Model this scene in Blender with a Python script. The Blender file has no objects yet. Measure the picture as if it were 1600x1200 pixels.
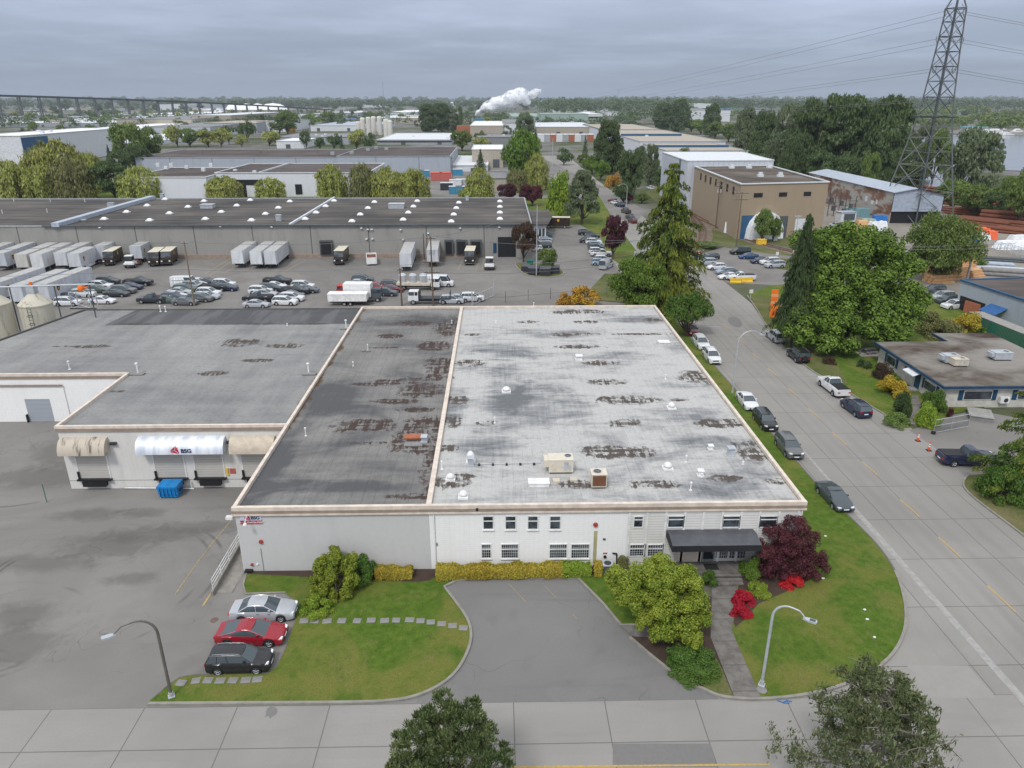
import bpy,bmesh,math,random
import numpy as np
from mathutils import Vector,Matrix
R = math.radians
SC = bpy.context.scene
# ---------------------------------------------------------------- camera, world, sun, exposure
CH = 36.0; PITCH = R(21.33); YAW = R(1.15); FPX = 1140.0
cd = bpy.data.cameras.new("camera"); cam = bpy.data.objects.new("camera",cd); SC.collection.objects.link(cam)
cam.location = (0,0,CH); cam.rotation_euler = (R(90) - PITCH,0,-YAW)
cd.sensor_width = 36; cd.lens = FPX / 1600 * 36; cd.clip_start = 0.5; cd.clip_end = 20000
SC.camera = cam
SC.view_settings.view_transform = 'Standard'; SC.view_settings.look = 'None'
SC.view_settings.exposure = 0.36; SC.view_settings.gamma = 1
SC.cycles.use_denoising = True
SC.cycles.max_bounces = 5; SC.cycles.diffuse_bounces = 2; SC.cycles.glossy_bounces = 2
SC.cycles.transmission_bounces = 3; SC.cycles.transparent_max_bounces = 8; SC.cycles.volume_bounces = 0
SC.cycles.volume_step_rate = 4; SC.cycles.volume_max_steps = 64
SC.cycles.sample_clamp_indirect = 4
SUN_EL,SUN_AZ = R(52),R(205)      # azimuth clockwise from +Y: behind the camera, a little to the left
sd = bpy.data.lights.new("sun",'SUN'); sun = bpy.data.objects.new("sun",sd); SC.collection.objects.link(sun)
sd.energy = 1.5; sd.angle = R(11); sd.color = (1,.975,.94)
_sv = Vector((math.sin(SUN_AZ) * math.cos(SUN_EL),math.cos(SUN_AZ) * math.cos(SUN_EL),math.sin(SUN_EL)))
sun.rotation_euler = _sv.to_track_quat('Z','Y').to_euler()
W = bpy.data.worlds.new("World"); SC.world = W; W.use_nodes = True
wt = W.node_tree; wt.nodes.clear()
def _wn(t,**k):
 n = wt.nodes.new(t)
 for a,b in k.items(): setattr(n,a,b)
 return n
sky = _wn('ShaderNodeTexSky',sky_type='NISHITA',sun_disc=False,sun_elevation=SUN_EL,sun_rotation=SUN_AZ)
skl = _wn('ShaderNodeVectorMath',operation='SCALE'); wt.links.new(sky.outputs[0],skl.inputs[0]); skl.inputs['Scale'].default_value = .08
tc = _wn('ShaderNodeTexCoord'); sp = _wn('ShaderNodeSeparateXYZ'); wt.links.new(tc.outputs['Generated'],sp.inputs[0])
def _wm(op,a,b=0.0,clamp=False):
 n = _wn('ShaderNodeMath',operation=op,use_clamp=clamp)
 for i,v in enumerate((a,b)):
  if isinstance(v,(int,float)): n.inputs[i].default_value = v
  else: wt.links.new(v,n.inputs[i])
 return n.outputs[0]
zc = _wm('MAXIMUM',sp.outputs[2],0.0); zz = _wm('ADD',zc,0.055)
cx = _wm('DIVIDE',sp.outputs[0],zz); cy = _wm('DIVIDE',sp.outputs[1],zz)
cb = _wn('ShaderNodeCombineXYZ'); wt.links.new(cx,cb.inputs[0]); wt.links.new(cy,cb.inputs[1])
n1 = _wn('ShaderNodeTexNoise'); wt.links.new(cb.outputs[0],n1.inputs['Vector']); n1.inputs['Scale'].default_value = .55; n1.inputs['Detail'].default_value = 7; n1.inputs['Roughness'].default_value = .55
n2 = _wn('ShaderNodeTexNoise'); wt.links.new(cb.outputs[0],n2.inputs['Vector']); n2.inputs['Scale'].default_value = .13; n2.inputs['Detail'].default_value = 3
gr = _wn('ShaderNodeValToRGB'); wt.links.new(sp.outputs[2],gr.inputs[0])
el = gr.color_ramp.elements; el[0].position = 0.0; el[0].color = (.245,.295,.38,1); el[1].position = 1; el[1].color = (.95,.97,1.0,1)
for p_,c_ in ((.02,(.25,.30,.385,1)),(.055,(.27,.32,.42,1)),(.11,(.365,.415,.535,1)),(.35,(.62,.66,.74,1))):
 e_ = el.new(p_); e_.color = c_
md = _wn('ShaderNodeMapRange',interpolation_type='SMOOTHSTEP'); wt.links.new(n1.outputs[0],md.inputs[0])
md.inputs[1].default_value = .38; md.inputs[2].default_value = .72; md.inputs[3].default_value = .94; md.inputs[4].default_value = 1.18
md2 = _wn('ShaderNodeMapRange'); wt.links.new(n2.outputs[0],md2.inputs[0]); md2.inputs[1].default_value = .3; md2.inputs[2].default_value = .7; md2.inputs[3].default_value = .9; md2.inputs[4].default_value = 1.1
mm = _wm('MULTIPLY',md.outputs[0],md2.outputs[0])
# cloud structure fades into the murk right at the horizon
fz = _wm('MULTIPLY',zc,18.0,True); mm = _wm('ADD',_wm('MULTIPLY',_wm('SUBTRACT',mm,1.0),fz),1.0)
sc_ = _wn('ShaderNodeVectorMath',operation='SCALE'); wt.links.new(gr.outputs[0],sc_.inputs[0]); wt.links.new(mm,sc_.inputs['Scale'])
mx = _wn('ShaderNodeMix',data_type='RGBA'); mx.inputs[0].default_value = .92
wt.links.new(skl.outputs[0],mx.inputs[6]); wt.links.new(sc_.outputs[0],mx.inputs[7])
bg = _wn('ShaderNodeBackground'); wt.links.new(mx.outputs[2],bg.inputs[0]); bg.inputs[1].default_value = 1.0
wo = _wn('ShaderNodeOutputWorld'); wt.links.new(bg.outputs[0],wo.inputs[0])
# ---------------------------------------------------------------- helpers
_cp,_sp,_cy,_sy = math.cos(PITCH),math.sin(PITCH),math.cos(YAW),math.sin(YAW)
def P(px,py,z=0.0):
 """ground (or height z) point that the photograph shows at this pixel"""
 x = (px - 800) / FPX; y = (600 - py) / FPX
 fy = _cp + y * _sp; fz = -_sp + y * _cp
 X,Y = x * _cy + fy * _sy,-x * _sy + fy * _cy
 t = (z - CH) / fz
 return (X * t,Y * t)
def HT(X,Y,py):
 """height above the ground at X, Y of something seen up to pixel row py"""
 y = X * _sy + Y * _cy; k = (600 - py) / FPX
 return CH + y * (k * _cp - _sp) / (_cp + k * _sp)
def MPP(X,Y,z=0):
 """metres per photo pixel there"""
 y = X * _sy + Y * _cy
 return (y * _cp + (CH - z) * _sp) / FPX
XB,YF = -20.9,50.4
def gz(X,Y):
 if X > XB + .01: return 0.0
 def s(a,b,v):
  t = min(1,max(0,(v - a) / (b - a))); return t * t * (3 - 2 * t)
 return -.95 * s(51,64,Y) * (1 - s(67,78,Y))
def link(o,parent=None):
 SC.collection.objects.link(o)
 if parent is not None: o.parent = parent
 return o
LAB = []
def tag(o,label=None,cat=None,group=None,kind=None):
 if label: o['label'] = label
 if cat: o['category'] = cat
 if group: o['group'] = group
 if kind: o['kind'] = kind
 return o
def auto(o,px,noun,zone,cat,group=None):
 """label decided at the end: neighbours with one look are told apart by their order"""
 tag(o,None,cat,group); LAB.append((o,px,noun,zone)); return o
ORD = ['leftmost','second','third','fourth','fifth','sixth','seventh','eighth','ninth','tenth','eleventh','twelfth','thirteenth','fourteenth','fifteenth','sixteenth','seventeenth','eighteenth','nineteenth','twentieth']
def finish_labels():
 g = {}
 for o,px,n,z in LAB: g.setdefault((n,z),[]).append((px,o))
 for (n,z),l in g.items():
  l.sort(key=lambda t: t[0])
  for i,(px,o) in enumerate(l):
   if len(l) == 1: o['label'] = '%s %s' % (n,z)
   elif len(l) == 2: o['label'] = '%s of two: %s %s' % (('left','right')[i],n,z)
   elif i == 0: o['label'] = 'leftmost %s %s' % (n,z)
   elif i == len(l) - 1: o['label'] = 'rightmost %s %s' % (n,z)
   else: o['label'] = '%s %s from the left %s' % (ORD[i] if i < 20 else str(i + 1) + 'th',n,z)
def empty(name,loc=(0,0,0),rz=0,parent=None,label=None,cat=None,group=None):
 o = bpy.data.objects.new(name,None); link(o,parent); o.location = loc; o.rotation_euler = (0,0,rz)
 o.empty_display_size = .1
 return tag(o,label,cat,group)
def copy_tree(o,parent=None):
 c = o.copy(); link(c,parent)
 for k in ('label','category','group'):
  if parent is None and k in c: del c[k]
 for ch in o.children: copy_tree(ch,c)
 return c
def paint(o,col):
 o.color = (*col,1)
 for c in o.children: paint(c,col)
class MB:
 def __init__(s): s.v = []; s.f = []; s.m = []
 def face(s,pts,mi=0):
  b = len(s.v); s.v += [tuple(p) for p in pts]; s.f.append(tuple(range(b,b + len(pts)))); s.m.append(mi); return s
 def box(s,x0,y0,z0,x1,y1,z1,mi=0,M=None,skip=''):
  c = [(x0,y0,z0),(x1,y0,z0),(x1,y1,z0),(x0,y1,z0),(x0,y0,z1),(x1,y0,z1),(x1,y1,z1),(x0,y1,z1)]
  if M is not None: c = [tuple(M @ Vector(p)) for p in c]
  b = len(s.v); s.v += c
  for k,q in zip('bt-s+wn',((0,3,2,1),(4,5,6,7))):
   if k not in skip: s.f.append(tuple(b + i for i in q)); s.m.append(mi)
  for k,q in zip('senw',((0,1,5,4),(1,2,6,5),(2,3,7,6),(3,0,4,7))):
   if k not in skip: s.f.append(tuple(b + i for i in q)); s.m.append(mi)
  return s
 def cyl(s,p0,p1,r0,r1=None,n=10,mi=0,caps=True):
  if r1 is None: r1 = r0
  p0 = Vector(p0); p1 = Vector(p1); d = (p1 - p0)
  if d.length < 1e-9: return s
  q = d.to_track_quat('Z','Y'); b = len(s.v)
  for p,r in ((p0,r0),(p1,r1)):
   for i in range(n):
    a = 2 * math.pi * i / n
    s.v.append(tuple(p + q @ Vector((r * math.cos(a),r * math.sin(a),0))))
  for i in range(n):
   j = (i + 1) % n; s.f.append((b + i,b + j,b + n + j,b + n + i)); s.m.append(mi)
  if caps:
   s.f.append(tuple(b + n - 1 - i for i in range(n))); s.m.append(mi)
   s.f.append(tuple(b + n + i for i in range(n))); s.m.append(mi)
  return s
 def tube(s,pts,r,n=6,mi=0,r2=None):
  k = len(pts) - 1
  for i in range(k):
   ra = r if r2 is None else r + (r2 - r) * i / k; rb = r if r2 is None else r + (r2 - r) * (i + 1) / k
   s.cyl(pts[i],pts[i + 1],ra,rb,n,mi,i in (0,k - 1))
  return s
 def bar(s,p0,p1,w,h=None,mi=0):
  return s.cyl(p0,p1,w * .7,(h or w) * .7,4,mi)
 def lathe(s,prof,n=16,c=(0,0,0),mi=0,axis='z'):
  b = len(s.v); k = len(prof)
  for r,z in prof:
   for i in range(n):
    a = 2 * math.pi * i / n; x,y = r * math.cos(a),r * math.sin(a)
    p = (x,y,z) if axis == 'z' else ((x,z,y) if axis == 'y' else (z,x,y))
    s.v.append((p[0] + c[0],p[1] + c[1],p[2] + c[2]))
  for j in range(k - 1):
   for i in range(n):
    i2 = (i + 1) % n; s.f.append((b + j * n + i,b + j * n + i2,b + (j + 1) * n + i2,b + (j + 1) * n + i)); s.m.append(mi)
  return s
 def prism(s,poly,z0,z1,mi=0,mside=None,bottom=False,zf=None):
  n = len(poly); b = len(s.v); zf = zf or (lambda x,y: 0)
  s.v += [(x,y,z0 + zf(x,y)) for x,y in poly] + [(x,y,z1 + zf(x,y)) for x,y in poly]
  for i in range(n):
   j = (i + 1) % n; s.f.append((b + i,b + j,b + n + j,b + n + i)); s.m.append(mi if mside is None else mside)
  s.f.append(tuple(b + n + i for i in range(n))); s.m.append(mi)
  if bottom: s.f.append(tuple(b + n - 1 - i for i in range(n))); s.m.append(mi)
  return s
 def build(s,name,mats,parent=None,smooth=False,loc=None):
  me = bpy.data.meshes.new(name); me.from_pydata(s.v,[],s.f)
  if not isinstance(mats,(list,tuple)): mats = [mats]
  for m in mats: me.materials.append(m)
  if any(s.m): me.polygons.foreach_set('material_index',s.m)
  bm = bmesh.new(); bm.from_mesh(me)
  if smooth: bmesh.ops.remove_doubles(bm,verts=bm.verts,dist=.0005)
  bmesh.ops.recalc_face_normals(bm,faces=bm.faces); bm.to_mesh(me); bm.free()
  if smooth:
   me.polygons.foreach_set('use_smooth',[True] * len(me.polygons))
   me.set_sharp_from_angle(angle=R(38))
  me.update()
  o = bpy.data.objects.new(name,me); link(o,parent)
  if loc: o.location = loc
  return o
def sheet(name,poly,z,mat_,kind='structure',zf=None,label=None,grid=None):
 """a flat sheet lying on the ground"""
 b = bmesh.new()
 vs = [b.verts.new((x,y,z + (zf(x,y) if zf else 0))) for x,y in poly]
 b.faces.new(vs); bmesh.ops.recalc_face_normals(b,faces=b.faces)
 if b.faces[:] and b.faces[:][0].normal.z < 0: bmesh.ops.reverse_faces(b,faces=b.faces)
 bmesh.ops.triangulate(b,faces=b.faces)
 me = bpy.data.meshes.new(name); b.to_mesh(me); b.free(); me.materials.append(mat_)
 o = bpy.data.objects.new(name,me); link(o)
 return tag(o,label,None,None,kind)
def smoothpoly(pts,n=4,closed=True):
 """Catmull-Rom through the points"""
 out = []; k = len(pts)
 for i in range(k if closed else k - 1):
  g = lambda j: pts[j % k] if closed else pts[max(0,min(k - 1,j))]
  p0,p1,p2,p3 = g(i - 1),g(i),g(i + 1),g(i + 2)
  for t in range(n):
   u = t / n
   out.append(tuple(.5 * ((2 * p1[a]) + (-p0[a] + p2[a]) * u + (2 * p0[a] - 5 * p1[a] + 4 * p2[a] - p3[a]) * u * u + (-p0[a] + 3 * p1[a] - 3 * p2[a] + p3[a]) * u ** 3) for a in (0,1)))
 if not closed: out.append(pts[-1])
 return out
def kerb(pts,w=.18,h=.13,name='kerb',closed=False,m=None,zf=None):
 """raised kerb following a line on the ground"""
 mb = MB(); k = len(pts); L = []; Rr = []
 for i in range(k):
  a = Vector(pts[(i - 1) % k] if closed or i else pts[i]); c = Vector(pts[(i + 1) % k] if closed or i < k - 1 else pts[i])
  d = (c - a); d = d.normalized() if d.length > 1e-6 else Vector((1,0)); nrm = Vector((-d.y,d.x)) * w / 2
  L.append(Vector(pts[i]) + nrm); Rr.append(Vector(pts[i]) - nrm)
 z = zf or (lambda x,y: 0)
 for i in range(k if closed else k - 1):
  j = (i + 1) % k
  a,b_,c,d = L[i],L[j],Rr[j],Rr[i]
  za,zb = z(*pts[i]),z(*pts[j])
  mb.face([(a.x,a.y,za + h),(b_.x,b_.y,zb + h),(c.x,c.y,zb + h),(d.x,d.y,za + h)])
  mb.face([(a.x,a.y,za - .05),(b_.x,b_.y,zb - .05),(b_.x,b_.y,zb + h),(a.x,a.y,za + h)])
  mb.face([(d.x,d.y,za - .05),(c.x,c.y,zb - .05),(c.x,c.y,zb + h),(d.x,d.y,za + h)])
 if not closed:
  for i in (0,k - 1):
   z0 = z(*pts[i]); mb.face([(L[i].x,L[i].y,z0 - .05),(Rr[i].x,Rr[i].y,z0 - .05),(Rr[i].x,Rr[i].y,z0 + h),(L[i].x,L[i].y,z0 + h)])
 o = mb.build(name,m or M_['kerb']); return tag(o,kind='structure')
# ---------------------------------------------------------------- materials
M_ = {}
class NM:
 def __init__(s,name,rough=.8,metal=0.0,spec=.3):
  m = bpy.data.materials.new(name); m.use_nodes = True; s.m = m; s.t = m.node_tree; M_[name] = m
  s.b = s.t.nodes['Principled BSDF']; s.b.inputs['Roughness'].default_value = rough
  s.b.inputs['Metallic'].default_value = metal; s.b.inputs['Specular IOR Level'].default_value = spec
 def n(s,t,**k):
  n = s.t.nodes.new(t)
  for a,b in k.items(): setattr(n,a,b)
  return n
 def put(s,sock,v):
  if isinstance(v,(int,float)): sock.default_value = v
  elif isinstance(v,(tuple,list)): sock.default_value = tuple(v) + ((1,) if len(v) == 3 and sock.type == 'RGBA' else ())
  else: s.t.links.new(v,sock)
 def pos(s,obj=False):
  return s.n('ShaderNodeTexCoord').outputs['Object'] if obj else s.n('ShaderNodeNewGeometry').outputs['Position']
 def mp(s,v,scale=(1,1,1),loc=(0,0,0),rot=(0,0,0)):
  n = s.n('ShaderNodeMapping'); s.put(n.inputs[0],v); n.inputs[1].default_value = loc; n.inputs[2].default_value = rot; n.inputs[3].default_value = scale; return n.outputs[0]
 def noise(s,v,sc,det=4,ro=.55,dist=0):
  n = s.n('ShaderNodeTexNoise'); s.put(n.inputs['Vector'],v); n.inputs['Scale'].default_value = sc; n.inputs['Detail'].default_value = det
  n.inputs['Roughness'].default_value = ro; n.inputs['Distortion'].default_value = dist; return n.outputs[0]
 def math(s,op,a,b=0.0,clamp=False):
  n = s.n('ShaderNodeMath',operation=op,use_clamp=clamp); s.put(n.inputs[0],a); s.put(n.inputs[1],b); return n.outputs[0]
 def rng(s,v,a,b,c=0.0,d=1.0,smooth=True):
  n = s.n('ShaderNodeMapRange',interpolation_type='SMOOTHSTEP' if smooth else 'LINEAR'); s.put(n.inputs[0],v)
  for i,x in enumerate((a,b,c,d)): n.inputs[i + 1].default_value = x
  return n.outputs[0]
 def mix(s,f,a,b,mode='MIX'):
  n = s.n('ShaderNodeMix',data_type='RGBA',blend_type=mode); s.put(n.inputs[0],f); s.put(n.inputs[6],a); s.put(n.inputs[7],b); return n.outputs[2]
 def ramp(s,f,*st):
  n = s.n('ShaderNodeValToRGB'); s.put(n.inputs[0],f); e = n.color_ramp.elements
  e[0].position,e[0].color = st[0][0],(*st[0][1],1); e[1].position,e[1].color = st[-1][0],(*st[-1][1],1)
  for p,c in st[1:-1]: q = e.new(p); q.color = (*c,1)
  return n.outputs[0]
 def sep(s,v):
  n = s.n('ShaderNodeSeparateXYZ'); s.put(n.inputs[0],v); return n.outputs
 def col(s,c): s.put(s.b.inputs['Base Color'],c); return s
 def bump(s,h,st=.3,d=.02):
  n = s.n('ShaderNodeBump'); n.inputs['Strength'].default_value = st; n.inputs['Distance'].default_value = d; s.put(n.inputs['Height'],h); s.put(s.b.inputs['Normal'],n.outputs[0]); return s
 def lines(s,c,centre,w):
  """1 on a line of half width w around coordinate value centre"""
  return s.math('LESS_THAN',s.math('ABSOLUTE',s.math('SUBTRACT',c,centre)),w)
 def every(s,c,step,off,w):
  f = s.math('PINGPONG',s.math('SUBTRACT',c,off),step / 2)
  return s.math('LESS_THAN',f,w)
 def spot(s,xy,cx,cy,rx,ry,wob,amp=.5,edge=.12):
  """soft-edged ragged blotch centred there"""
  x,y = xy
  dx = s.math('DIVIDE',s.math('SUBTRACT',x,cx),rx); dy = s.math('DIVIDE',s.math('SUBTRACT',y,cy),ry)
  d = s.math('SQRT',s.math('ADD',s.math('MULTIPLY',dx,dx),s.math('MULTIPLY',dy,dy)))
  d = s.math('ADD',d,s.math('MULTIPLY',s.math('SUBTRACT',wob,.5),amp * 2))
  return s.rng(d,1 - edge,1 + edge,1,0)
def plain(name,c,rough=.7,metal=0,var=.12,sc=1.5,spec=.3,obj=True):
 k = NM(name,rough,metal,spec); p = k.pos(obj); f = k.noise(p,sc,4)
 a = tuple(x * (1 - var) for x in c); b = tuple(min(1,x * (1 + var)) for x in c)
 k.col(k.mix(k.rng(f,.3,.7),a,b)); return k.m
for nm_,c_,r_,m_ in (
 ('white_paint',(.72,.72,.71),.6,0),('cream_trim',(.64,.555,.475),.6,0),('trim_dark',(.30,.235,.19),.6,0),('black',(.018,.018,.02),.5,0),('rubber',(.022,.022,.023),.85,0),
 ('steel',(.42,.44,.46),.42,.6),('galv',(.47,.50,.53),.5,.3),('galv_dark',(.10,.115,.12),.55,.3),('dark_steel',(.05,.055,.06),.5,.3),('beige_metal',(.55,.49,.40),.55,0),
 ('rust',(.16,.06,.035),.85,0),('blue_paint',(.012,.20,.50),.45,0),('red_paint',(.42,.02,.03),.5,0),('orange',(.80,.17,.02),.6,0),('yellow',(.75,.48,.04),.6,0),
 ('orange_tarp',(.72,.13,.05),.6,0),('blue_tarp',(.02,.14,.42),.5,0),('white_tarp',(.75,.77,.80),.5,0),('cyan_wrap',(.22,.60,.78),.4,0),('wood',(.42,.25,.12),.8,0),('lumber',(.60,.36,.18),.8,0),
 ('pole_wood',(.13,.095,.07),.9,0),('bark',(.085,.065,.05),.9,0),('kerb',(.25,.235,.21),.9,0),('kerb_dark',(.13,.125,.12),.9,0),('kerb_yellow',(.34,.29,.17),.9,0),('canvas_grey',(.085,.088,.10),.75,0),
 ('canvas_black',(.022,.023,.028),.7,0),('trim_blue',(.012,.055,.115),.5,0),('office_wall',(.50,.48,.44),.8,0),('concrete',(.28,.27,.255),.9,0),('stone',(.22,.215,.21),.9,0),('green_box',(.02,.14,.10),.6,0),('lamp_red',(.45,.01,.01),.3,0),('lamp_clear',(.75,.77,.8),.15,0),
 ('plate',(.72,.74,.78),.5,0),('gold',(.62,.33,.04),.5,0),('brown_body',(.035,.024,.017),.35,0),('cream_roof',(.62,.58,.47),.6,0),('glass_fibre',(.62,.60,.55),.6,0),('bin_dark',(.035,.036,.042),.6,0),('silver_roof',(.42,.47,.54),.45,.2),('pale_blue_wall',(.34,.39,.46),.7,0),
 ('white_roof',(.78,.79,.80),.6,0),('grey_roof_far',(.22,.225,.23),.8,0),('trailer_roof',(.40,.40,.39),.7,0),('pier',(.16,.165,.17),.8,0),('tan_far',(.38,.34,.28),.8,0),('white_far',(.62,.64,.66),.7,0),('grey_far',(.33,.35,.37),.8,0),('brown_roof_far',(.10,.085,.078),.9,0),('blue_far',(.035,.10,.20),.6,0),('green_far',(.27,.36,.31),.7,0),('mat_soil',(.06,.04,.03),.95,0),('flower_red',(.62,.01,.03),.7,0)):
 plain(nm_,c_,r_,m_)
k = NM('glass',.08,0,.6); k.col((.02,.026,.032))
k = NM('win_glass',.1,0,.6); k.col(k.mix(k.rng(k.noise(k.pos(),.9,3),.4,.6),(.02,.025,.032),(.07,.085,.10)))
k = NM('car_glass',.06,0,.8); k.col((.055,.075,.085))
k = NM('car_paint',.28,.15,.5); oi = k.n('ShaderNodeObjectInfo'); k.col(k.mix(k.rng(k.noise(k.pos(True),2.2,3),.3,.8,0,.05),oi.outputs['Color'],(.16,.15,.14))); k.b.inputs['Coat Weight'].default_value = .5; k.b.inputs['Coat Roughness'].default_value = .08
k = NM('box_paint',.5,0,.3); oi = k.n('ShaderNodeObjectInfo'); p = k.pos(True); k.col(k.mix(k.rng(k.noise(k.mp(p,(1,1,.25)),1.3,5),.35,.8,0,.4),oi.outputs['Color'],(.22,.2,.17)))
# asphalt of the yards
def asphalt(name,c,tint=(.02,.02,.02),warm=(.2,.18,.15),cracks=True,amt=1.0):
 k = NM(name,.9,0,.25); p = k.pos()
 a = k.noise(p,.045,5,.6,1.5); b = k.noise(p,.35,5,.6,.6); d = k.noise(p,9,3)
 cc = k.mix(k.rng(a,.3,.7),tuple(x * (1 - .2 * amt) for x in c),tuple(x * (1 + .15 * amt) for x in c))
 cc = k.mix(k.rng(b,.52,.75,0,.4 * amt),cc,tuple(x * .62 for x in c))
 cc = k.mix(k.rng(b,.25,.42,.22 * amt,0),cc,tuple(x * 1.3 for x in c))
 cc = k.mix(k.rng(d,.3,.7,0,.22),cc,tuple(x * .7 for x in c))
 st = k.noise(k.mp(p,(.05,.6,1),rot=(0,0,.35)),1.1,4,.6,.8)
 cc = k.mix(k.rng(st,.56,.72,0,.35 * amt),cc,tuple(x * .6 for x in c))
 if cracks:
  v = k.n('ShaderNodeTexVoronoi',feature='DISTANCE_TO_EDGE'); wv = k.n('ShaderNodeVectorMath',operation='ADD'); k.put(wv.inputs[0],k.mp(p,(.16,.16,.16)))
  nz = k.n('ShaderNodeTexNoise'); k.put(nz.inputs['Vector'],p); nz.inputs['Scale'].default_value = .3; k.put(wv.inputs[1],nz.outputs['Color']); k.put(v.inputs['Vector'],wv.outputs[0]); v.inputs['Scale'].default_value = 1
  cc = k.mix(k.math('MULTIPLY',k.math('MULTIPLY',k.math('LESS_THAN',v.outputs['Distance'],.004),k.rng(k.noise(p,.12,3),.5,.6)),.4),cc,tint)
 k.col(cc); k.bump(d,.15,.01); return k
k = asphalt('lot_asphalt',(.215,.205,.192),amt=.75); p = k.pos(); q = k.sep(p); wob = k.noise(p,.5,5,.7,.6); base = k.b.inputs['Base Color'].links[0].from_socket; cc = base
for px_,py_,rx_,ry_ in ((140,792,3.5,1.2),(215,790,2.2,1),(170,850,4,2),(110,700,4,3),(60,735,5,2),(240,830,5,1.4),(20,1010,3,2),(40,960,2.5,1.5),(205,905,2,.8),(310,815,4,1.2),(60,880,5,1.2)):
 X_,Y_ = P(px_,py_); cc = k.mix(k.math('MULTIPLY',k.spot((q[0],q[1]),X_,Y_,rx_,ry_,wob,1.2,.5),.45),cc,(.085,.08,.075))
for px_,py_,rd_ in ((10,985,4.6),(14,985,5.1),(150,905,8.5),(155,905,9.3),(60,720,8)):
 X_,Y_ = P(px_,py_); dx = k.math('SUBTRACT',q[0],X_); dy = k.math('SUBTRACT',q[1],Y_); dd = k.math('SQRT',k.math('ADD',k.math('MULTIPLY',dx,dx),k.math('MULTIPLY',dy,dy)))
 ring = k.math('MULTIPLY',k.rng(k.math('ABSOLUTE',k.math('SUBTRACT',dd,rd_)),.08,.2,1,0),k.rng(k.noise(p,.13,3),.48,.6)); cc = k.mix(k.math('MULTIPLY',ring,.5),cc,(.06,.057,.055))
k.col(cc)
k = asphalt('drive_asphalt',(.185,.181,.176),amt=.7)
k = asphalt('far_asphalt',(.20,.19,.178))
def concrete_road(name,c,xs,step,off,swap=False,more=()):
 k = NM(name,.9,0,.25); p = k.pos(); xyz = k.sep(p); X,Y = (xyz[1],xyz[0]) if swap else (xyz[0],xyz[1])
 a = k.noise(p,.06,4,.6,1); b = k.noise(k.mp(p,(.5,.08,1) if not swap else (.08,.5,1)),1.2,5,.6,.4); d = k.noise(p,7,4)
 cc = k.mix(k.rng(a,.3,.7),tuple(x * .9 for x in c),tuple(x * 1.08 for x in c))
 cc = k.mix(k.rng(b,.48,.75,0,.4),cc,tuple(x * .74 for x in c))
 cc = k.mix(k.rng(d,.35,.7,0,.2),cc,tuple(x * .78 for x in c))
 # slab to slab tone
 br = k.n('ShaderNodeTexWhiteNoise',noise_dimensions='2D'); cv = k.n('ShaderNodeCombineXYZ')
 k.put(cv.inputs[0],k.math('FLOOR',k.math('DIVIDE',X,3.2))); k.put(cv.inputs[1],k.math('FLOOR',k.math('DIVIDE',k.math('SUBTRACT',Y,off),step))); k.put(br.inputs[0],cv.outputs[0])
 cc = k.mix(k.rng(br.outputs[0],0,1,0,.16,False),cc,tuple(x * .72 for x in c))
 j = k.every(Y,step,off,.035)
 for x0 in xs: j = k.math('MAXIMUM',j,k.lines(X,x0,.035))
 cc = k.mix(k.math('MULTIPLY',j,.6),cc,(.06,.057,.052))
 # oil-dark wheel lines
 for x0 in more: cc = k.mix(k.math('MULTIPLY',k.rng(k.math('ABSOLUTE',k.math('SUBTRACT',X,x0)),0,.7,.3,0),b),cc,tuple(x * .55 for x in c))
 k.col(cc); k.bump(d,.12,.01); return k
concrete_road('road_concrete',(.27,.257,.238),(35.5,38.72,41.7,32.1,44.9),6.15,32.6,more=(36.6,37.9,40,43))
concrete_road('street_concrete',(.28,.268,.25),(32.85,36.13,29.4),5.85,.82,True)
k = NM('grass',.95,0,.15); p = k.pos(); a = k.noise(p,.16,4,.6,.5); b = k.noise(p,1.6,5,.65); d = k.noise(p,14,3,.7); e = k.noise(k.mp(p,(1,.3,1)),5,4,.7)
cc = k.ramp(b,(.25,(.045,.090,.010)),(.5,(.082,.138,.016)),(.75,(.13,.18,.030)))
cc = k.mix(k.rng(a,.44,.62,0,.85),cc,(.17,.165,.04)); cc = k.mix(k.math('MULTIPLY',k.rng(e,.50,.72,0,.9),k.rng(k.noise(p,.33,4,.6),.46,.6)),cc,(.20,.155,.07)); cc = k.mix(k.rng(d,.35,.75,0,.55),cc,(.03,.06,.010)); cc = k.mix(k.rng(k.noise(p,.75,4,.6),.55,.7,0,.5),cc,(.045,.10,.012))
k.col(cc); k.bump(d,.6,.05)
k = NM('rough_grass',.95,0,.15); p = k.pos(); a = k.noise(p,.12,5,.65,.6); d = k.noise(p,5,4,.7)
cc = k.ramp(a,(.28,(.05,.085,.018)),(.5,(.12,.13,.045)),(.72,(.20,.17,.09))); k.col(k.mix(k.rng(d,.35,.7,0,.5),cc,(.05,.06,.02))); k.bump(d,.6,.06)
k = NM('gravel',.95,0,.2); p = k.pos(); a = k.noise(p,.1,5,.65,.6); d = k.noise(p,4,4,.7)
cc = k.ramp(a,(.3,(.20,.185,.16)),(.6,(.29,.265,.235)),(.8,(.17,.15,.12))); k.col(k.mix(k.rng(d,.35,.7,0,.4),cc,(.13,.11,.09)))
k = NM('land',.95,0,.1); p = k.pos(); a = k.noise(p,.011,6,.65,.4); b = k.noise(p,.05,5,.6)
cc = k.ramp(a,(.36,(.045,.065,.025)),(.47,(.09,.10,.05)),(.53,(.17,.165,.155)),(.7,(.21,.205,.195))); k.col(k.mix(k.rng(b,.45,.65,0,.5),cc,(.06,.075,.04)))
k = NM('water',.12,0,.5); k.col((.22,.23,.24)); k.bump(k.noise(k.pos(),.08,3),.04,.1)
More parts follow.
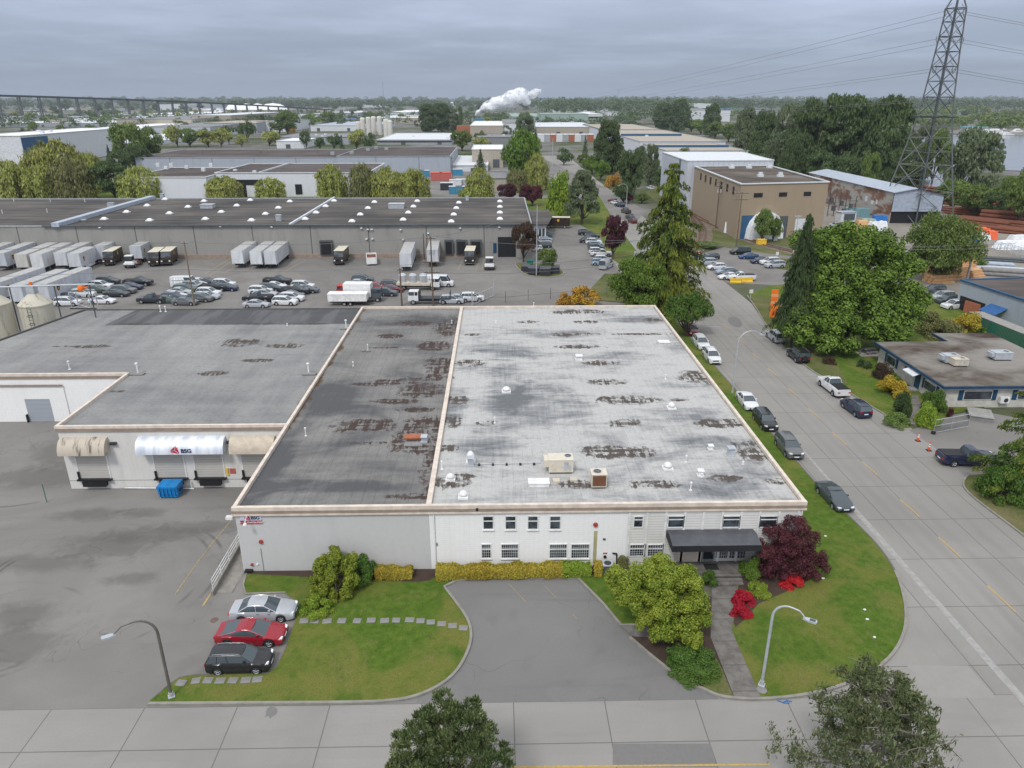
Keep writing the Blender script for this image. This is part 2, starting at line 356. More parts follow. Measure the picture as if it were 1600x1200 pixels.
k = NM('ballast',.95,0,.1); p = k.pos(); k.col(k.mix(k.rng(k.noise(p,.4,5,.7),.4,.6),(.14,.11,.085),(.20,.17,.13)))
# roofs
def roofmat(name,build):
 k = NM(name,.9,0,.25); p = k.pos(); xyz = k.sep(p); build(k,p,(xyz[0],xyz[1])); return k
def moss(k,p,xy,cc,spots,c1=(.048,.040,.036),c2=(.12,.10,.086),amp=1.2,grid=True):
 wob = k.noise(k.mp(p,(.8,.5,1)),.8,6,.75,1.2)
 m = None
 for t in spots:
  s_ = k.spot(xy,*t[:4],wob,amp,.16); m = s_ if m is None else k.math('MAXIMUM',m,s_)
 # broken into short strips that follow the seams of the felt
 st = k.noise(k.mp(p,(2.6,.28,1)),1.0,3,.6); st2 = k.noise(k.mp(p,(.25,1.6,1)),1.0,3,.6)
 br = k.rng(k.math('ADD',st,k.math('MULTIPLY',st2,.8)),.85,.92,0,1)
 core = k.rng(k.noise(p,1.3,6,.75),.46,.56,0,1)
 m = k.math('MULTIPLY',m,k.math('MAXIMUM',br,k.math('MULTIPLY',core,.8)))
 return k.mix(m,cc,k.mix(k.noise(p,2.5,4,.7),c1,c2))
def _pa(px,py,rx,ry,z=5.8):
 X,Y = P(px,py,z); return (X,Y,rx,ry)
def roofA(k,p,xy):
 big = k.noise(k.mp(p,(.05,.10,1)),1,6,.62,1.2); mid = k.noise(k.mp(p,(.16,.42,1)),1,8,.72,1.0)
 f = k.math('ADD',k.math('MULTIPLY',big,.62),k.math('MULTIPLY',mid,.55))
 fv = k.noise(k.mp(p,(3.2,.22,1)),1,5,.75); fh = k.noise(k.mp(p,(.25,2.0,1)),1,5,.75)
 wv = k.math('MULTIPLY',k.math('ADD',fv,fh),.21); f = k.math('ADD',f,wv)
 # greyer worn zones where the coating has gone
 wob = k.noise(p,.25,5,.6,.6)
 for t in (_pa(850,640,6,6),_pa(790,550,4,3),_pa(790,600,2.5,7),_pa(1050,650,5,2),_pa(960,555,5,1.6),_pa(1120,690,5,1.4),_pa(870,520,6,2),_pa(1000,500,4,2),_pa(760,690,3,4),_pa(700,640,2,6),_pa(1110,760,4,1.6)):
  f = k.math('SUBTRACT',f,k.math('MULTIPLY',k.spot(xy,*t,wob,.7,.5),.13))
 cc = k.ramp(f,(.56,(.13,.138,.145)),(.64,(.22,.225,.23)),(.72,(.335,.335,.33)),(.80,(.45,.445,.43)))
 fine = k.noise(p,3,5,.7); cc = k.mix(k.rng(fine,.4,.7,0,.25),cc,(.22,.22,.22))
 j = k.every(xy[0],.92,.3,.03); cc = k.mix(k.math('MULTIPLY',j,k.rng(fh,.4,.65,0,.35)),cc,(.10,.10,.10))
 sp_ = [_pa(900,487,4,1.3),_pa(826,503,1.3,.7),_pa(915,503,1.6,.8),_pa(880,523,1.6,1),_pa(920,522,2.0,.6),_pa(1000,522,4.5,.5),_pa(900,542,3.5,.8),
  _pa(735,567,2,1.3),_pa(937,567,2.1,.9),_pa(948,597,2.2,.9),_pa(983,625,3.2,1.3),_pa(1092,590,2.2,2),_pa(977,661,1.9,.9),_pa(706,660,1,1.6),_pa(715,625,1.2,1.2),
  _pa(955,706,3,1.4),_pa(1002,706,1.3,1.2),_pa(1135,661,3,1),_pa(1180,705,1.7,2.2),_pa(905,757,2.4,.7),_pa(1020,757,2.0,.8),_pa(705,752,2,1.2),_pa(720,745,1.3,.6),
  _pa(700,700,1.3,.7),_pa(760,662,1,.6),_pa(1130,748,1.6,.6),_pa(1215,752,1.2,.5),_pa(1060,625,1,.4),_pa(700,590,1,.5),_pa(1020,500,1.5,.9),_pa(740,523,1.2,.5)]
 k.col(moss(k,p,xy,cc,sp_)); k.bump(fine,.2,.01)
def roofB(k,p,xy):
 big = k.noise(k.mp(p,(.10,.13,1)),1,6,.6,.8); st = k.noise(k.mp(p,(.10,.8,1)),1,5,.65); sv = k.noise(k.mp(p,(2.2,.15,1)),1,4,.7)
 f = k.math('ADD',k.math('MULTIPLY',big,.7),k.math('ADD',k.math('MULTIPLY',st,.25),k.math('MULTIPLY',sv,.16)))
 wob = k.noise(p,.3,5,.6,.6)
 for t in (_pa(520,620,3,4),_pa(545,640,4,2),_pa(430,720,1.3,8),_pa(490,760,8,1.0),_pa(660,500,8,2.5)):
  f = k.math('SUBTRACT',f,k.math('MULTIPLY',k.spot(xy,*t,wob,.7,.5),.16))
 cc = k.ramp(f,(.40,(.085,.086,.09)),(.49,(.145,.143,.14)),(.58,(.20,.195,.185)),(.72,(.25,.243,.23)))
 fine = k.noise(p,3,5,.7); cc = k.mix(k.rng(fine,.4,.7,0,.3),cc,(.09,.09,.09))
 j = k.every(xy[0],.95,.3,.03); cc = k.mix(k.math('MULTIPLY',j,.3),cc,(.06,.06,.06))
 sp_ = [_pa(572,665,3.3,1.6),_pa(668,665,2.8,2.0),_pa(660,610,2.6,2.2),_pa(690,570,2.0,3),_pa(620,596,3,.9),_pa(680,540,2.2,2.0),_pa(700,512,1.8,4),_pa(640,505,3,1.3),_pa(610,525,2,1.0),
  _pa(645,690,2.3,2.6),_pa(648,775,2.2,.5),_pa(672,730,.8,4),_pa(655,640,2,.6),_pa(590,600,3,.6),_pa(620,627,2.5,.7),_pa(580,692,2.4,.3),_pa(667,590,2.5,1.2),_pa(600,543,2,.4)]
 cc = moss(k,p,xy,cc,sp_,(.035,.024,.022),(.08,.055,.045))
 # moss creeping along the parapet between this roof and its neighbour
 e = k.math('ADD',k.math('ABSOLUTE',k.math('SUBTRACT',xy[0],XB + .3)),k.math('MULTIPLY',k.noise(p,.35,5,.7),3.2))
 lim = k.math('GREATER_THAN',xy[1],64.5)
 cc = k.mix(k.math('MULTIPLY',k.rng(e,1.5,1.9,.9,0),lim),cc,(.085,.05,.02)); k.col(cc); k.bump(fine,.2,.01)
def roofC(k,p,xy):
 big = k.noise(k.mp(p,(.05,.05,1)),1,6,.6,.8); st = k.noise(k.mp(p,(.55,.05,1),rot=(0,0,R(-28))),1,5,.65); s2 = k.noise(k.mp(p,(.06,.5,1)),1,5,.65)
 f = k.math('ADD',k.math('MULTIPLY',big,.5),k.math('ADD',k.math('MULTIPLY',st,.3),k.math('MULTIPLY',s2,.25)))
 cc = k.ramp(f,(.4,(.17,.173,.177)),(.52,(.245,.245,.24)),(.66,(.31,.305,.295)))
 fine = k.noise(p,3,5,.7); cc = k.mix(k.rng(fine,.4,.7,0,.3),cc,(.10,.10,.10))
 # newer dark felt along the north edge
 nd = k.noise(k.mp(p,(.2,.2,1),rot=(0,0,.6)),1,4,.6)
 new = k.math('GREATER_THAN',k.math('ADD',xy[1],k.math('MULTIPLY',nd,1.0)),102.2)
 lft = k.math('GREATER_THAN',k.math('SUBTRACT',xy[0],k.math('MULTIPLY',k.math('SUBTRACT',xy[1],101.0),.1)),-56.5)
 cc = k.mix(k.math('MULTIPLY',k.math('MULTIPLY',new,lft),.85),cc,k.mix(k.rng(k.noise(k.mp(p,(.5,.08,1),rot=(0,0,-.5)),1,4),.45,.6),(.055,.057,.062),(.10,.10,.105)))
 sp_ = [_pa(145,541,2.6,.6),_pa(375,535,2.6,1.7),_pa(445,540,2.6,.8),_pa(333,583,1.7,.8),_pa(405,563,2,.7),_pa(215,506,3,.4),_pa(400,506,3,.4),_pa(480,506,3,.4),_pa(184,611,.9,.3),_pa(100,541,1.2,.3)]
 cc = moss(k,p,xy,cc,sp_,(.05,.04,.034),(.09,.075,.06))
 e = k.math('ADD',k.math('ABSOLUTE',k.math('SUBTRACT',xy[0],XB)),k.math('MULTIPLY',k.noise(p,.35,5,.7),3.4))
 cc = k.mix(k.rng(e,1.6,2.0,.9,0),cc,(.085,.05,.02)); k.col(cc); k.bump(fine,.2,.01)
roofmat('roof_a',roofA); roofmat('roof_b',roofB); roofmat('roof_c',roofC)
def streaky(name,stops,sx=.04,sy=.5):
 k = NM(name,.9,0,.2); p = k.pos(); a = k.noise(k.mp(p,(sx,sy,1)),1,6,.65,.4); b = k.noise(p,.06,4)
 k.col(k.ramp(k.math('ADD',k.math('MULTIPLY',a,.6),k.math('MULTIPLY',b,.4)),*stops)); return k
streaky('roof_ware',((.36,(.035,.032,.033)),(.5,(.085,.078,.072)),(.62,(.15,.135,.12))),.03,.45)
streaky('roof_tan',((.36,(.045,.035,.03)),(.5,(.10,.08,.065)),(.62,(.17,.15,.13))),.06,.35)
streaky('roof_brown',((.36,(.05,.035,.03)),(.5,(.09,.075,.07)),(.65,(.14,.12,.115))),.03,.2)
streaky('roof_office',((.38,(.05,.03,.022)),(.46,(.12,.10,.085)),(.54,(.20,.185,.165)),(.66,(.27,.25,.23))),.12,.18)
def wallmat(name,c,dirt=.25,siding=None,panel=None,block=False,dc=None):
 k = NM(name,.75,0,.25); p = k.pos(); xyz = k.sep(p)
 a = k.noise(k.mp(p,(.6,.6,.12)),1,5,.65); b = k.noise(p,2.5,4,.6)
 cc = k.mix(k.rng(a,.45,.8,0,dirt),c,dc or tuple(x * .55 for x in c)); cc = k.mix(k.rng(b,.4,.7,0,.12),cc,tuple(x * .7 for x in c))
 if siding: cc = k.mix(k.math('MULTIPLY',k.every(xyz[2],siding,.05,.018),.55),cc,tuple(x * .35 for x in c))
 if block: cc = k.mix(k.math('MULTIPLY',k.math('MAXIMUM',k.every(xyz[2],.2,0,.012),k.every(xyz[0],.4,0,.012)),.18),cc,tuple(x * .5 for x in c))
 if panel: cc = k.mix(k.math('MULTIPLY',k.every(xyz[0],panel[0],panel[1],panel[2]),.75),cc,(.05,.05,.05))
 k.col(cc); return k
wallmat('wall_white',(.84,.835,.82),.12,block=True); wallmat('wall_grey',(.54,.535,.53),.15)
wallmat('wall_dock',(.66,.645,.61),.35,block=True,dc=(.35,.30,.24)); wallmat('wall_siding',(.70,.69,.655),.2,siding=.24)
wallmat('wall_ware',(.30,.292,.272),.5,panel=(13.9,-3.2,.12)); wallmat('wall_tan',(.34,.27,.19),.2); wallmat('wall_bluegrey',(.36,.40,.45),.3,panel=(22,4,.15))
wallmat('wall_whitefar',(.66,.68,.72),.15); wallmat('wall_corr',(.52,.55,.60),.2,panel=(1.8,0,.03))
k = NM('rusty_sheet',.85,.1,.2); p = k.pos(); xyz = k.sep(p); a = k.noise(k.mp(p,(.35,.12,.3)),1,5,.6,.5)
cc = k.ramp(a,(.36,(.20,.10,.065)),(.47,(.27,.17,.125)),(.52,(.42,.40,.36)),(.64,(.46,.45,.42)),(.7,(.30,.17,.11))); rib = k.n('ShaderNodeTexWave',wave_type='BANDS',bands_direction='Y'); k.put(rib.inputs['Vector'],p); rib.inputs['Scale'].default_value = 1.6
k.col(k.mix(k.rng(rib.outputs[1],.2,.8,0,.25),cc,(.12,.08,.06)))
k = NM('awning_stained',.7,0,.3); p = k.pos(); a = k.noise(k.mp(p,(2.2,.4,.35)),1,5,.7); k.col(k.mix(k.rng(a,.5,.68),(.50,.44,.36),(.10,.085,.07)))
k = NM('silo_paint',.7,0,.3); p = k.pos(); a = k.noise(k.mp(p,(1.5,1.5,.2)),1,5,.7); k.col(k.mix(k.rng(a,.52,.75),(.52,.49,.40),(.20,.16,.11)))
k = NM('shutter',.6,0,.3); p = k.pos(); z = k.sep(p)[2]; k.col(k.mix(k.math('MULTIPLY',k.every(z,.28,0,.02),.5),k.mix(k.noise(p,1,4),(.44,.42,.38),(.53,.51,.47)),(.2,.19,.17)))
k = NM('container_green',.6,0,.3); p = k.pos(); rb = k.n('ShaderNodeTexWave',wave_type='BANDS',bands_direction='Y'); k.put(rb.inputs['Vector'],p); rb.inputs['Scale'].default_value = 1.1; k.col(k.mix(k.rng(rb.outputs[1],.1,.6),(.02,.07,.05),(.07,.19,.13)))
def leaf(name,c1,c2,c3=None,tr=.16,rough=.6):
 m = bpy.data.materials.new(name); m.use_nodes = True; M_[name] = m
 k = NM.__new__(NM); k.m = m; k.t = m.node_tree; k.b = k.t.nodes['Principled BSDF']; k.b.inputs['Roughness'].default_value = rough; k.b.inputs['Specular IOR Level'].default_value = .15
 g = k.n('ShaderNodeNewGeometry'); oi = k.n('ShaderNodeObjectInfo'); tcn = k.n('ShaderNodeTexCoord')
 cc = k.ramp(g.outputs['Random Per Island'],(.1,c1),(.6,c2),(.95,c3 or c2))
 cc = k.mix(k.rng(k.noise(tcn.outputs['Object'],.55,3),.4,.65,0,.55),cc,c3 or c2)
 hs = k.n('ShaderNodeHueSaturation'); k.put(hs.inputs['Hue'],k.rng(oi.outputs['Random'],0,1,.494,.506,False)); k.put(hs.inputs['Value'],k.rng(oi.outputs['Random'],0,1,.88,1.12,False)); k.put(hs.inputs['Color'],cc)
 k.put(k.b.inputs['Base Color'],hs.outputs[0])
 if tr:
  t = k.n('ShaderNodeBsdfTranslucent'); k.put(t.inputs[0],hs.outputs[0]); ms = k.n('ShaderNodeMixShader'); ms.inputs[0].default_value = tr
  out = k.t.nodes['Material Output']; k.put(ms.inputs[1],k.b.outputs[0]); k.put(ms.inputs[2],t.outputs[0]); k.t.links.new(ms.outputs[0],out.inputs[0])
 return m
leaf('leaf_bright',(.045,.09,.011),(.098,.172,.022),(.19,.28,.05)); leaf('leaf_dark',(.044,.073,.026),(.081,.122,.044),(.125,.177,.066))
leaf('leaf_mid',(.068,.116,.027),(.123,.184,.042),(.199,.261,.068)); leaf('leaf_lime',(.096,.168,.018),(.192,.288,.030),(.300,.384,.048))
leaf('leaf_willow',(.156,.189,.039),(.273,.299,.065),(.390,.403,.117)); leaf('leaf_olive',(.112,.125,.044),(.188,.194,.069),(.250,.250,.100))
leaf('leaf_maple',(.033,.009,.015),(.083,.021,.033),(.135,.045,.053)); leaf('leaf_fir',(.027,.058,.025),(.055,.092,.034),(.100,.138,.046)); leaf('leaf_cedar',(.035,.080,.017),(.087,.136,.022),(.223,.240,.032))
leaf('leaf_bronze',(.036,.042,.022),(.084,.054,.036),(.120,.060,.042)); leaf('leaf_japanese',(.08,.13,.014),(.17,.225,.024),(.30,.335,.045)); leaf('leaf_pine',(.041,.071,.026),(.100,.147,.053),(.201,.236,.094)); leaf('leaf_yew',(.065,.098,.039),(.124,.156,.065),(.195,.215,.104))
leaf('leaf_yellow',(.200,.170,.020),(.420,.280,.025),(.550,.420,.050)); leaf('leaf_orange',(.220,.120,.020),(.460,.220,.030),(.520,.340,.050)); leaf('leaf_red',(.26,.006,.02),(.44,.012,.03),(.58,.04,.05)); leaf('leaf_hedge',(.042,.098,.017),(.084,.168,.028),(.126,.210,.042)); leaf('leaf_grey',(.073,.104,.052),(.125,.163,.081),(.192,.229,.118))
# ================================================================ ground and paving
def FP(px,py,Y=YF):
 """point of the wall plane at depth Y that the photograph shows at this pixel -> (X, Z)"""
 x = (px - 800) / FPX; y = (600 - py) / FPX
 fy = _cp + y * _sp; fz = -_sp + y * _cp
 dx,dy = x * _cy + fy * _sy,-x * _sy + fy * _cy
 t = Y / dy; return dx * t,CH + fz * t
mb = MB(); E = 9000
hx0,hx1,hy0,hy1 = -150,XB,48,81
for a in ((-E,-E,E,hy0),(-E,hy1,E,E),(-E,hy0,hx0,hy1),(hx1,hy0,E,hy1)):
 mb.face([(a[0],a[1],0),(a[2],a[1],0),(a[2],a[3],0),(a[0],a[3],0)])
tag(mb.build('ground',M_['land']),kind='structure')
# truck yard in front of the docks, dipping to the dock wall
mb = MB(); ys = [36.13,48] + [51 + i for i in range(28)] + [81]
for a,b in zip(ys[:-1],ys[1:]):
 mb.face([(-150,a,gz(-50,a) + .004),(XB,a,gz(-50,a) + .004),(XB,b,gz(-50,b) + .004),(-150,b,gz(-50,b) + .004)])
tag(mb.build('truck_yard_pavement',M_['lot_asphalt'],smooth=True),kind='structure')
sheet('front_street',[(-90,10),(33.2,10),(33.2,36.13),(-90,36.13)],.006,M_['street_concrete'])
sheet('road',[(14,36.13),(33.2,36.13),(33.2,10),(75,10),(75,38),(49,46),(48,100),(48,520),(27.5,520),(27.5,130),(24.5,128),(24.5,45),(14,36.4)],.008,M_['road_concrete'])
sheet('parking_pavement',[(-21.2,36.9),(-14.6,37.9),(-14.6,48.3),(-20.9,50.3)],.02,M_['lot_asphalt'])
sheet('yard_edge_pavement',[(-21.0,36.14),(-5.3,36.14),(-5.3,37.2),(-21,37.4)],.003,M_['lot_asphalt'])
sheet('driveway_pavement',[(-5.4,36.13),(14.5,36.13),(14.5,40),(9,49.9),(-5.4,49.9)],.005,M_['drive_asphalt'])
sheet('warehouse_yard_pavement',[(-260,110.5),(27.4,110.5),(27.4,300),(8.2,300),(8.2,178),(-260,178)],.004,M_['far_asphalt'])
sheet('east_lot_pavement',[(48.1,150),(92,139),(92,192),(60,190),(48.1,178)],.005,M_['far_asphalt'])
sheet('salvage_yard_gravel',[(86,128),(260,100),(330,300),(110,300),(84,200)],.006,M_['gravel'])
sheet('office_driveway',[P(1440,667),P(1420,672),P(1470,706),P(1509,747),P(1600,760),P(1700,760),P(1700,655),P(1600,655),P(1520,640)],.010,M_['lot_asphalt'])
LZ = .11
# lawns
lawn1 = [P(*q) for q in [(388,895),(381,915),(384,929),(445,928),(466,943),(462,970),(447,1015),(432,1045),(418,1054),(300,1057),(280,1061),(258,1078),(232,1099)]]
k1 = [P(*q) for q in [(232,1101),(380,1100),(540,1099),(610,1096),(652,1088),(690,1070),(716,1046),(732,1015),(736,990),(730,968),(714,944),(694,918),(712,909),(735,903.5),(820,903.5),(902,903.5)]]
lawn = lawn1 + smoothpoly(k1[:12],3,False) + [k1[12],k1[13],(-2.6,49.9),(-20.3,50.25)]
lawn = [(x,y) for x,y in lawn]
sheet('lawn',lawn,LZ,M_['grass'])
kerb(smoothpoly(k1[:12],4,False) + k1[12:] ,.2,.15)
kerb([P(*q) for q in [(232,1099),(258,1076),(280,1060),(300,1056),(418,1053),(432,1044),(447,1014),(462,970),(466,943)]],.08,.1,m=M_['kerb_dark'])
kerb([P(*q) for q in [(446,927),(384,929),(380,915),(386,894)]],.14,.13,m=M_['kerb'])
k2 = [P(*q) for q in [(902,903.5),(940,942),(970,978),(994,978)]]
sheet('lawn',k2 + [P(1065,930),P(1066,895),P(985,885),(9.5,50.35),(6.0,50.35)],LZ,M_['grass'])
kerb(k2,.2,.15)
k3 = [P(*q) for q in [(984,997),(1013,1022),(1043,1046),(1070,1065),(1097,1077),(1122,1088),(1150,1092.5),(1187,1093.5),(1244,1089),(1300,1077),(1350,1057),(1388,1030),(1408,1000),(1415,970),(1412,935),(1398,893),(1370,852),(1330,811),(1282,764),(1241,718),(1195,666),(1150,611),(1102,556),(1062,508),(1030,470),(1020,458)]]
k3s = smoothpoly(k3,3,False); ns = len(smoothpoly(k3[:8],3,False))
bedl = smoothpoly(k3[:7],3,False) + [P(1127,1040),P(1110,997),P(1112,934),P(1100,930),P(1060,940),P(1010,960)]
sheet('planting_bed_soil',bedl,LZ - .007,M_['mat_soil'])
sheet('lawn',[P(1097,1077),P(1122,1088),P(1146,1091),P(1127,1045),P(1118,1030),P(1112,1055)],LZ + .004,M_['rough_grass'])
lawn3 = k3s[ns - 1:] + [(24.6,126),(24.45,50.3),(19.6,50.3)] + [P(*q) for q in [(1153,925),(1152,940),(1143,986),(1153,1010),(1170,1050)]]
sheet('lawn',lawn3,LZ,M_['grass'])
kerb(k3s[:ns + 24],.2,.15); kerb(k3s[ns + 23:],.14,.12,m=M_['kerb_dark'])
path = [P(*q) for q in [(1112,919),(1153,919),(1152,934),(1143,986),(1153,1010),(1188,1091),(1147,1091),(1127,1040),(1110,997),(1112,934)]]
k = NM('path_conc',.9,0,.2); p = k.pos(); X_ = k.sep(p); k.col(k.mix(k.math('MULTIPLY',k.every(X_[1],2.35,41.35,.03),.6),k.mix(k.rng(k.noise(p,.9,6,.7),.35,.65),(.115,.105,.095),(.19,.18,.165)),(.04,.04,.035)))
sheet('path',path,LZ + .012,M_['path_conc'])
sheet('path',[P(970,979),P(995,979),P(1040,984),P(1040,1000),P(986,996)],LZ + .008,M_['path_conc'])
sheet('planting_bed_soil',[P(*q) for q in [(1153,921),(1152,940),(1146,975),(1149,982),(1165,968),(1185,945),(1215,932),(1255,915),(1270,900),(1262,888),(1160,884)]],LZ + .005,M_['mat_soil'])
sheet('planting_bed_soil',[(-20.7,50.34),(-20.7,50.0),(-14,49.3),(-6.6,48.6),(-5.6,48.8),(-5.3,49.2),(9.4,49.25),(13.8,49.5),(13.8,50.34)],LZ + .006,M_['mat_soil'])
# east side of the road
k4 = [P(*q) for q in [(1600,838),(1560,808),(1527,783),(1508,765),(1505,753),(1512,744)]]
sheet('lawn',smoothpoly(k4,3,False) + [P(1620,735),P(1900,780),P(1900,900),P(1700,915)],LZ,M_['rough_grass'])
kerb(smoothpoly([P(1700,915)] + k4,3,False),.18,.15)
k5 = [P(*q) for q in [(1470,664),(1440,665),(1400,659),(1380,647),(1352,630),(1300,598),(1262,575),(1222,540),(1195,505),(1180,480),(1167,462)]]
sheet('lawn',smoothpoly(k5,3,False) + [P(1200,448),P(1260,440),P(1500,470),P(1640,520),P(1640,600),P(1530,640),P(1478,650)],LZ,M_['grass'])
sheet('lawn',[P(1167,463),P(1195,505),P(1222,540),P(1262,576),P(1300,599),P(1325,600),P(1300,560),P(1250,500),P(1215,462)],LZ + .004,M_['rough_grass'])
kerb(smoothpoly(k5,3,False),.16,.14)
sheet('path',[P(1416,664),P(1438,665),P(1440,640),P(1434,618),P(1424,618),P(1426,640)],LZ + .012,M_['path_conc'])
sheet('grass_verge',[P(935,470),P(1030,478),P(1040,450),P(1000,430),P(945,428),P(920,455)],LZ,M_['rough_grass'])
sheet('grass_verge',[P(*q) for q in [(932,300),(960,345),(1000,400),(1020,450),(985,425),(950,400),(938,370),(905,350),(880,350),(880,345),(930,330)]],.05,M_['grass'])
sheet('grass_verge',[P(*q) for q in [(808,312),(880,308),(935,318),(935,336),(905,350),(865,355),(840,340)]],.06,M_['grass'])
sheet('grass_verge',[P(*q) for q in [(1008,300),(1040,330),(1105,380),(1150,390),(1320,410),(1340,400),(1200,366),(1110,330),(1060,305),(1035,285)]],.03,M_['rough_grass'])
sheet('grass_verge',[P(*q) for q in [(1150,398),(1235,405),(1250,425),(1215,420),(1160,404)]],.03,M_['rough_grass'])
sheet('gravel_lot',[P(*q) for q in [(1020,325),(1055,325),(1085,345),(1078,375),(1050,400),(1028,380)]],.04,M_['gravel'])
isl = smoothpoly([P(*q) for q in [(806,412),(815,425),(830,432),(855,434),(878,430),(880,424),(870,420),(840,412)]],3)
sheet('grass_verge',isl,.1,M_['rough_grass']); kerb(isl,.3,.16,closed=True)
# lane markings: each dash a sheet
def stripe(a,b,w,z,m='yellow_line',name='road_marking'):
 a = Vector(a); b = Vector(b); d = (b - a).normalized(); n = Vector((-d.y,d.x)) * w / 2
 return sheet(name,[tuple(a + n),tuple(b + n),tuple(b - n),tuple(a - n)][::-1],z,M_[m])
k = NM('yellow_line',.8,0,.2); p = k.pos(); k.col(k.mix(k.rng(k.noise(p,6,5,.7),.35,.6),(.30,.26,.17),(.52,.33,.07)))
k = NM('faint_line',.8,0,.2); p = k.pos(); k.col(k.mix(k.rng(k.noise(p,5,5,.7),.4,.6),(.20,.185,.16),(.38,.29,.13)))
k = NM('pale_strip',.85,0,.2); p = k.pos(); k.col(k.mix(k.rng(k.noise(p,2,5,.7),.3,.7),(.27,.262,.25),(.36,.35,.335)))
for a,b in ((104.3,101.9),(97.8,94.6),(89.8,87.1),(83.1,80.0),(76.1,72.7),(68.7,65.7),(60.8,57.6),(54.3,51.3),(47.4,44.2),(112,109),(120,117)):
 stripe((38.72,a),(38.84,b),.13,.013)
stripe((33.45,72),(33.5,64),.28,.012,'pale_strip'); stripe((33.42,64),(33.6,34),.55,.012,'pale_strip')
stripe((0.5,31.25),(15.6,31.12),.13,.018); stripe((-60,31.25),(-8.5,31.25),.13,.018)
stripe((29.6,118.2),(37.8,118.2),.35,.013,'pale_strip')
for a,b in ((P(273,930),P(330,848)),(P(330,848),P(364,797))):
 mbs = MB(); n_ = 6
 for i in range(n_):
  u0,u1 = i / n_,(i + 1) / n_; x0,y0 = a[0] + (b[0] - a[0]) * u0,a[1] + (b[1] - a[1]) * u0; x1,y1 = a[0] + (b[0] - a[0]) * u1,a[1] + (b[1] - a[1]) * u1
  mbs.face([(x0 - .06,y0,gz(x0,y0) + .02),(x0 + .06,y0,gz(x0,y0) + .02),(x1 + .06,y1,gz(x1,y1) + .02),(x1 - .06,y1,gz(x1,y1) + .02)])
 tag(mbs.build('road_marking',M_['faint_line']),kind='structure')
stripe(P(317,947),P(338,914),.14,.02)
stripe(P(795,912),P(822,941),.06,.012,'faint_line'); stripe(P(847,911),P(870,935),.05,.012,'faint_line'); stripe(P(895,960),P(901,967),.06,.012,'faint_line')
for a,b in ((((320,428)),(360,404)),((328,431),(366,405)),((352,426),(385,405)),((438,428),(478,406)),((445,432),(470,430)),((456,427),(470,430)),((365,440),(380,437)),((715,423),(722,408)),((743,423),(750,404)),((753,423),(757,404))):
 stripe(P(*a),P(*b),.22,.012,'faint_line')
for i in range(30): stripe((-86 + i * 3.0,152),(-84.6 + i * 3.0,150.6),.16,.012,'faint_line')
k = NM('patch_dark',.9,0,.2); k.col(k.mix(k.noise(k.pos(),3,4),(.155,.15,.145),(.20,.195,.19)))
k = NM('patch_light',.9,0,.2); k.col(k.mix(k.noise(k.pos(),1,5),(.24,.23,.215),(.31,.30,.285)))
def blob(cx_,cy_,rx,ry,n=18,seed=1,wob=.25):
 rr = random.Random(seed); return [(cx_ + rx * math.cos(a) * (1 + wob * rr.uniform(-1,1)),cy_ + ry * math.sin(a) * (1 + wob * rr.uniform(-1,1))) for a in [2 * math.pi * i / n for i in range(n)]]
sheet('road_patch',smoothpoly([P(1138,497),P(1150,495),P(1160,505),P(1155,512),P(1140,506)],3),.012,M_['patch_dark'])
sheet('road_patch',[P(1417,1040),P(1512,1040),P(1557,1091),P(1452,1091)],.012,M_['patch_light'])
sheet('road_patch',[P(958,1162),P(1110,1162),P(1120,1199),P(957,1199)],.012,M_['patch_dark'])
c_ = P(870,1084); sheet('road_patch',blob(c_[0],c_[1],.75,.65,20,3,.06),.011,M_['patch_dark'])
c_ = P(424,1112); sheet('road_patch',blob(c_[0],c_[1],.45,.45,14,8,.3),.012,M_['patch_dark'])
# stepping stones across the lawn: one object each
for i,q in enumerate([(475,970),(492,970),(511,970.5),(534,970),(558,970),(580,969),(601,969.5),(619,969),(640,968.5),(657,970),(673,972),(690,974.5),(707,977.5),(724,981)] + [(283,1067),(306,1063.5),(325,1063),(344,1063.5),(364,1063),(384,1062.5),(402,1061.5)]):
 x,y = P(q[0],q[1],LZ); rr = random.Random(i); a = rr.uniform(-.15,.15)
 s_ = MB(); w_ = .28 + .05 * rr.random(); M4 = Matrix.Translation((0,0,0)) @ Matrix.Rotation(a,4,'Z')
 s_.box(-w_,-.27,-.08,w_,.27,.02,0,M4); o = s_.build('stepping_stone',M_['stone'],loc=(x,y,LZ))
 auto(o,q[0],'square grey stepping stone','in the row across the lawn' if i < 14 else 'in the row beside the small dark SUV','stepping stone','stepping stones across the lawn' if i < 14 else 'stepping stones by the parked cars')
# covers in the ground
for (px,py,r_,m,lb) in ((1190,1080,.34,'stone','round pale utility cover in the lawn at the foot of the right street lamp'),(335,969,.3,'patch_rust','round rusty manhole cover in the yard asphalt left of the red car')):
 if m == 'patch_rust': plain('patch_rust',(.15,.105,.085),.9)
 x,y = P(px,py); zz_ = LZ if m == 'stone' else .006
 o = MB().cyl((0,0,-.03),(0,0,.02),r_,r_ * .97,20).cyl((0,0,.02),(0,0,.026),r_ * .8,r_ * .8,20).build('manhole_cover',M_[m],loc=(x,y,zz_)); tag(o,lb,'manhole cover')
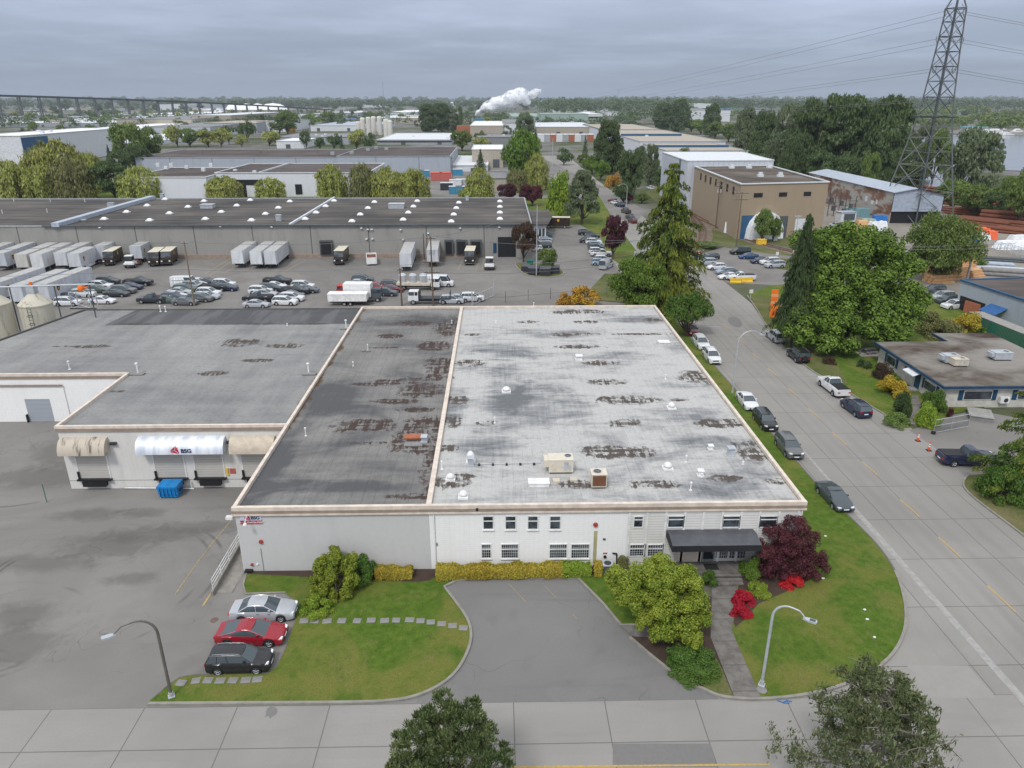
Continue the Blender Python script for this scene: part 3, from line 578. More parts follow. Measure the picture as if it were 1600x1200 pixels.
# river
sheet('river',[P(1395,262),P(1395,212),P(1620,209),(4000,620),(4000,300),P(1700,300),P(1600,268),P(1540,266),P(1500,290),P(1460,300)],.3,M_['water'])
sheet('far_field_paving',[P(*q) for q in [(610,276),(640,300),(760,312),(835,312),(860,280),(880,262),(760,262)]],.02,M_['far_asphalt'])
sheet('side_road',[P(*q) for q in [(830,238),(905,275),(960,300),(1010,330),(990,350),(940,330),(890,290),(860,262),(800,250)]],.022,M_['far_asphalt'])
sheet('far_yard_paving',[P(*q) for q in [(0,262),(300,262),(600,262),(620,312),(0,312)]],.016,M_['far_asphalt'])
sheet('far_lawn',[P(*q) for q in [(0,300),(150,295),(300,296),(430,300),(600,302),(600,309),(0,309)]],.03,M_['grass'])
# ================================================================ the main building
bld = empty('warehouse',(0,50.4,0),label='long low white warehouse with worn pale and grey flat roofs and a black entrance canopy',cat='warehouse')
BO = (0,50.4,0)
def bpart(mb,name,mats,parent=bld,smooth=False,label=None):
 """part modelled in world coordinates under the building's empty"""
 o = mb.build(name,mats,None,smooth)
 o.parent = parent; org = Vector((0,0,0)); q = parent
 while q is not None: org += q.location; q = q.parent
 o.location = -org
 if label: o['label'] = label
 return o
XW,XD,XE,YN = -20.9,-5.6,24.4,109.8
ZT,ZR = 6.1,5.8
def wallbox(x0,y0,x1,y1,z0=-1.3,z1=5.55,t=.3,sides='sewn',m='wall_white',name='wall',label=None):
 w = MB()
 if 's' in sides: w.box(x0,y0,z0,x1,y0 + t,z1)
 if 'n' in sides: w.box(x0,y1 - t,z0,x1,y1,z1)
 if 'w' in sides: w.box(x0,y0 + t + .001,z0,x0 + t,y1 - t - .001,z1)
 if 'e' in sides: w.box(x1 - t,y0 + t + .001,z0,x1,y1 - t - .001,z1)
 return bpart(w,name,M_[m],label=label)
wallbox(XD,YF,XE,YN,sides='sen',label='bright white painted front wall')
wallbox(XW,YF,XD - .01,YN,sides='swn',m='wall_grey',label='plain grey painted front wall')
CX0,CY0,CY1 = -43.5,66.2,81.1
w = MB(); w.box(CX0,CY0,-1.3,XW - .01,CY0 + .3,5.55); w.box(CX0,CY0 + .301,-1.3,CX0 + .3,CY1,5.55); bpart(w,'wall',M_['wall_dock'],label='white block wall with loading docks')
w = MB(); w.box(-72,CY1,-1.3,CX0 - .01,CY1 + .3,5.55); w.prism([(-70.0,CY1 + .301),(-69.7,CY1 + .301),(-63.1,YN),(-63.4,YN)],-1,5.55); w.box(-63,YN - .3,-1,XW - .01,YN,5.55); bpart(w,'wall',M_['wall_white'],label='white wall with the grey roll-up door')
# roofs
bpart(MB().box(XD + .02,YF + .2,5.5,XE - .2,YN - .2,ZR),'roof',M_['roof_a'],label='worn pale flat roof with brown moss patches')
bpart(MB().box(XW + .2,YF + .2,5.5,XD - .02,YN - .2,ZR - .01),'roof',M_['roof_b'],label='dark grey flat roof with rust brown moss patches')
bpart(MB().prism([(CX0 + .2,CY0 + .2),(XW - .02,CY0 + .2),(XW - .02,YN - .2),(-63.2,YN - .2),(-69.8,CY1 + .2),(CX0 + .2,CY1 + .2)],5.5,ZR - .02),'roof',M_['roof_c'],label='large plain grey felt roof')
# coping and fascia
def coping(pts,w=.3,z=ZT,m='cream_trim',h=.32,name='coping',label=None,mb=None):
 own = mb is None; mb = mb or MB()
 for (x0,y0),(x1,y1) in zip(pts[:-1],pts[1:]):
  d = Vector((x1 - x0,y1 - y0)).normalized(); n = Vector((-d.y,d.x)) * w / 2; e = d * (w / 2)
  q = [(x0 - n.x - e.x,y0 - n.y - e.y),(x1 - n.x + e.x,y1 - n.y + e.y),(x1 + n.x + e.x,y1 + n.y + e.y),(x0 + n.x - e.x,y0 + n.y - e.y)]
  mb.prism(q,z - h,z,bottom=True)
 return bpart(mb,name,M_[m],label=label) if own else mb
coping([(XW - .02,YF + .02),(XE + .02,YF + .02)],.32)
coping([(XE,YF + .25),(XE,YN - .25)],.3,ZT - .002)
coping([(XD,YF + .25),(XD,YN - .25)],.42,ZT - .003,'white_trim_p' if 'white_trim_p' in M_ else 'cream_trim')
coping([(XW,YF + .25),(XW,CY0 + 1)],.3,ZT - .002); coping([(XW,CY0 + 1.3),(XW,YN - .25)],.3,ZT - .003)
coping([(XD,YN),(XE,YN)],.36,ZT - .004); coping([(XW,YN + .002),(XD - .3,YN + .002)],.36,ZT - .006,'cream_trim'); coping([(-63.4,YN),(XW - .3,YN)],.2,ZT - .15,'kerb_dark',.2)
coping([(CX0,CY0),(XW - .3,CY0)],.3,ZT - .01,h=.3); coping([(CX0,CY0 + .3),(CX0,CY1)],.3,ZT - .02); coping([(-72,CY1),(CX0 - .3,CY1)],.3,ZT - .01); coping([(-70,CY1 + .2),(-63.4,YN)],.22,ZT - .12,'kerb_dark',.25)
f = MB(); f.box(XW - .16,YF - .15,5.5,XE + .16,YF - .001,5.78 - .002); bpart(f,'fascia',M_['trim_dark'])
f = MB(); f.box(XW - .2,YF - .19,5.36,XE + .2,YF - .001,5.498); bpart(f,'fascia',M_['cream_trim'])
f = MB(); f.box(CX0 - .12,CY0 - .13,5.45,XW - .3,CY0 - .001,5.75); bpart(f,'fascia',M_['trim_dark'])
f = MB(); f.box(-72,CY1 - .13,5.45,CX0 - .3,CY1 - .001,5.75); bpart(f,'fascia',M_['trim_dark'])
def window(px0,py0,px1,py1,grid=None,fr=.075,parent=bld,Y=YF,mf='white_paint',mg='win_glass',upper=.36,sill=True):
 x0,z1 = FP(px0,py0,Y); x1,z0 = FP(px1,py1,Y)
 m = MB(); y0 = Y - .07; y1 = Y - .002
 m.box(x0,y0,z1 - fr,x1,y1,z1); m.box(x0,y0,z0 + fr,x0 + fr,y1,z1 - fr); m.box(x1 - fr,y0,z0 + fr,x1,y1,z1 - fr); m.box(x0,y0,z0,x1,y1,z0 + fr)
 zm = z1 - (z1 - z0) * upper
 if upper: m.box(x0 + fr,y0 + .01,zm - .04,x1 - fr,y1,zm + .04)
 if sill: m.box(x0 - .04,Y - .14,z0 - .07,x1 + .04,y1,z0)
 wnd = bpart(m,'window',M_[mf],parent)
 g = MB().box(x0 + fr,Y - .03,z0 + fr,x1 - fr,Y - .004,z1 - fr)
 bpart(g,'pane',M_[mg],wnd)
 if grid:
  gm = MB(); nx,nz = grid
  for i in range(1,nx): xx = x0 + fr + (x1 - x0 - 2 * fr) * i / nx; gm.box(xx - .009,Y - .045,z0 + fr,xx + .009,Y - .032,z1 - fr)
  for i in range(1,nz):
   zz_ = z0 + fr + (z1 - z0 - 2 * fr) * i / nz; gm.box(x0 + fr,Y - .047,zz_ - .009,x1 - fr,Y - .0455,zz_ + .009)
  bpart(gm,'security_bars',M_['white_paint'],wnd)
 return wnd
for a,b in ((754,771.6),(789,806.6),(824,841),(858.6,876)): window(a,805.6,b,827,upper=.38)
window(751.6,849.4,768,872,(4,5)); window(782.4,849.4,810.4,872,(8,5)); window(858,849.4,886,872,(8,5)); window(892,849.4,920.6,872,(8,5))
# siding bay with pilasters
sx0,sz1 = FP(984,792.5); sx1,_ = FP(1247,792.5)
bpart(MB().box(sx0,YF - .05,.1,sx1,YF - .002,5.3),'siding_panel',M_['wall_siding'])
m = MB()
for px in (984,1011.6,1041.2,1070.5,1099.7,1129,1158.3,1187.5,1217,1247):
 x,_ = FP(px,800); m.box(x - .09,YF - .12,.1,x + .09,YF - .051,5.3)
bpart(m,'pilasters',M_['white_paint'])
YS = YF - .05
for a,b,c,d in ((990,806,1004.5,824),(1043.5,805.5,1068,824),(1129.5,805.5,1155,824),(1187.5,805.5,1213,824)): window(a,c * 0 + b,c,d,Y=YS,sill=False,upper=.32)
window(983.5,850,1007.5,869,(6,5),Y=YS,sill=False); window(1011.5,850,1035.5,869,(6,5),Y=YS,sill=False)
# porch, steps, door, mat
pz = .55; px0,_ = P(1060,880,pz); px1,_ = P(1158,880,pz)
por = MB(); por.box(13.9,48.75,0,20.1,YF - .001,pz); pr = bpart(por,'porch',M_['path_conc'])
stp = MB()
for i in range(3): stp.box(17.3,48.75 - .34 * (i + 1),0,19.35,48.749 - .34 * i,pz - .14 * (i + 1) + .03)
bpart(stp,'steps',M_['path_conc'],pr)
x0,z1 = FP(1066,858); x1,z0 = FP(1147,882.5)
bpart(MB().box(14.4,YF - .12,pz,16.55,YF - .051,3.0),'entrance_panel',M_['cream_trim'],label='plain cream wall panel beside the door')
dr = bpart(MB().box(16.6,YF - .14,pz,16.68,YF - .06,2.9).box(17.52,YF - .14,pz,17.6,YF - .06,2.9).box(16.68,YF - .14,2.75,17.52,YF - .06,2.9).box(16.68,YF - .13,pz,17.52,YF - .07,pz + .25),'door',M_['steel'])
bpart(MB().box(16.68,YF - .11,pz + .25,17.52,YF - .08,2.75),'pane',M_['glass'],dr); bpart(MB().box(17.4,YF - .18,1.3,17.44,YF - .115,1.75),'handle',M_['steel'],dr)
for a,b in ((17.65,18.75),(18.8,20.2)):
 fr = .06; z0,z1 = pz + .25,2.9; m = MB().box(a,YF - .13,z0,b,YF - .06,z0 + fr).box(a,YF - .13,z1 - fr,b,YF - .06,z1).box(a,YF - .13,z0 + fr,a + fr,YF - .06,z1 - fr).box(b - fr,YF - .13,z0 + fr,b,YF - .06,z1 - fr)
 wn_ = bpart(m,'window',M_['white_paint']); bpart(MB().box(a + fr,YF - .1,z0 + fr,b - fr,YF - .07,z1 - fr),'pane',M_['win_glass'],wn_)
 gm = MB()
 for i in range(1,6): xx = a + (b - a) * i / 6; gm.box(xx - .013,YF - .115,z0 + fr,xx + .013,YF - .102,z1 - fr)
 for i in range(1,6): zz_ = z0 + (z1 - z0) * i / 6; gm.box(a + fr,YF - .117,zz_ - .013,b - fr,YF - .1155,zz_ + .013)
 bpart(gm,'security_bars',M_['white_paint'],wn_)
tag(MB().box(-.55,-.42,0,.55,.42,.02).build('door_mat',M_['rubber'],loc=(17.2,49.55,pz + .004)),'black rubber door mat on the porch in front of the entrance door','door mat')
# canopy
cx0,cz1 = FP(1041,827); cx1,_ = FP(1190,827); yo = YF - 2.3; zo = HT(15,yo,853); zv = HT(15,yo,862.5)
cxa = FP(1046,855,yo)[0]; cxb = FP(1190,855,yo)[0]; ym = YF - 1.1; zm_ = (cz1 + zo) / 2 + .22
m = MB(); T = [(YF - .06,cz1),(ym,zm_),(yo,zo)]
for (ya,za),(yb,zb),mi in ((T[0],T[1],0),(T[1],T[2],0)):
 m.face([(cx0,ya,za),(cxb,ya,za),(cxb,yb,zb),(cx0,yb,zb)],mi)
m.face([(cx0,yo,zo),(cxb,yo,zo),(cxb,yo,zv),(cx0,yo,zv)],1)
for x in (cx0,cxb): m.face([(x,YF - .06,cz1),(x,ym,zm_),(x,yo,zo),(x,yo,zv),(x,YF - .06,zv)],1)
m.face([(cx0,yo,zv + .01),(cxb,yo,zv + .01),(cxb,YF - .06,zv + .01),(cx0,YF - .06,zv + .01)],1)
bpart(m,'canopy',[M_['canvas_grey'],M_['canvas_black']],label='black and charcoal canvas entrance canopy')
# small fittings on the front wall
def fit(px,py,mb_fn,name,mat_,label=None,Y=YF):
 x,z = FP(px,py,Y); m = MB(); mb_fn(m,x,z); return bpart(m,name,M_[mat_],label=label,smooth=False)
plain('bell_red',(.33,.05,.04),.6)
fit(930.4,819.4,lambda m,x,z: (m.cyl((x,YF - .01,z),(x,YF - .16,z),.2,.17,16)),'alarm_bell','bell_red','round red alarm bell')
plain('streak',(.40,.36,.20),.9)
fit(930,851,lambda m,x,z: m.box(x - .14,YF - .006,.4,x + .14,YF - .0015,z + 1.3),'water_stain','streak')
fit(745.5,794.5,lambda m,x,z: m.box(x - .09,YF - .2,z - .12,x + .09,YF - .001,z + .12),'wall_lamp','black')
fit(681.5,849.5,lambda m,x,z: m.box(x - .12,YF - .1,z - .12,x + .12,YF - .001,z + .12),'meter_box','steel')
fit(944,842,lambda m,x,z: m.box(x - .1,YF - .09,z - .06,x + .1,YF - .001,z + .06),'wall_lamp','dark_steel')
fit(945,869,lambda m,x,z: m.tube([(x + .6,YF - .1,z + .35),(x + .95,YF - .1,z + .3),(x + 1.0,YF - .1,z - .8)],.06,8),'gas_pipe','black')
fit(945,869,lambda m,x,z: m.cyl((x,YF - .05,z),(x,YF - .12,z),.13,.13,12),'gas_meter','black')
plain('red_small',(.45,.12,.10),.7)
fit(945.5,864.5,lambda m,x,z: m.box(x - .18,YF - .02,z - .07,x + .18,YF - .001,z + .07),'notice_plate','red_small')
fit(408,846,lambda m,x,z: m.cyl((x,YF - .01,z),(x,YF - .15,z),.18,.15,16),'alarm_bell','bell_red','round red alarm bell')
fit(394,881.5,lambda m,x,z: m.cyl((x,YF - .01,z),(x,YF - .15,z),.12,.1,12),'fire_connection','bell_red')
fit(402,881.5,lambda m,x,z: m.box(x - .06,YF - .1,z - .06,x + .1,YF - .001,z + .06),'tap','white_paint')
fit(409.5,871,lambda m,x,z: m.cyl((x,YF - .03,.1),(x,YF - .03,z + .9),.02,.02,6),'downpipe','stone')
fit(390,892.5,lambda m,x,z: m.box(x - .3,YF - .35,0,x + .3,YF - .001,.3),'kerb_block','black')
for px,w_ in ((1128,.5),(1136,.35),(1141,.2),(985,.25)): fit(px,793.5,lambda m,x,z: m.box(x - w_ / 2,YF - .125,z - .05,x + w_ / 2,YF - .02,z + .07),'rusted_flashing','rust')
bpart(MB().cyl((sx1 + .35,YF - .09,.1),(sx1 + .35,YF - .09,5.3),.05,.05,8),'downpipe',M_['white_paint']); bpart(MB().cyl((XD + .4,YF - .09,.1),(XD + .4,YF - .09,5.3),.05,.05,8),'downpipe',M_['white_paint'])
# sign
s0x,s0z = FP(367.5,803); s1x,s1z = FP(409,811.5); r0x,r0z = FP(375,813.4); r1x,r1z = FP(410.3,818.2)
plain('sign_blue_white',(.50,.58,.68),.5); plain('logo_red',(.50,.02,.05),.5); plain('logo_navy',(.015,.03,.10),.5)
sg = bpart(MB().box(s0x + .35,YF - .05,r0z + .02,s1x,YF - .001,s0z),'sign_panel',M_['sign_blue_white'],label='pale blue sign panel with a red triangle mark')
bpart(MB().box(r0x,YF - .055,r1z,r1x,YF - .001,r0z),'address_strip',M_['logo_red'],label='dark red address strip with white lettering')
def text(body,size,loc,m,parent,name='lettering',rot=(R(90),0,0),depth=.012,bold=0.0):
 c = bpy.data.curves.new(name,'FONT'); c.body = body; c.size = size; c.extrude = depth; c.offset = bold; c.align_x = 'CENTER'; c.align_y = 'CENTER'
 t = bpy.data.objects.new(name,c); link(t); t.rotation_euler = rot; t.location = loc; c.materials.append(M_[m])
 dg = bpy.context.evaluated_depsgraph_get(); me = bpy.data.meshes.new_from_object(t.evaluated_get(dg)); me.name = name
 o = bpy.data.objects.new(name,me); link(o); o.matrix_world = Matrix.LocRotScale(Vector(loc),t.rotation_euler,None); bpy.data.objects.remove(t)
 org = Vector((0,0,0)); q = parent
 while q is not None: org += q.location; q = q.parent
 mw = o.matrix_world.copy(); o.parent = parent; o.location = Vector(loc) - org; o.rotation_euler = rot
 return o
def logo(x,z,s,Y,parent):
 """red sail triangle split by pale lines"""
 m = MB(); y = Y
 for t in ([(-.5,-.15),(.18,.5),(-.02,-.02)],[(.22,.5),(.5,-.5),(.08,-.05)],[(-.5,-.24),(0.0,-.12),(.42,-.5)]):
  m.prism([(a,b) for a,b in t],0,.02)
 for i,v in enumerate(m.v): m.v[i] = (x + v[0] * s,y - v[2],z + v[1] * s)
 return bpart(m,'emblem',M_['logo_red'],parent)
lx,lz = FP(386.5,808); logo(lx,lz,.5,YF - .052,sg); lx,lz = FP(399,808.8); text('BSG',.4,(lx,YF - .06,lz),'logo_navy',sg,bold=.01)
text('581 - 796 CHESTER STREET',.17,((r0x + r1x) / 2,YF - .062,(r0z + r1z) / 2),'white_paint',sg,bold=.004)
o = MB().tube([(s0x + .95,YF,5.45),(s0x + .95,YF - .5,5.3),(s0x + .95,YF - .75,5.1)],.03).lathe([(0,.05),(.13,0),(.16,-.12),(0,-.12)],10,(s0x + .95,YF - .8,5.05)); bpart(o,'sign_lamp',M_['white_paint'])
o = MB().tube([(XW,YF + .6,5.0),(XW - .45,YF + .55,4.9)],.03).box(XW - .95,YF + .35,4.7,XW - .4,YF + .75,4.92); bpart(o,'wall_lamp',M_['white_paint'])
# docks
zy = -.95
def dock(px0,px1,py0,py1,m='shutter'):
 x0,z1 = FP(px0,py0,CY0); x1,_ = FP(px1,py0,CY0); z0 = .25
 d = bpart(MB().box(x0,CY0 - .03,z0,x1,CY0 - .001,z1),'dock_door',M_[m])
 bpart(MB().box(x0 - .12,CY0 - .06,z0,x0 - .001,CY0 - .001,z1),'frame',M_['white_paint'],d); bpart(MB().box(x1 + .001,CY0 - .06,z0,x1 + .12,CY0 - .001,z1),'frame',M_['white_paint'],d)
 bpart(MB().box(x0 - .2,CY0 - .4,z0 - .16,x1 + .2,CY0 - .031,z0 - .001).box(x0 + .35,CY0 - .5,z0 - .75,x1 - .35,CY0 - .002,z0 - .17).box(x0 - .12,CY0 - .2,z0,x0 + .05,CY0 - .061,z0 + .8),'dock_leveller',M_['black'],d)
 return d
dock(117.5,165,712,745); dock(239,285,711,745); dock(302,346,711,745,'shutter'); dock(377,425,711,745)
def dockcanopy(px0,px1,py0,py1,m,name='dock_awning'):
 x0,z1 = FP(px0,py0,CY0); x1,_ = FP(px1,py0,CY0); z0 = FP(px0,py1,CY0 - 1.2)[1]; n = 9; mb = MB(); pr_ = []
 for i in range(n + 1):
  a = math.pi / 2 * i / n; pr_.append((CY0 - .001 - 1.2 * math.sin(a),z0 + (z1 - z0) * math.cos(a)))
 for (ya,za),(yb,zb) in zip(pr_[:-1],pr_[1:]): mb.face([(x0,ya,za),(x1,ya,za),(x1,yb,zb),(x0,yb,zb)])
 for x in (x0,x1): mb.face([(x,CY0 - .001,z0)] + [(x,y,z) for y,z in pr_])
 return bpart(mb,name,M_[m],smooth=True),x0,x1,z0,z1
k = NM('awning_white',.45,.2,.5); p = k.pos(); k.col(k.mix(k.rng(k.noise(k.mp(p,(1.5,.2,.2)),1,4),.4,.65),(.78,.81,.86),(.55,.60,.68)))
dockcanopy(95,168,683,713,'awning_stained')[0]['label'] = 'cream half-round dock awning streaked with dark stains'
aw,ax0,ax1,az0,az1 = dockcanopy(216,352,682,711,'awning_white'); aw['label'] = 'shiny white half-round dock awning with red emblem and letters'
dockcanopy(361,430,680,710,'awning_beige' if plain('awning_beige',(.52,.45,.36),.7) else '')[0]['label'] = 'plain beige half-round dock awning'
lx,lz = FP(272,703,CY0 - 1.22); logo(lx,lz,.9,CY0 - 1.21,aw); lx,lz = FP(290.5,705,CY0 - 1.22); text('BSG',.6,(lx,CY0 - 1.225,lz),'logo_navy',aw,bold=.012)
m = MB();
for px,py in ((178,692),(360,690)): x,z = FP(px,py,CY0); m.box(x - .3,CY0 - .3,z - .12,x + .3,CY0 - .001,z + .12)
bpart(m,'floodlights',M_['dark_steel'])
fit(364,736,lambda m,x,z: m.box(x - .3,CY0 - .03,z - .3,x + .3,CY0 - .001,z + .3),'warning_sign','red_small',Y=CY0); fit(355.5,735,lambda m,x,z: m.box(x - .1,CY0 - .15,z - .5,x + .1,CY0 - .001,z + .3),'switch_box','yellow',Y=CY0)
fit(110,760,lambda m,x,z: m.box(x,CY0 - .012,-.05,XW - .3,CY0 - .001,0.0),'wall_joint','stone',Y=CY0)
bpart(MB().tube([(-38,CY0 - .2,-.8),(-34.2,CY0 - .25,-.85),(-31,CY0 - .35,-.88)],.07,6).tube([(-31.3,CY0 - .2,-.85),(-31.3,CY0 - .2,-.1)],.05,6),'drain_pipe',M_['white_paint'])
# drive-in door of the set-back wing
x0,z1 = FP(2,603,CY1); x1,_ = FP(99,603,CY1)
bpart(MB().box(-72,CY1 - .14,0,x1,CY1 - .002,z1),'wall_bay',M_['wall_white'],label='shallow white wall bay round the grey door')
bpart(MB().box(-72,CY1 - .3,z1 + .001,x1,CY1 - .131,z1 + .18),'lintel',M_['trim_dark'])
x0,z1 = FP(38,623.5,CY1 - .14); x1,_ = FP(77,623.5,CY1 - .14); k = NM('door_grey',.5,0,.3); p = k.pos(); k.col(k.mix(k.math('MULTIPLY',k.every(k.sep(p)[2],.55,0,.02),.5),(.33,.36,.40),(.2,.22,.25)))
bpart(MB().box(x0,CY1 - .17,.02,x1,CY1 - .141,z1),'roll_up_door',M_['door_grey'])
bpart(MB().box(x0 - .12,CY1 - .5,0,x0 - .02,CY1 - .171,1.0),'door_guard',M_['black'])
# wheelchair ramp wall with railing on the west side
rx = -22.35
rp = empty('ramp_wall',(rx,47.3,0),label='low white ramp wall with white railing beside the grey wall',cat='ramp')
m = MB().box(-.1,0,-1,.1,17,.42);
m.box(.101,.4,-1,1.44,17,.02); m.build('kerb_wall',M_['kerb'],rp)
m = MB()
for i in range(9): m.cyl((0,.3 + i * 1.9,.42),(0,.3 + i * 1.9,1.35),.035,.035,6)
for z in (.75,1.05,1.35): m.cyl((0,.3,z),(0,15.5,z),.03,.03,6)
m.build('railing',M_['white_paint'],rp)
# thin chain-link post by the dock
fx,fy = P(72,780,-.6); m = MB()
m.cyl((0,0,0),(0,0,2.0),.04,.04,6); tag(m.build('fence_post',M_['green_box'],loc=(fx,fy,gz(fx,fy))),'thin green fence post standing alone in the yard left of the docks','fence post')
# roof furniture fixed to the roofs (parts of the building)
def rp_(px,py,z=ZR): return P(px,py,z)
def pipe(px,py,h=.9,r=.05,m='white_paint',cap=True,zb=ZR):
 x,y = rp_(px,py,zb); q = MB().cyl((x,y,zb - .02),(x,y,zb + h),r,r,8)
 q.cyl((x,y,zb),(x,y,zb + .05),r * 2.6,r * 2.2,10)
 if cap: q.lathe([(0,.12),(r * 1.8,.06),(r * 2.0,-.06),(0,-.06)],10,(x,y,zb + h))
 return bpart(q,'vent_pipe',M_[m])
def mushroom(px,py,r=.34,h=.5,zb=ZR,m='white_paint',fat=True):
 x,y = rp_(px,py,zb); q = MB().box(x - r * 1.25,y - r * 1.25,zb - .02,x + r * 1.25,y + r * 1.25,zb + .14)
 q.lathe([(r * .75,.14),(r * .75,h * .6),(r * 1.05,h * .6),(r * 1.05,h * .75),(r * .8,h),(r * .4,h * 1.18),(0,h * 1.25)],16,(x,y,zb))
 return bpart(q,'roof_vent',M_[m],smooth=True)
for a in ((704,749,.33,.45),(724,777,.33,.5),(791,612,.4,.5),(1043,732,.36,.5),(1049,638,.36,.55)): mushroom(*a)
def boxvent(px,py,w,d,h,m='galv',zb=ZR):
 x,y = rp_(px,py,zb); q = MB().box(x - w / 2,y - d / 2,zb - .02,x + w / 2,y + d / 2,zb + h).box(x - w * .62,y - d * .62,zb - .02,x + w * .62,y + d * .62,zb + .12).box(x - w * .62,y - d * .7,zb + h,x + w * .62,y + d * .62,zb + h + .06)
 return bpart(q,'roof_vent',M_[m])
boxvent(735.5,727,.5,.5,.75); mushroom(735.5,722,.34,.9,m='white_paint'); boxvent(904.5,562,.7,.7,.55,'white_paint'); boxvent(1141.5,711,.55,.6,.75,'galv'); boxvent(1094,743,.45,.45,.5,'white_paint'); boxvent(1110,702,.4,.4,.4,'white_paint')
boxvent(1037,536,1.2,.9,.2,'white_paint')
for a in ((690.5,733,.75),(773,661,.6),(1040,592,.5),(1079,766,.7),(1096,745,.3),(1072,722,.6),(775,504,.25),(834,478,.5),(1161,725,.2)): pipe(*a)
for a in ((575,549,.9),(478,681,.8),(706,505,.4),(552,572,.5),(449,509,.3)): pipe(*a)
for a in ((216,584,1.3,.09),(109,577,1.0,.07),(482.5,583,1.2,.09),(541,512,1.1,.09),(251,487,.9,.07),(259,487,.8,.07)): pipe(*a)
for px,py in ((215,585),(483,585),(541,514)): boxvent(px,py,1.3,.5,.04,'stone')
m = MB(); x,y = rp_(571,549); m.box(x - .55,y - .2,ZR,x - .05,y + .2,ZR + .15).box(x + .1,y - .2,ZR,x + .6,y + .2,ZR + .15); bpart(m,'pipe_support',M_['stone'])
# orange tile stack and small unit on the grey roof
x,y = rp_(647,684); bpart(MB().box(x - .95,y - .3,ZR - .01,x + .95,y + .6,ZR + .14),'roof_hatch',M_['terracotta'] if 'terracotta' in M_ else M_[plain('terracotta',(.36,.13,.07),.8).name],label='flat terracotta coloured roof hatch')
x,y = rp_(647,694); bpart(MB().box(x - .9,y - .45,ZR - .01,x + .8,y + .45,ZR + .06),'hatch_pad',M_['stone']); boxvent(663,690,.5,.6,.55,'galv')
# skylight curb
x,y = rp_(842,757); bpart(MB().box(x - .85,y - .45,ZR - .02,x + .85,y + .45,ZR + .28).box(x - .9,y - .5,ZR + .281,x + .9,y + .5,ZR + .36),'skylight',M_['white_paint'])
for px,py in ((869,752),(896,750)): x,y = rp_(px,py); bpart(MB().box(x - .3,y - .3,ZR - .02,x + .3,y + .3,ZR + .15),'roof_curb',M_['beige_metal'])
# gas pipe on blocks across the roof
x0,y0 = rp_(738,727); x1,y1 = rp_(845,725); m = MB().cyl((x0,y0,ZR + .12),(x1,y1,ZR + .12),.035,.035,6); bpart(m,'gas_line',M_['galv'])
m = MB()
for i in range(5): x = x0 + (x1 - x0) * (i + .5) / 5; m.box(x - .09,y0 - .15,ZR,x + .09,y0 + .15,ZR + .15)
bpart(m,'pipe_blocks',M_['black'])
# air handling units standing on the roof: things of their own
def fan_top(m,x,y,z,r):
 m.lathe([(r,-.01),(r,.05),(r * .88,.05),(r * .88,-.01)],18,(x,y,z),2); m.cyl((x,y,z - .005),(x,y,z + .012),r * .86,r * .86,18,1)
 for i in range(5): a = math.pi * i / 5; m.bar((x - r * .86 * math.cos(a),y - r * .86 * math.sin(a),z + .04),(x + r * .86 * math.cos(a),y + r * .86 * math.sin(a),z + .04),.012,mi=2)
def rtu(px,py,L,Wd,Hh,label,fans=((.32,.05),),fr=.33,z=ZR,m='beige_metal',coil=None,rz=0,hood=True,px_lab=None):
 x,y = P(px,py,z); r = empty('rooftop_unit',(x,y,z),rz,label=label,cat='rooftop unit')
 MB().box(-L / 2 + .1,-Wd / 2 + .08,-.02,L / 2 - .1,Wd / 2 - .08,.16).build('base_rail',M_['dark_steel'],r)
 b = MB().box(-L / 2,-Wd / 2,.161,L / 2,Wd / 2,.16 + Hh)
 b.box(-L / 2 - .03,-Wd / 2 - .03,.16 + Hh + .001,L / 2 + .03,Wd / 2 + .03,.2 + Hh)
 for i in (1,2): xx = -L / 2 + L * i / 3; b.box(xx - .012,-Wd / 2 - .012,.2,xx + .012,-Wd / 2 - .001,.12 + Hh)
 b.build('cabinet',M_[m],r)
 f = MB()
 for fx,fy in fans: fan_top(f,fx * L,fy * Wd,.205 + Hh,fr)
 f.build('fan',[M_['dark_steel'],M_['black'],M_['steel']],r)
 if hood: MB().prism([(-Wd * .42,.5),(-Wd * .42,Hh + .1),(Wd * .3,Hh + .1),(Wd * .3,.5)],0,.1).v; hm = MB().box(-L / 2 - .42,-Wd * .4,.55 * Hh,-L / 2 - .001,Wd * .4,.12 + Hh); hm.build('intake_hood',M_[m],r)
 if coil:
  c = MB().box(-L / 2 + .08,-Wd / 2 - .03,.28,L / 2 - .08,-Wd / 2 - .001,.08 + Hh); c.build('coil',M_[coil],r)
  g = MB()
  for i in range(9): xx = -L / 2 + .08 + (L - .16) * i / 8; g.box(xx - .01,-Wd / 2 - .045,.28,xx + .01,-Wd / 2 - .031,.08 + Hh)
  g.build('coil_guard',M_['dark_steel'],r)
 else:
  MB().box(.12 * L,-Wd / 2 - .025,.4,.3 * L,-Wd / 2 - .013,Hh).box(.34 * L,-Wd / 2 - .025,.3,.4 * L,-Wd / 2 - .013,.7 * Hh).build('access_panel',M_['galv'],r)
 return r
plain('coil_rust',(.20,.085,.04),.85)
k = NM('unit_cream',.55,0,.35); p = k.pos(True); k.col(k.mix(k.rng(k.noise(p,2.4,5,.7),.45,.75,0,.4),(.64,.59,.49),(.40,.32,.24)))
rtu(875.5,735,2.1,1.35,1.15,'large cream air handling unit with round fan on the pale roof',((.3,.1),),.3,m='unit_cream')
rtu(934.5,759,1.25,1.1,1.15,'square cream condenser with rusty brown coil face on the pale roof',((-.1,0),),.36,m='unit_cream',coil='coil_rust',hood=False)
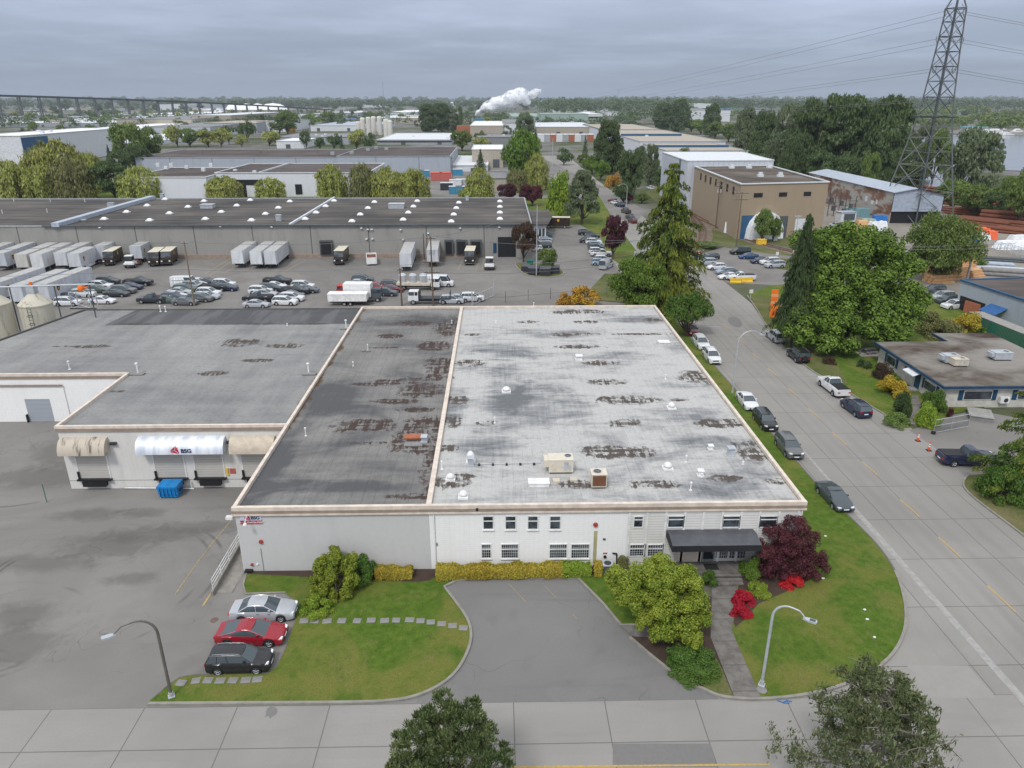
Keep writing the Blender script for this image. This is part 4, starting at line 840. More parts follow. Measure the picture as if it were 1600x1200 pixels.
# blue dumpster
x,y = P(269,772,-.9); r = empty('dumpster',(x,y,gz(x,y)),label='bright blue steel dumpster standing against the loading dock wall',cat='dumpster')
m = MB(); pts0 = [(-.9,-.75),(.9,-.75),(.9,.6),(-.9,.6)]; pts1 = [(-.95,-.9),(.95,-.9),(.95,.7),(-.95,.7)]
m.v += [(a,b,.12) for a,b in pts0] + [(a,b,1.3) for a,b in pts1]; m.f += [(0,3,2,1),(4,5,6,7),(0,1,5,4),(1,2,6,5),(2,3,7,6),(3,0,4,7)]; m.m += [0] * 6
for i in range(5): xx = -.75 + i * .37; m.box(xx - .03,-.97,.3,xx + .03,-.80,1.2)
m.box(-1.0,-.95,1.2,1.0,.75,1.3); m.box(-.97,-.86,.55,.97,-.80,.63)
m.build('bin_body',M_['blue_paint'],r)
MB().box(-.98,-.93,1.301,-.01,.73,1.37).box(.01,-.93,1.301,.98,.73,1.37).build('lid',M_['blue_paint'],r)
MB().box(.96,-.4,.6,1.1,.2,.75).box(-1.1,-.4,.6,-.96,.2,.75).build('lifting_lug',M_['dark_steel'],r)
w_ = MB()
for a in (-.75,.75):
 for b in (-.6,.45): w_.cyl((a - .04,b,.07),(a + .04,b,.07),.08,.08,10)
w_.build('caster',M_['rubber'],r)
# ================================================================ vehicles (front towards +X, standing on z = 0)
def lerp_prof(pr,x):
 for (a,za),(b,zb) in zip(pr[:-1],pr[1:]):
  if a <= x <= b: return za + (zb - za) * ((x - a) / (b - a) if b > a else 0)
 return pr[0][1] if x < pr[0][0] else pr[-1][1]
def wheel_parts(r,x,y,rad,w,detail,rim=True,m='rubber',spokes=5):
 s = 1 if y > 0 else -1
 t = MB().lathe([(rad * .62,-w / 2),(rad * .93,-w / 2),(rad,-w * .36),(rad,w * .36),(rad * .93,w / 2),(rad * .62,w / 2)],18 if detail else 12,mi=0,axis='y')
 if not detail: t.cyl((0,s * w * .38,0),(0,s * w * .46,0),rad * .62,rad * .6,10,1); t.cyl((0,-w * .3,0),(0,w * .3,0),rad * .62,rad * .62,10,1)
 o = t.build('wheel',[M_['rubber'],M_['steel']],r,smooth=False,loc=(x,y,rad))
 if detail:
  q = MB().cyl((0,-w * .42,0),(0,w * .2,0),rad * .62,rad * .62,18,1)
  for i in range(spokes):
   a = 2 * math.pi * i / spokes + .3
   q.bar((0,s * w * .36,0),(rad * .6 * math.cos(a),s * w * .43,rad * .6 * math.sin(a)),rad * .13,.03,0)
  q.lathe([(rad * .6,s * w * .40),(rad * .66,s * w * .47),(rad * .60,s * w * .49),(rad * .55,s * w * .42)],18,mi=0,axis='y')
  q.cyl((0,s * w * .3,0),(0,s * w * .48,0),rad * .14,rad * .12,8,0)
  q.build('rim',[M_['steel'],M_['dark_steel']],o)
 return o
CARS = {
#            L     W     H    top profile of the lower body (x as a share of L/2 from rear to front)                                        belt  cabin base rear/front, roof rear/front, wheels
'sedan': dict(L=4.75,W=1.80,H=1.45,top=[(-1,.66),(-.97,.90),(-.62,.98),(-.3,.96),(.38,.93),(.50,.93),(.9,.74),(.985,.62),(1,.5)],cab=(-.70,.46,-.40,.10),wx=(-.60,.60),wr=.32),
'coupe': dict(L=4.80,W=1.84,H=1.40,top=[(-1,.64),(-.96,.92),(-.62,.97),(-.3,.94),(.38,.90),(.52,.90),(.9,.70),(.985,.58),(1,.5)],cab=(-.82,.50,-.34,.08),wx=(-.60,.61),wr=.34),
'hatchback': dict(L=4.15,W=1.76,H=1.50,top=[(-1,.6),(-.97,.95),(-.6,1.0),(.36,.95),(.52,.95),(.9,.78),(.985,.64),(1,.5)],cab=(-.96,.50,-.80,.10),wx=(-.62,.62),wr=.32),
'suv': dict(L=4.60,W=1.86,H=1.68,top=[(-1,.62),(-.98,1.02),(-.6,1.08),(.36,1.04),(.50,1.04),(.9,.92),(.985,.78),(1,.6)],cab=(-.97,.50,-.82,.16),wx=(-.60,.60),wr=.36),
'boxy_suv': dict(L=4.55,W=1.92,H=1.85,top=[(-1,.62),(-.99,1.12),(-.6,1.16),(.36,1.16),(.46,1.16),(.93,1.08),(.99,.98),(1,.6)],cab=(-.98,.42,-.93,.28),wx=(-.58,.62),wr=.42),
'minivan': dict(L=5.0,W=1.95,H=1.78,top=[(-1,.62),(-.98,1.04),(-.6,1.06),(.5,1.02),(.66,1.0),(.93,.85),(.985,.72),(1,.5)],cab=(-.98,.68,-.88,.30),wx=(-.60,.62),wr=.34),
'van': dict(L=5.6,W=2.02,H=2.35,top=[(-1,.62),(-.99,1.20),(-.6,1.25),(.55,1.22),(.72,1.2),(.93,1.05),(.985,.9),(1,.5)],cab=(-.99,.74,-.97,.50),wx=(-.58,.66),wr=.36),
'pickup': dict(L=5.75,W=2.02,H=1.90,top=[(-1,.72),(-.99,1.22),(-.2,1.24),(.34,1.20),(.46,1.20),(.93,1.10),(.985,.95),(1,.6)],cab=(-.12,.46,-.06,.20),wx=(-.60,.64),wr=.40,bed=(-.96,-.15)),
}
def build_car(kind,detail=True,name=None,roofrack=False):
 c = CARS[kind]; L2,W2 = c['L'] / 2,c['W'] / 2; H = c['H']; wr = c['wr']
 r = empty(name or kind)
 top = [(a * L2,z) for a,z in c['top']]; wxs = [a * L2 for a in c['wx']]; ra = wr + .06
 xs = set(a for a,_ in top)
 N = 40 if detail else 16
 for i in range(N + 1): xs.add(-L2 + 2 * L2 * i / N)
 for wx in wxs:
  for d in ((-1,-.92,-.7,-.38,0,.38,.7,.92,1) if detail else (-1,-.7,0,.7,1)): xs.add(wx + d * ra)
 xs = sorted(x for x in xs if -L2 <= x <= L2); q = [xs[0]]
 for x in xs[1:]:
  if x - q[-1] > .02: q.append(x)
 xs = q; sill = .22 if kind not in ('pickup','boxy_suv') else .36
 rows = []
 for x in xs:
  t = abs(x) / L2; wf = 1 - .10 * max(0,(t - .55) / .45) ** 2.2 - (.07 if t > .985 else 0)
  w = W2 * wf; zt = lerp_prof(top,x); zb = sill + .10 * max(0,(t - .86) / .14); arch = 0
  for wx in wxs:
   d = abs(x - wx)
   if d < ra: zb = max(zb,wr + math.sqrt(max(0,ra * ra - d * d)) * .98); arch = 1
  zb = min(zb,zt - .08)
  z1 = zb + (zt - zb) * .35; z2 = zb + (zt - zb) * .78
  rows.append([(w * .965,zb),(w,z1),(w * .985,z2),(w * .90,zt),(w * .45,zt + .035),(0,zt + .045)])
 b = MB(); nr = len(rows[0])
 def pt(i,j,s): y,z = rows[i][j]; return (xs[i],y * s,z)
 for s in (1,-1):
  for i in range(len(xs) - 1):
   for j in range(nr - 1):
    b.face([pt(i,j,s),pt(i + 1,j,s),pt(i + 1,j + 1,s),pt(i,j + 1,s)])
  for i in (0,len(xs) - 1): b.face([pt(i,j,s) for j in range(nr)] + [(xs[i],0,rows[i][0][1])])
 # roof and pillars
 xb2,xb1,x2,x1 = [a * L2 for a in c['cab']]; wb,wt_ = W2 * .88,W2 * (.70 if kind not in ('van','boxy_suv','minivan') else .80)
 zb2,zb1 = lerp_prof(top,xb2) + .01,lerp_prof(top,xb1) + .01; zr = H
 g = MB(); ns = 5
 def gp(u,v,s):
  """u along the roof line 0..1, v 0 at belt 1 at roof edge"""
  xa = xb2 + (xb1 - xb2) * u; xt = x2 + (x1 - x2) * u
  zb_ = zb2 + (zb1 - zb2) * u; zt_ = zr - .055 - .06 * (2 * u - 1) ** 2 - (.05 if kind == 'coupe' and u < .4 else 0)
  return (xa + (xt - xa) * v,s * (wb + (wt_ - wb) * v ** 1.3),zb_ + (zt_ - zb_) * v)
 U = [i / ns for i in range(ns + 1)]; V = [0,.5,1]
 for s in (1,-1):
  for i in range(ns):
   for j in range(2): g.face([gp(U[i],V[j],s),gp(U[i + 1],V[j],s),gp(U[i + 1],V[j + 1],s),gp(U[i],V[j + 1],s)])
 for u in (0,1):
  for j in range(2):
   bow = .10 if u else -.06
   for k_ in range(4):
    f0,f1 = k_ / 4,(k_ + 1) / 4
    def wp(f,v): a = gp(u,v,1); y = a[1] * (1 - 2 * f); return (a[0] + bow * (1 - (2 * f - 1) ** 2),y,a[2])
    g.face([wp(f0,V[j]),wp(f1,V[j]),wp(f1,V[j + 1]),wp(f0,V[j + 1])])
 g.build('windows',M_['car_glass'],r,smooth=True)
 for i in range(ns):
  for k_ in range(4):
   def rp2(u,f):
    a = gp(u,1,1); y = a[1] * (1 - 2 * f) * 1.015; bow = (.10 if u == 1 else -.06 if u == 0 else 0) * (1 - (2 * f - 1) ** 2); return (a[0] + bow,y,a[2] + .012 + .05 * (1 - (2 * f - 1) ** 2))
   b.face([rp2(U[i],k_ / 4),rp2(U[i + 1],k_ / 4),rp2(U[i + 1],(k_ + 1) / 4),rp2(U[i],(k_ + 1) / 4)])
 for s in (1,-1):
  pw = .05
  for u in ((0,1) if kind != 'van' else (0,.12,.24,.36,.48,.6,1)):
   p = [gp(u,v,s) for v in (0,.5,1)]
   for a,c_ in zip(p[:-1],p[1:]): b.bar(a,c_,pw if kind != 'van' or u in (0,1) else .42,.045 if kind != 'van' else .03)
  for i in range(ns): b.bar(gp(U[i],1,s),gp(U[i + 1],1,s),.045)
  if kind not in ('coupe','van'):
   for u in ((.48,) if kind in ('sedan','pickup') else (.5,.24)):
    p = [tuple(a * (1 if i_ != 1 else 1.008) for i_,a in enumerate(gp(u,v,s))) for v in (0,.5,1)]
    for a,c_ in zip(p[:-1],p[1:]): b.bar(a,c_,.035)
 if kind == 'van':
  for s in (1,-1): b.face([tuple(a * (1 if i_ != 1 else 1.01) for i_,a in enumerate(gp(u,v,s))) for u,v in ((0,0),(.66,0),(.66,1),(0,1))])
 body = b.build('body',M_['car_paint'],r,smooth=True)
 un = MB().box(-L2 + .12,-W2 * .86,sill - .02,L2 - .12,W2 * .86,sill + .12)
 for wx in wxs: un.box(wx - ra * .98,-W2 * .86,sill,wx + ra * .98,W2 * .86,wr + ra * .8)
 un.build('underbody',M_['black'],r)
 wd = .22 if kind != 'pickup' else .27
 for wx in wxs:
  for s in (1,-1): wheel_parts(r,wx,s * (W2 - wd / 2 - .01),wr,wd,detail)
 if 'bed' in c:
  a,d = [v * L2 for v in c['bed']]; zz_ = lerp_prof(top,(a + d) / 2)
  MB().box(a + .05,-W2 * .80,zz_ + .03,d - .05,W2 * .80,zz_ + .075).build('bed_cover',M_['black'],r)
 if kind == 'boxy_suv' and detail: MB().cyl((-L2 - .22,0,1.0),(-L2 - .01,0,1.0),.38,.38,18).build('spare_wheel',M_['rubber'],r)
 if detail:
  zh = c['top'][-3][1] - .04; zt = .80 if kind in ('sedan','coupe','hatchback') else .92
  for s in (1,-1):
   MB().prism([(L2 * .90,s * W2 * .90),(L2 * .985,s * W2 * .78),(L2 * .99,s * W2 * .52),(L2 * .955,s * W2 * .50),(L2 * .88,s * W2 * .80)],zh - .13,zh + .02,bottom=True).build('headlight',M_['lamp_clear'],r)
   MB().box(-L2 - .012,s * W2 * .55 if s > 0 else -W2 * .86,zt - .12,-L2 + .18,s * W2 * .86 if s > 0 else -W2 * .55,zt + .04).build('taillight',M_['lamp_red'],r)
   a = gp(.86,.12,s); MB().box(a[0] - .06,a[1] + s * .02 - .09,a[2] - .02,a[0] + .1,a[1] + s * .1 + .09,a[2] + .13).build('mirror',M_['car_paint'],r)
  MB().box(L2 * .985,-W2 * .45,zh - .28,L2 + .01,W2 * .45,zh - .12).box(L2 * .985,-W2 * .6,sill + .06,L2 + .005,W2 * .6,sill + .18).build('grille',M_['black'],r)
  MB().box(-L2 - .02,-.26,.62,-L2 - .005,.26,.74).build('number_plate',M_['plate'],r); MB().box(L2 + .012,-.26,.42,L2 + .028,.26,.54).build('number_plate',M_['plate'],r)
  for s in (1,-1):
   h = MB()
   for x in (-.12 * L2,.22 * L2): h.box(x,s * W2 * .99 - .015,lerp_prof(top,x) - .16,x + .18,s * W2 * .99 + .02,lerp_prof(top,x) - .13)
   h.build('door_handle',M_['dark_steel'],r)
  if kind in ('suv','boxy_suv','minivan') or roofrack:
   for s in (1,-1): p = [gp(u,1,s) for u in (.08,.4,.75,.95)]; MB().tube([(x,y * .93,z + .10) for x,y,z in p],.018,6).build('roof_rail',M_['steel'],r)
 return r
PROTO = {}
def proto(kind,detail):
 k = (kind,detail)
 if k not in PROTO: PROTO[k] = build_car(kind,detail,kind.replace('hatchback','car').replace('coupe','car').replace('sedan','car')); return PROTO[k],True
 return PROTO[k],False
COL = dict(white=(.70,.71,.72),black=(.012,.013,.016),silver=(.42,.44,.47),grey=(.12,.125,.13),dark=(.028,.032,.04),red=(.30,.008,.02),navy=(.015,.022,.06),blue=(.02,.07,.19),green=(.07,.11,.09),lightblue=(.28,.36,.46),darkred=(.14,.01,.015),beige=(.40,.36,.28),brown=(.08,.05,.04),orange=(.6,.12,.02),slate=(.055,.07,.08))
def car(kind,px,py,hd,color,label=None,zone=None,detail=False,group=None,noun=None,xy=None,sc=1.0,cat='car'):
 p,first = proto(kind,detail)
 o = p if first else copy_tree(p)
 x,y = xy or P(px,py); o.location = (x,y,gz(x,y) + .01); o.rotation_euler = (0,0,R(hd)); o.scale = (sc,) * 3
 paint(o,COL[color])
 for k_ in ('label','category','group'):
  if k_ in o: del o[k_]
 cat = {'pickup': 'pickup truck','van': 'van','minivan': 'van'}.get(kind,'car')
 cn = {'dark': 'dark','navy': 'dark blue','lightblue': 'pale blue','darkred': 'dark red','slate': 'slate grey','grey': 'dark grey','green': 'grey-green'}.get(color,color)
 kn = {'sedan': 'sedan','coupe': 'coupe','suv': 'SUV','boxy_suv': 'boxy off-roader','pickup': 'pickup','van': 'panel van'}.get(kind,kind)
 if label: tag(o,label,cat,group)
 else: auto(o,px,'%s %s' % (cn,kn),zone,cat,group)
 return o
car('sedan',414,962,1,'silver','silver sedan parked nose-in at the lawn, beside the red car',detail=True)
car('coupe',395,999,-1,'red','glossy red fastback car parked between the silver sedan and the black SUV',detail=True)
car('suv',377,1042,1,'black','small black SUV with alloy wheels parked nearest the stepping stones',detail=True,sc=.92)
g_ = 'cars parked along the kerb'
car('sedan',1097,526,-91,'darkred','dark red sedan under the small kerbside tree',detail=True,group=g_,xy=(31.9,114.8))
car('suv',1111,541,-90,'white','white SUV parked just behind the dark red sedan under the tree',detail=True,group=g_,xy=(31.6,107.6))
car('suv',1128,560,-90,'white','white SUV at the front end of the far kerbside group, behind the street lamp',detail=True,group=g_,xy=(31.5,101.2))
car('sedan',1190,634,-91,'white','white sedan parked at the kerb by the long grass verge',detail=True,group=g_,xy=(31.35,84.3))
car('suv',1217,664,-90,'black','black wagon parked at the kerb between the white sedan and the grey SUV',detail=True,group=g_,xy=(31.5,78.2),sc=.98)
car('suv',1252,703,-90,'grey','grey SUV with dark sunroof parked at the kerb behind the black wagon',detail=True,group=g_,xy=(31.7,71.2))
car('coupe',1316,782,-87,'slate','slate grey sedan parked alone at the kerb nearest the warehouse corner',detail=True,group=g_,xy=(32.1,60.6))
car('suv',1211,531,92,'silver','silver SUV parked at the east kerb facing away, near the big tree',detail=True,group=g_)
car('boxy_suv',1246,562,92,'black','black boxy off-roader with spare wheel on its tail door',detail=True,group=g_)
car('pickup',1301,611,93,'white','white crew cab pickup with black bed cover at the east kerb',detail=True,group=g_)
car('suv',1336,644,95,'navy','dark navy SUV parked right behind the white pickup',detail=True,group=g_)
car('pickup',1508,724,-3,'navy','dark navy pickup parked in the driveway beside the two traffic cones',detail=True)
# corner car park beyond the junction
z_ = 'in the corner car park beyond the junction'; g_ = 'cars in the corner car park'
for k_,px,py,h,c in (('suv',1090,408,185,'black'),('hatchback',1110,405,185,'dark'),('suv',1103,414,184,'silver'),('hatchback',1119,421,186,'white'),('hatchback',1133,428,187,'lightblue'),('sedan',1142,431,188,'dark'),('sedan',1139,436,187,'white'),('pickup',1158,438,180,'white'),
 ('minivan',1156,397,186,'black'),('sedan',1169,404,185,'blue'),('sedan',1188,411,187,'navy'),('suv',1202,413,187,'white'),('suv',1210,418,188,'silver')):
 car(k_,px,py,h,c,zone=z_,group=g_)
# row by the long warehouse's east end
z_ = 'in the east row beside the warehouse end'; g_ = 'cars in the east row'
for k_,px,py,h,c in (('suv',915,367,5,'black'),('suv',925,372,4,'dark'),('sedan',921,376,4,'grey'),('sedan',918,379,4,'dark'),('suv',927,381,3,'white'),('hatchback',932,385,3,'lightblue'),('suv',931,390,2,'slate'),('suv',933,396,0,'white'),('pickup',939,400,0,'white'),('suv',942,409,0,'white'),('suv',938,414,-4,'lightblue'),('van',947,419,60,'silver')):
 car(k_,px,py,h,c,zone=z_,group=g_,sc=.93)
z_ = 'in the short column under the warehouse corner tree'; g_ = 'cars by the warehouse corner'
for k_,px,py,h,c in (('suv',850,372,182,'green'),('sedan',850,377,181,'lightblue'),('suv',849,381,180,'silver'),('suv',849,387,180,'dark'),('hatchback',836,392,180,'white')): car(k_,px,py,h,c,zone=z_,group=g_,sc=.95)
z_ = 'parked along the side road past the copper maple'; g_ = 'cars along the far side road'
for k_,px,py,h,c in (('hatchback',957,316,120,'darkred'),('sedan',961,319,120,'white'),('suv',968,323,115,'navy'),('pickup',978,333,100,'brown'),('suv',984,342,100,'dark'),('suv',988,348,100,'darkred'),('sedan',1003,312,90,'white'),('van',1067,340,100,'white'),('suv',1016,296,100,'white')): car(k_,px,py,h,c,zone=z_,group=g_)
# the employees' car park in the truck yard
z_ = 'in the left cluster of the truck yard car park'; g_ = 'cars in the left cluster'
for k_,px,py,h,c in (('suv',170,444,2,'dark'),('suv',158,451,0,'white'),('sedan',205,452,-2,'navy'),('pickup',217,446,0,'black'),('sedan',154,457,0,'green'),('suv',195,458,-2,'grey'),('suv',131,464,0,'white'),('sedan',183,463,-2,'dark'),('sedan',161,474,-2,'white'),('suv',107,477,2,'white'),('hatchback',108,469,0,'navy')): car(k_,px,py,h,c,zone=z_,group=g_)
z_ = 'in the middle cluster of the truck yard car park'; g_ = 'cars in the middle cluster'
for k_,px,py,h,c in (('van',291,449,0,'white'),('sedan',311,445,-4,'white'),('suv',351,448,-6,'white'),('sedan',326,445,-4,'dark'),('suv',304,451,-4,'silver'),('pickup',336,454,-5,'black'),('hatchback',356,454,-6,'navy'),('suv',290,456,0,'green'),('sedan',282,460,-2,'silver'),('sedan',273,466,-2,'white'),('suv',327,462,-5,'white'),('sedan',325,467,-5,'silver'),('suv',314,471,-4,'grey'),('sedan',262,473,0,'green'),('suv',272,470,-2,'navy'),('sedan',290,476,-3,'grey')): car(k_,px,py,h,c,zone=z_,group=g_)
car('pickup',240,473,178,'dark','dark pickup with pale tonneau just west of the leaning utility pole',group=g_)
z_ = 'in the right cluster of the truck yard car park'; g_ = 'cars in the right cluster'
for k_,px,py,h,c in (('pickup',434,444,-4,'black'),('sedan',430,451,-4,'white'),('suv',474,451,-4,'white'),('suv',423,455,-4,'dark'),('pickup',462,459,-6,'dark'),('suv',408,459,-4,'white'),('sedan',415,463,-4,'silver'),('pickup',404,471,176,'black'),('sedan',457,465,-5,'grey'),('suv',457,470,-5,'white'),('suv',446,476,-5,'white'),('sedan',480,457,-4,'slate'),('sedan',401,480,0,'silver')): car(k_,px,py,h,c,zone=z_,group=g_)
z_ = 'among the work trucks beside the twin utility poles'; g_ = 'vehicles beside the utility poles'
for k_,px,py,h,c in (('sedan',561,447,0,'silver'),('suv',567,441,0,'slate'),('sedan',588,452,-6,'red'),('suv',612,450,-4,'dark'),('sedan',612,456,-5,'darkred'),('suv',603,462,-6,'slate'),('sedan',550,455,0,'white'),('van',688,447,-4,'white'),('suv',706,474,0,'silver'),('suv',738,470,0,'white'),('sedan',716,471,0,'silver')): car(k_,px,py,h,c,zone=z_,group=g_)
z_ = 'parked behind the blue-grey shed east of the big tree'; g_ = 'cars behind the shed'
for k_,px,py,h,c in (('suv',1458,457,190,'grey'),('sedan',1464,463,190,'dark'),('suv',1472,468,190,'silver'),('suv',1480,474,190,'slate'),('suv',1490,482,190,'white')): car(k_,px,py,h,c,zone=z_,group=g_)
car('pickup',1307,357,100,'white','white pickup parked in the salvage yard by the rusty shed')
# ---- trucks and trailers
def wheels_row(r,xs,W2,rad=.5,w=.28):
 for x in xs:
  for s in (1,-1): wheel_parts(r,x,s * (W2 - w / 2 - .02),rad,w,False)
def trailer(L=14.6,W=2.6,Hb=1.15,Ht=4.05,badge=True,skirt=True,name='semi_trailer',tail=True):
 """nose at +X"""
 r = empty(name); W2 = W / 2
 b = MB().box(0,-W2,Hb,L,W2,Ht)
 n = int(L / 1.2)
 for i in range(1,n): x = L * i / n; b.box(x - .015,-W2 - .012,Hb + .1,x + .015,-W2 - .001,Ht - .1).box(x - .015,W2 + .001,Hb + .1,x + .015,W2 + .012,Ht - .1)
 b.box(-.02,-W2 - .03,Hb - .1,L + .02,-W2 + .1,Hb - .001).box(-.02,W2 - .1,Hb - .1,L + .02,W2 + .03,Hb - .001)
 b.build('box_body',M_['box_paint'],r)
 MB().box(.02,-W2 + .02,Ht + .001,L - .02,W2 - .02,Ht + .03).build('roof',M_['trailer_roof'],r)
 MB().box(.3,-W2 + .5,.7,L - .3,W2 - .5,Hb - .001).build('chassis',M_['black'],r)
 wheels_row(r,(1.3,2.6),W2)
 for s in (1,-1): MB().box(L - 3.1,s * .9 - .08,.03,L - 2.95,s * .9 + .08,Hb - .1).build('landing_leg',M_['steel'],r)
 if skirt:
  for s in (1,-1): MB().box(3.6,s * (W2 - .05) - .02,.38,L - 3.4,s * (W2 - .05) + .02,Hb - .101).build('side_skirt',M_['white_far'],r)
 for y in (-.62,.62): MB().box(L + .001,y - .55,Hb + .1,L + .03,y + .55,Ht - .1).build('front_panel',M_['box_paint'],r)
 if badge:
  for s in (1,-1):
   q = MB(); x,z = L - 3.0,2.7; y = s * (W2 + .014)
   sh = [(-.5,.55),(.5,.55),(.52,0),(.3,-.45),(0,-.68),(-.3,-.45),(-.52,0)]
   q.face([(x + a,y,z + c) for a,c in sh])
   q.face([(x + a * .82,y + s * .006,z + c * .82 - .06) for a,c in sh],1)
   q.build('shield_badge',[M_['gold'],M_['brown_body']],r)
   text('ups',.42,(x,y + s * .014,z - .08),'gold',r,rot=(R(90),0,0 if s < 0 else R(180)),depth=.004,bold=.01)
 paint(r,(.58,.60,.63)); return r
def stepvan():
 r = empty('delivery_van'); W2 = 1.15; L2 = 3.7
 b = MB().box(-L2,-W2,.75,L2 - 1.25,W2,3.15)
 pr_ = [(L2 - 1.25,.75),(L2 - .05,.75),(L2,1.55),(L2 - .75,1.75),(L2 - 1.25,3.15)]
 k0 = len(b.v); b.v += [(x,-W2,z) for x,z in pr_] + [(x,W2,z) for x,z in pr_]
 b.f += [tuple(k0 + i for i in range(5)),tuple(k0 + 9 - i for i in range(5))] + [(k0 + i,k0 + 5 + i,k0 + 5 + (i + 1) % 5,k0 + (i + 1) % 5) for i in range(5)]; b.m += [0] * 7
 b.build('body',M_['brown_body'],r)
 MB().box(-L2 - .02,-W2 - .02,3.151,L2 - 1.2,W2 + .02,3.25).build('roof',M_['cream_roof'],r)
 w = MB(); a = Vector((L2 - .72,0,1.85)); c = Vector((L2 - 1.22,0,3.05)); n = Vector((.35,0,.12)).normalized() * .02
 w.face([(a.x + n.x,-W2 * .93,a.z + n.z),(a.x + n.x,W2 * .93,a.z + n.z),(c.x + n.x,W2 * .93,c.z + n.z),(c.x + n.x,-W2 * .93,c.z + n.z)])
 w.build('windscreen',M_['win_glass'],r)
 for s in (1,-1): MB().box(L2 - 2.1,s * (W2 + .008) - .006,1.9,L2 - 1.35,s * (W2 + .008) + .006,2.9).build('side_window',M_['glass'],r)
 for s in (1,-1): MB().box(L2 - .02,s * .85 - .18,1.05,L2 + .03,s * .85 + .18,1.35).build('headlight',M_['lamp_clear'],r)
 MB().box(L2 - .1,-W2,.55,L2 + .12,W2,.82).build('bumper',M_['dark_steel'],r)
 for s in (1,-1):
  q = MB(); x,z = -.2,2.35; y = s * (W2 + .008); sh = [(-.33,.36),(.33,.36),(.34,0),(.2,-.3),(0,-.45),(-.2,-.3),(-.34,0)]; q.face([(x + a_,y,z + c_) for a_,c_ in sh]).build('shield_badge',M_['gold'],r)
 wheels_row(r,(-2.2,2.5),W2,.44,.26); return r
def flat_cab(r,x0,L=1.9,W=2.2,H=2.6,m='box_paint'):
 W2 = W / 2
 MB().prism([(x0,-W2),(x0 + L,-W2),(x0 + L,W2),(x0,W2)],.75,1.75,bottom=True).prism([(x0,-W2 * .97),(x0 + L * .92,-W2 * .97),(x0 + L * .92,W2 * .97),(x0,W2 * .97)],2.45,H,bottom=True).box(x0,-W2 * .97,1.751,x0 + .12,W2 * .97,2.449).box(x0 + .65,-W2 * .985,1.751,x0 + .75,W2 * .985,2.449).build('cab',M_[m],r)
 MB().box(x0 + .13,-W2 * .95,1.751,x0 + L * .93,W2 * .95,2.449).build('cab_windows',M_['win_glass'],r)
 MB().box(x0 + L + .001,-W2 * .7,.8,x0 + L + .03,W2 * .7,1.3).build('grille',M_['black'],r)
 for s in (1,-1): MB().box(x0 + L + .001,s * W2 * .82 - .13,.85,x0 + L + .05,s * W2 * .82 + .13,1.08).build('headlight',M_['lamp_clear'],r)
def yardtractor():
 r = empty('yard_tractor'); MB().box(-2.6,-.5,.6,2.4,.5,.95).box(-2.5,-1.15,.55,-.9,1.15,.7).build('chassis',M_['rust'],r)
 W2 = .85; MB().box(.4,-1.1,.75,2.6,1.1,1.25).box(.9,-W2,2.7,2.25,W2,2.85).box(.9,-W2,1.251,1.0,W2,2.699).box(2.15,-W2,1.251,2.25,W2,1.6).box(.9,-W2,1.251,2.14,-W2 + .08,1.7).box(.9,W2 - .08,1.251,2.14,W2,1.7).build('cab',M_['white_paint'],r)
 MB().box(1.01,-W2 + .02,1.701,2.2,W2 - .02,2.699).build('cab_windows',M_['win_glass'],r); MB().box(2.6,-1.1,.5,2.75,1.1,.85).build('bumper',M_['navy_b'] if 'navy_b' in M_ else M_['dark_steel'],r)
 wheels_row(r,(-1.7,1.7),1.2,.5,.3); return r
def place(r,px,py,hd=90,xy=None,z=.01):
 x,y = xy or P(px,py); r.location = (x,y,z); r.rotation_euler = (0,0,R(hd)); return r
T0 = trailer(); TN = trailer(badge=False,skirt=False); first = {0: True,1: True}
def use(key,protos={}):
 p = {'t': T0,'n': TN,'s': SV,'y': YT}[key]
 if key not in protos: protos[key] = 1; return p
 return copy_tree(p)
SV = stepvan(); YT = yardtractor()
gt = 'semi trailers backed up to the long warehouse'
YWALL = 177.5
def trl(px,py,key='t',rear=None,hd=-90,label=None,col=None,sx=1,ang=None):
 """px, py: bottom centre of the end facing the camera"""
 r = use(key); x,y = P(px,py,1.15); L = 14.6 * sx
 r.scale = (sx,1,1); a = R(hd if ang is None else ang); r.rotation_euler = (0,0,a)
 r.location = (x - math.cos(a) * L,y - math.sin(a) * L,.01)
 if col: paint(r,col)
 if label: tag(r,label,'trailer',gt)
 else: auto(r,px,'plain white trailer' if key == 'n' else 'grey trailer with gold badge','along the long warehouse wall','trailer',gt)
 return r
for px,py,k_,c,s in ((-28,414,'t',None,1),(2,416,'t',(.5,.53,.58),1),(36,418,'n',(.55,.54,.5),1),(60,418,'n',(.66,.67,.68),1.0),(97,415,'t',None,1),(118,417,'t',None,.62),(156,405,'t',(.5,.53,.58),.62),(214,404,'t',(.5,.53,.58),.62),(372,412,'n',(.68,.71,.74),1),(401,413,'n',(.68,.71,.74),1),(423,413,'n',(.60,.62,.66),1),(634,417,'n',(.60,.62,.66),1),(676,410,'n',(.55,.57,.60),.9)): trl(px,py,k_,col=c,sx=s,ang=-86 if px < 300 else -88)
gs = 'dark brown delivery vans with cream roofs'
for px,py,h,lb in ((178,411,-82,'dark brown delivery van between the left trailers, beside the white yard tractor'),(247,412,-80,'dark brown delivery van just right of the white yard tractor'),(266,411,-80,'dark brown delivery van nearest the leaning utility pole'),(534,410,-90,'dark brown delivery van alone left of the white skip'),(735,410,-92,'dark brown delivery van backed into a dock near the right yard tractor')):
 r = use('s'); place(r,px,py,h); tag(r,lb,'delivery van',gs)
r = copy_tree(SV); place(r,871,356,174); tag(r,'dark brown delivery van turning by the small white office at the warehouse end','delivery van',gs)
r = use('y'); place(r,209,416,-86); tag(r,'white yard tractor hitched to a trailer between brown vans','yard tractor','yard tractors')
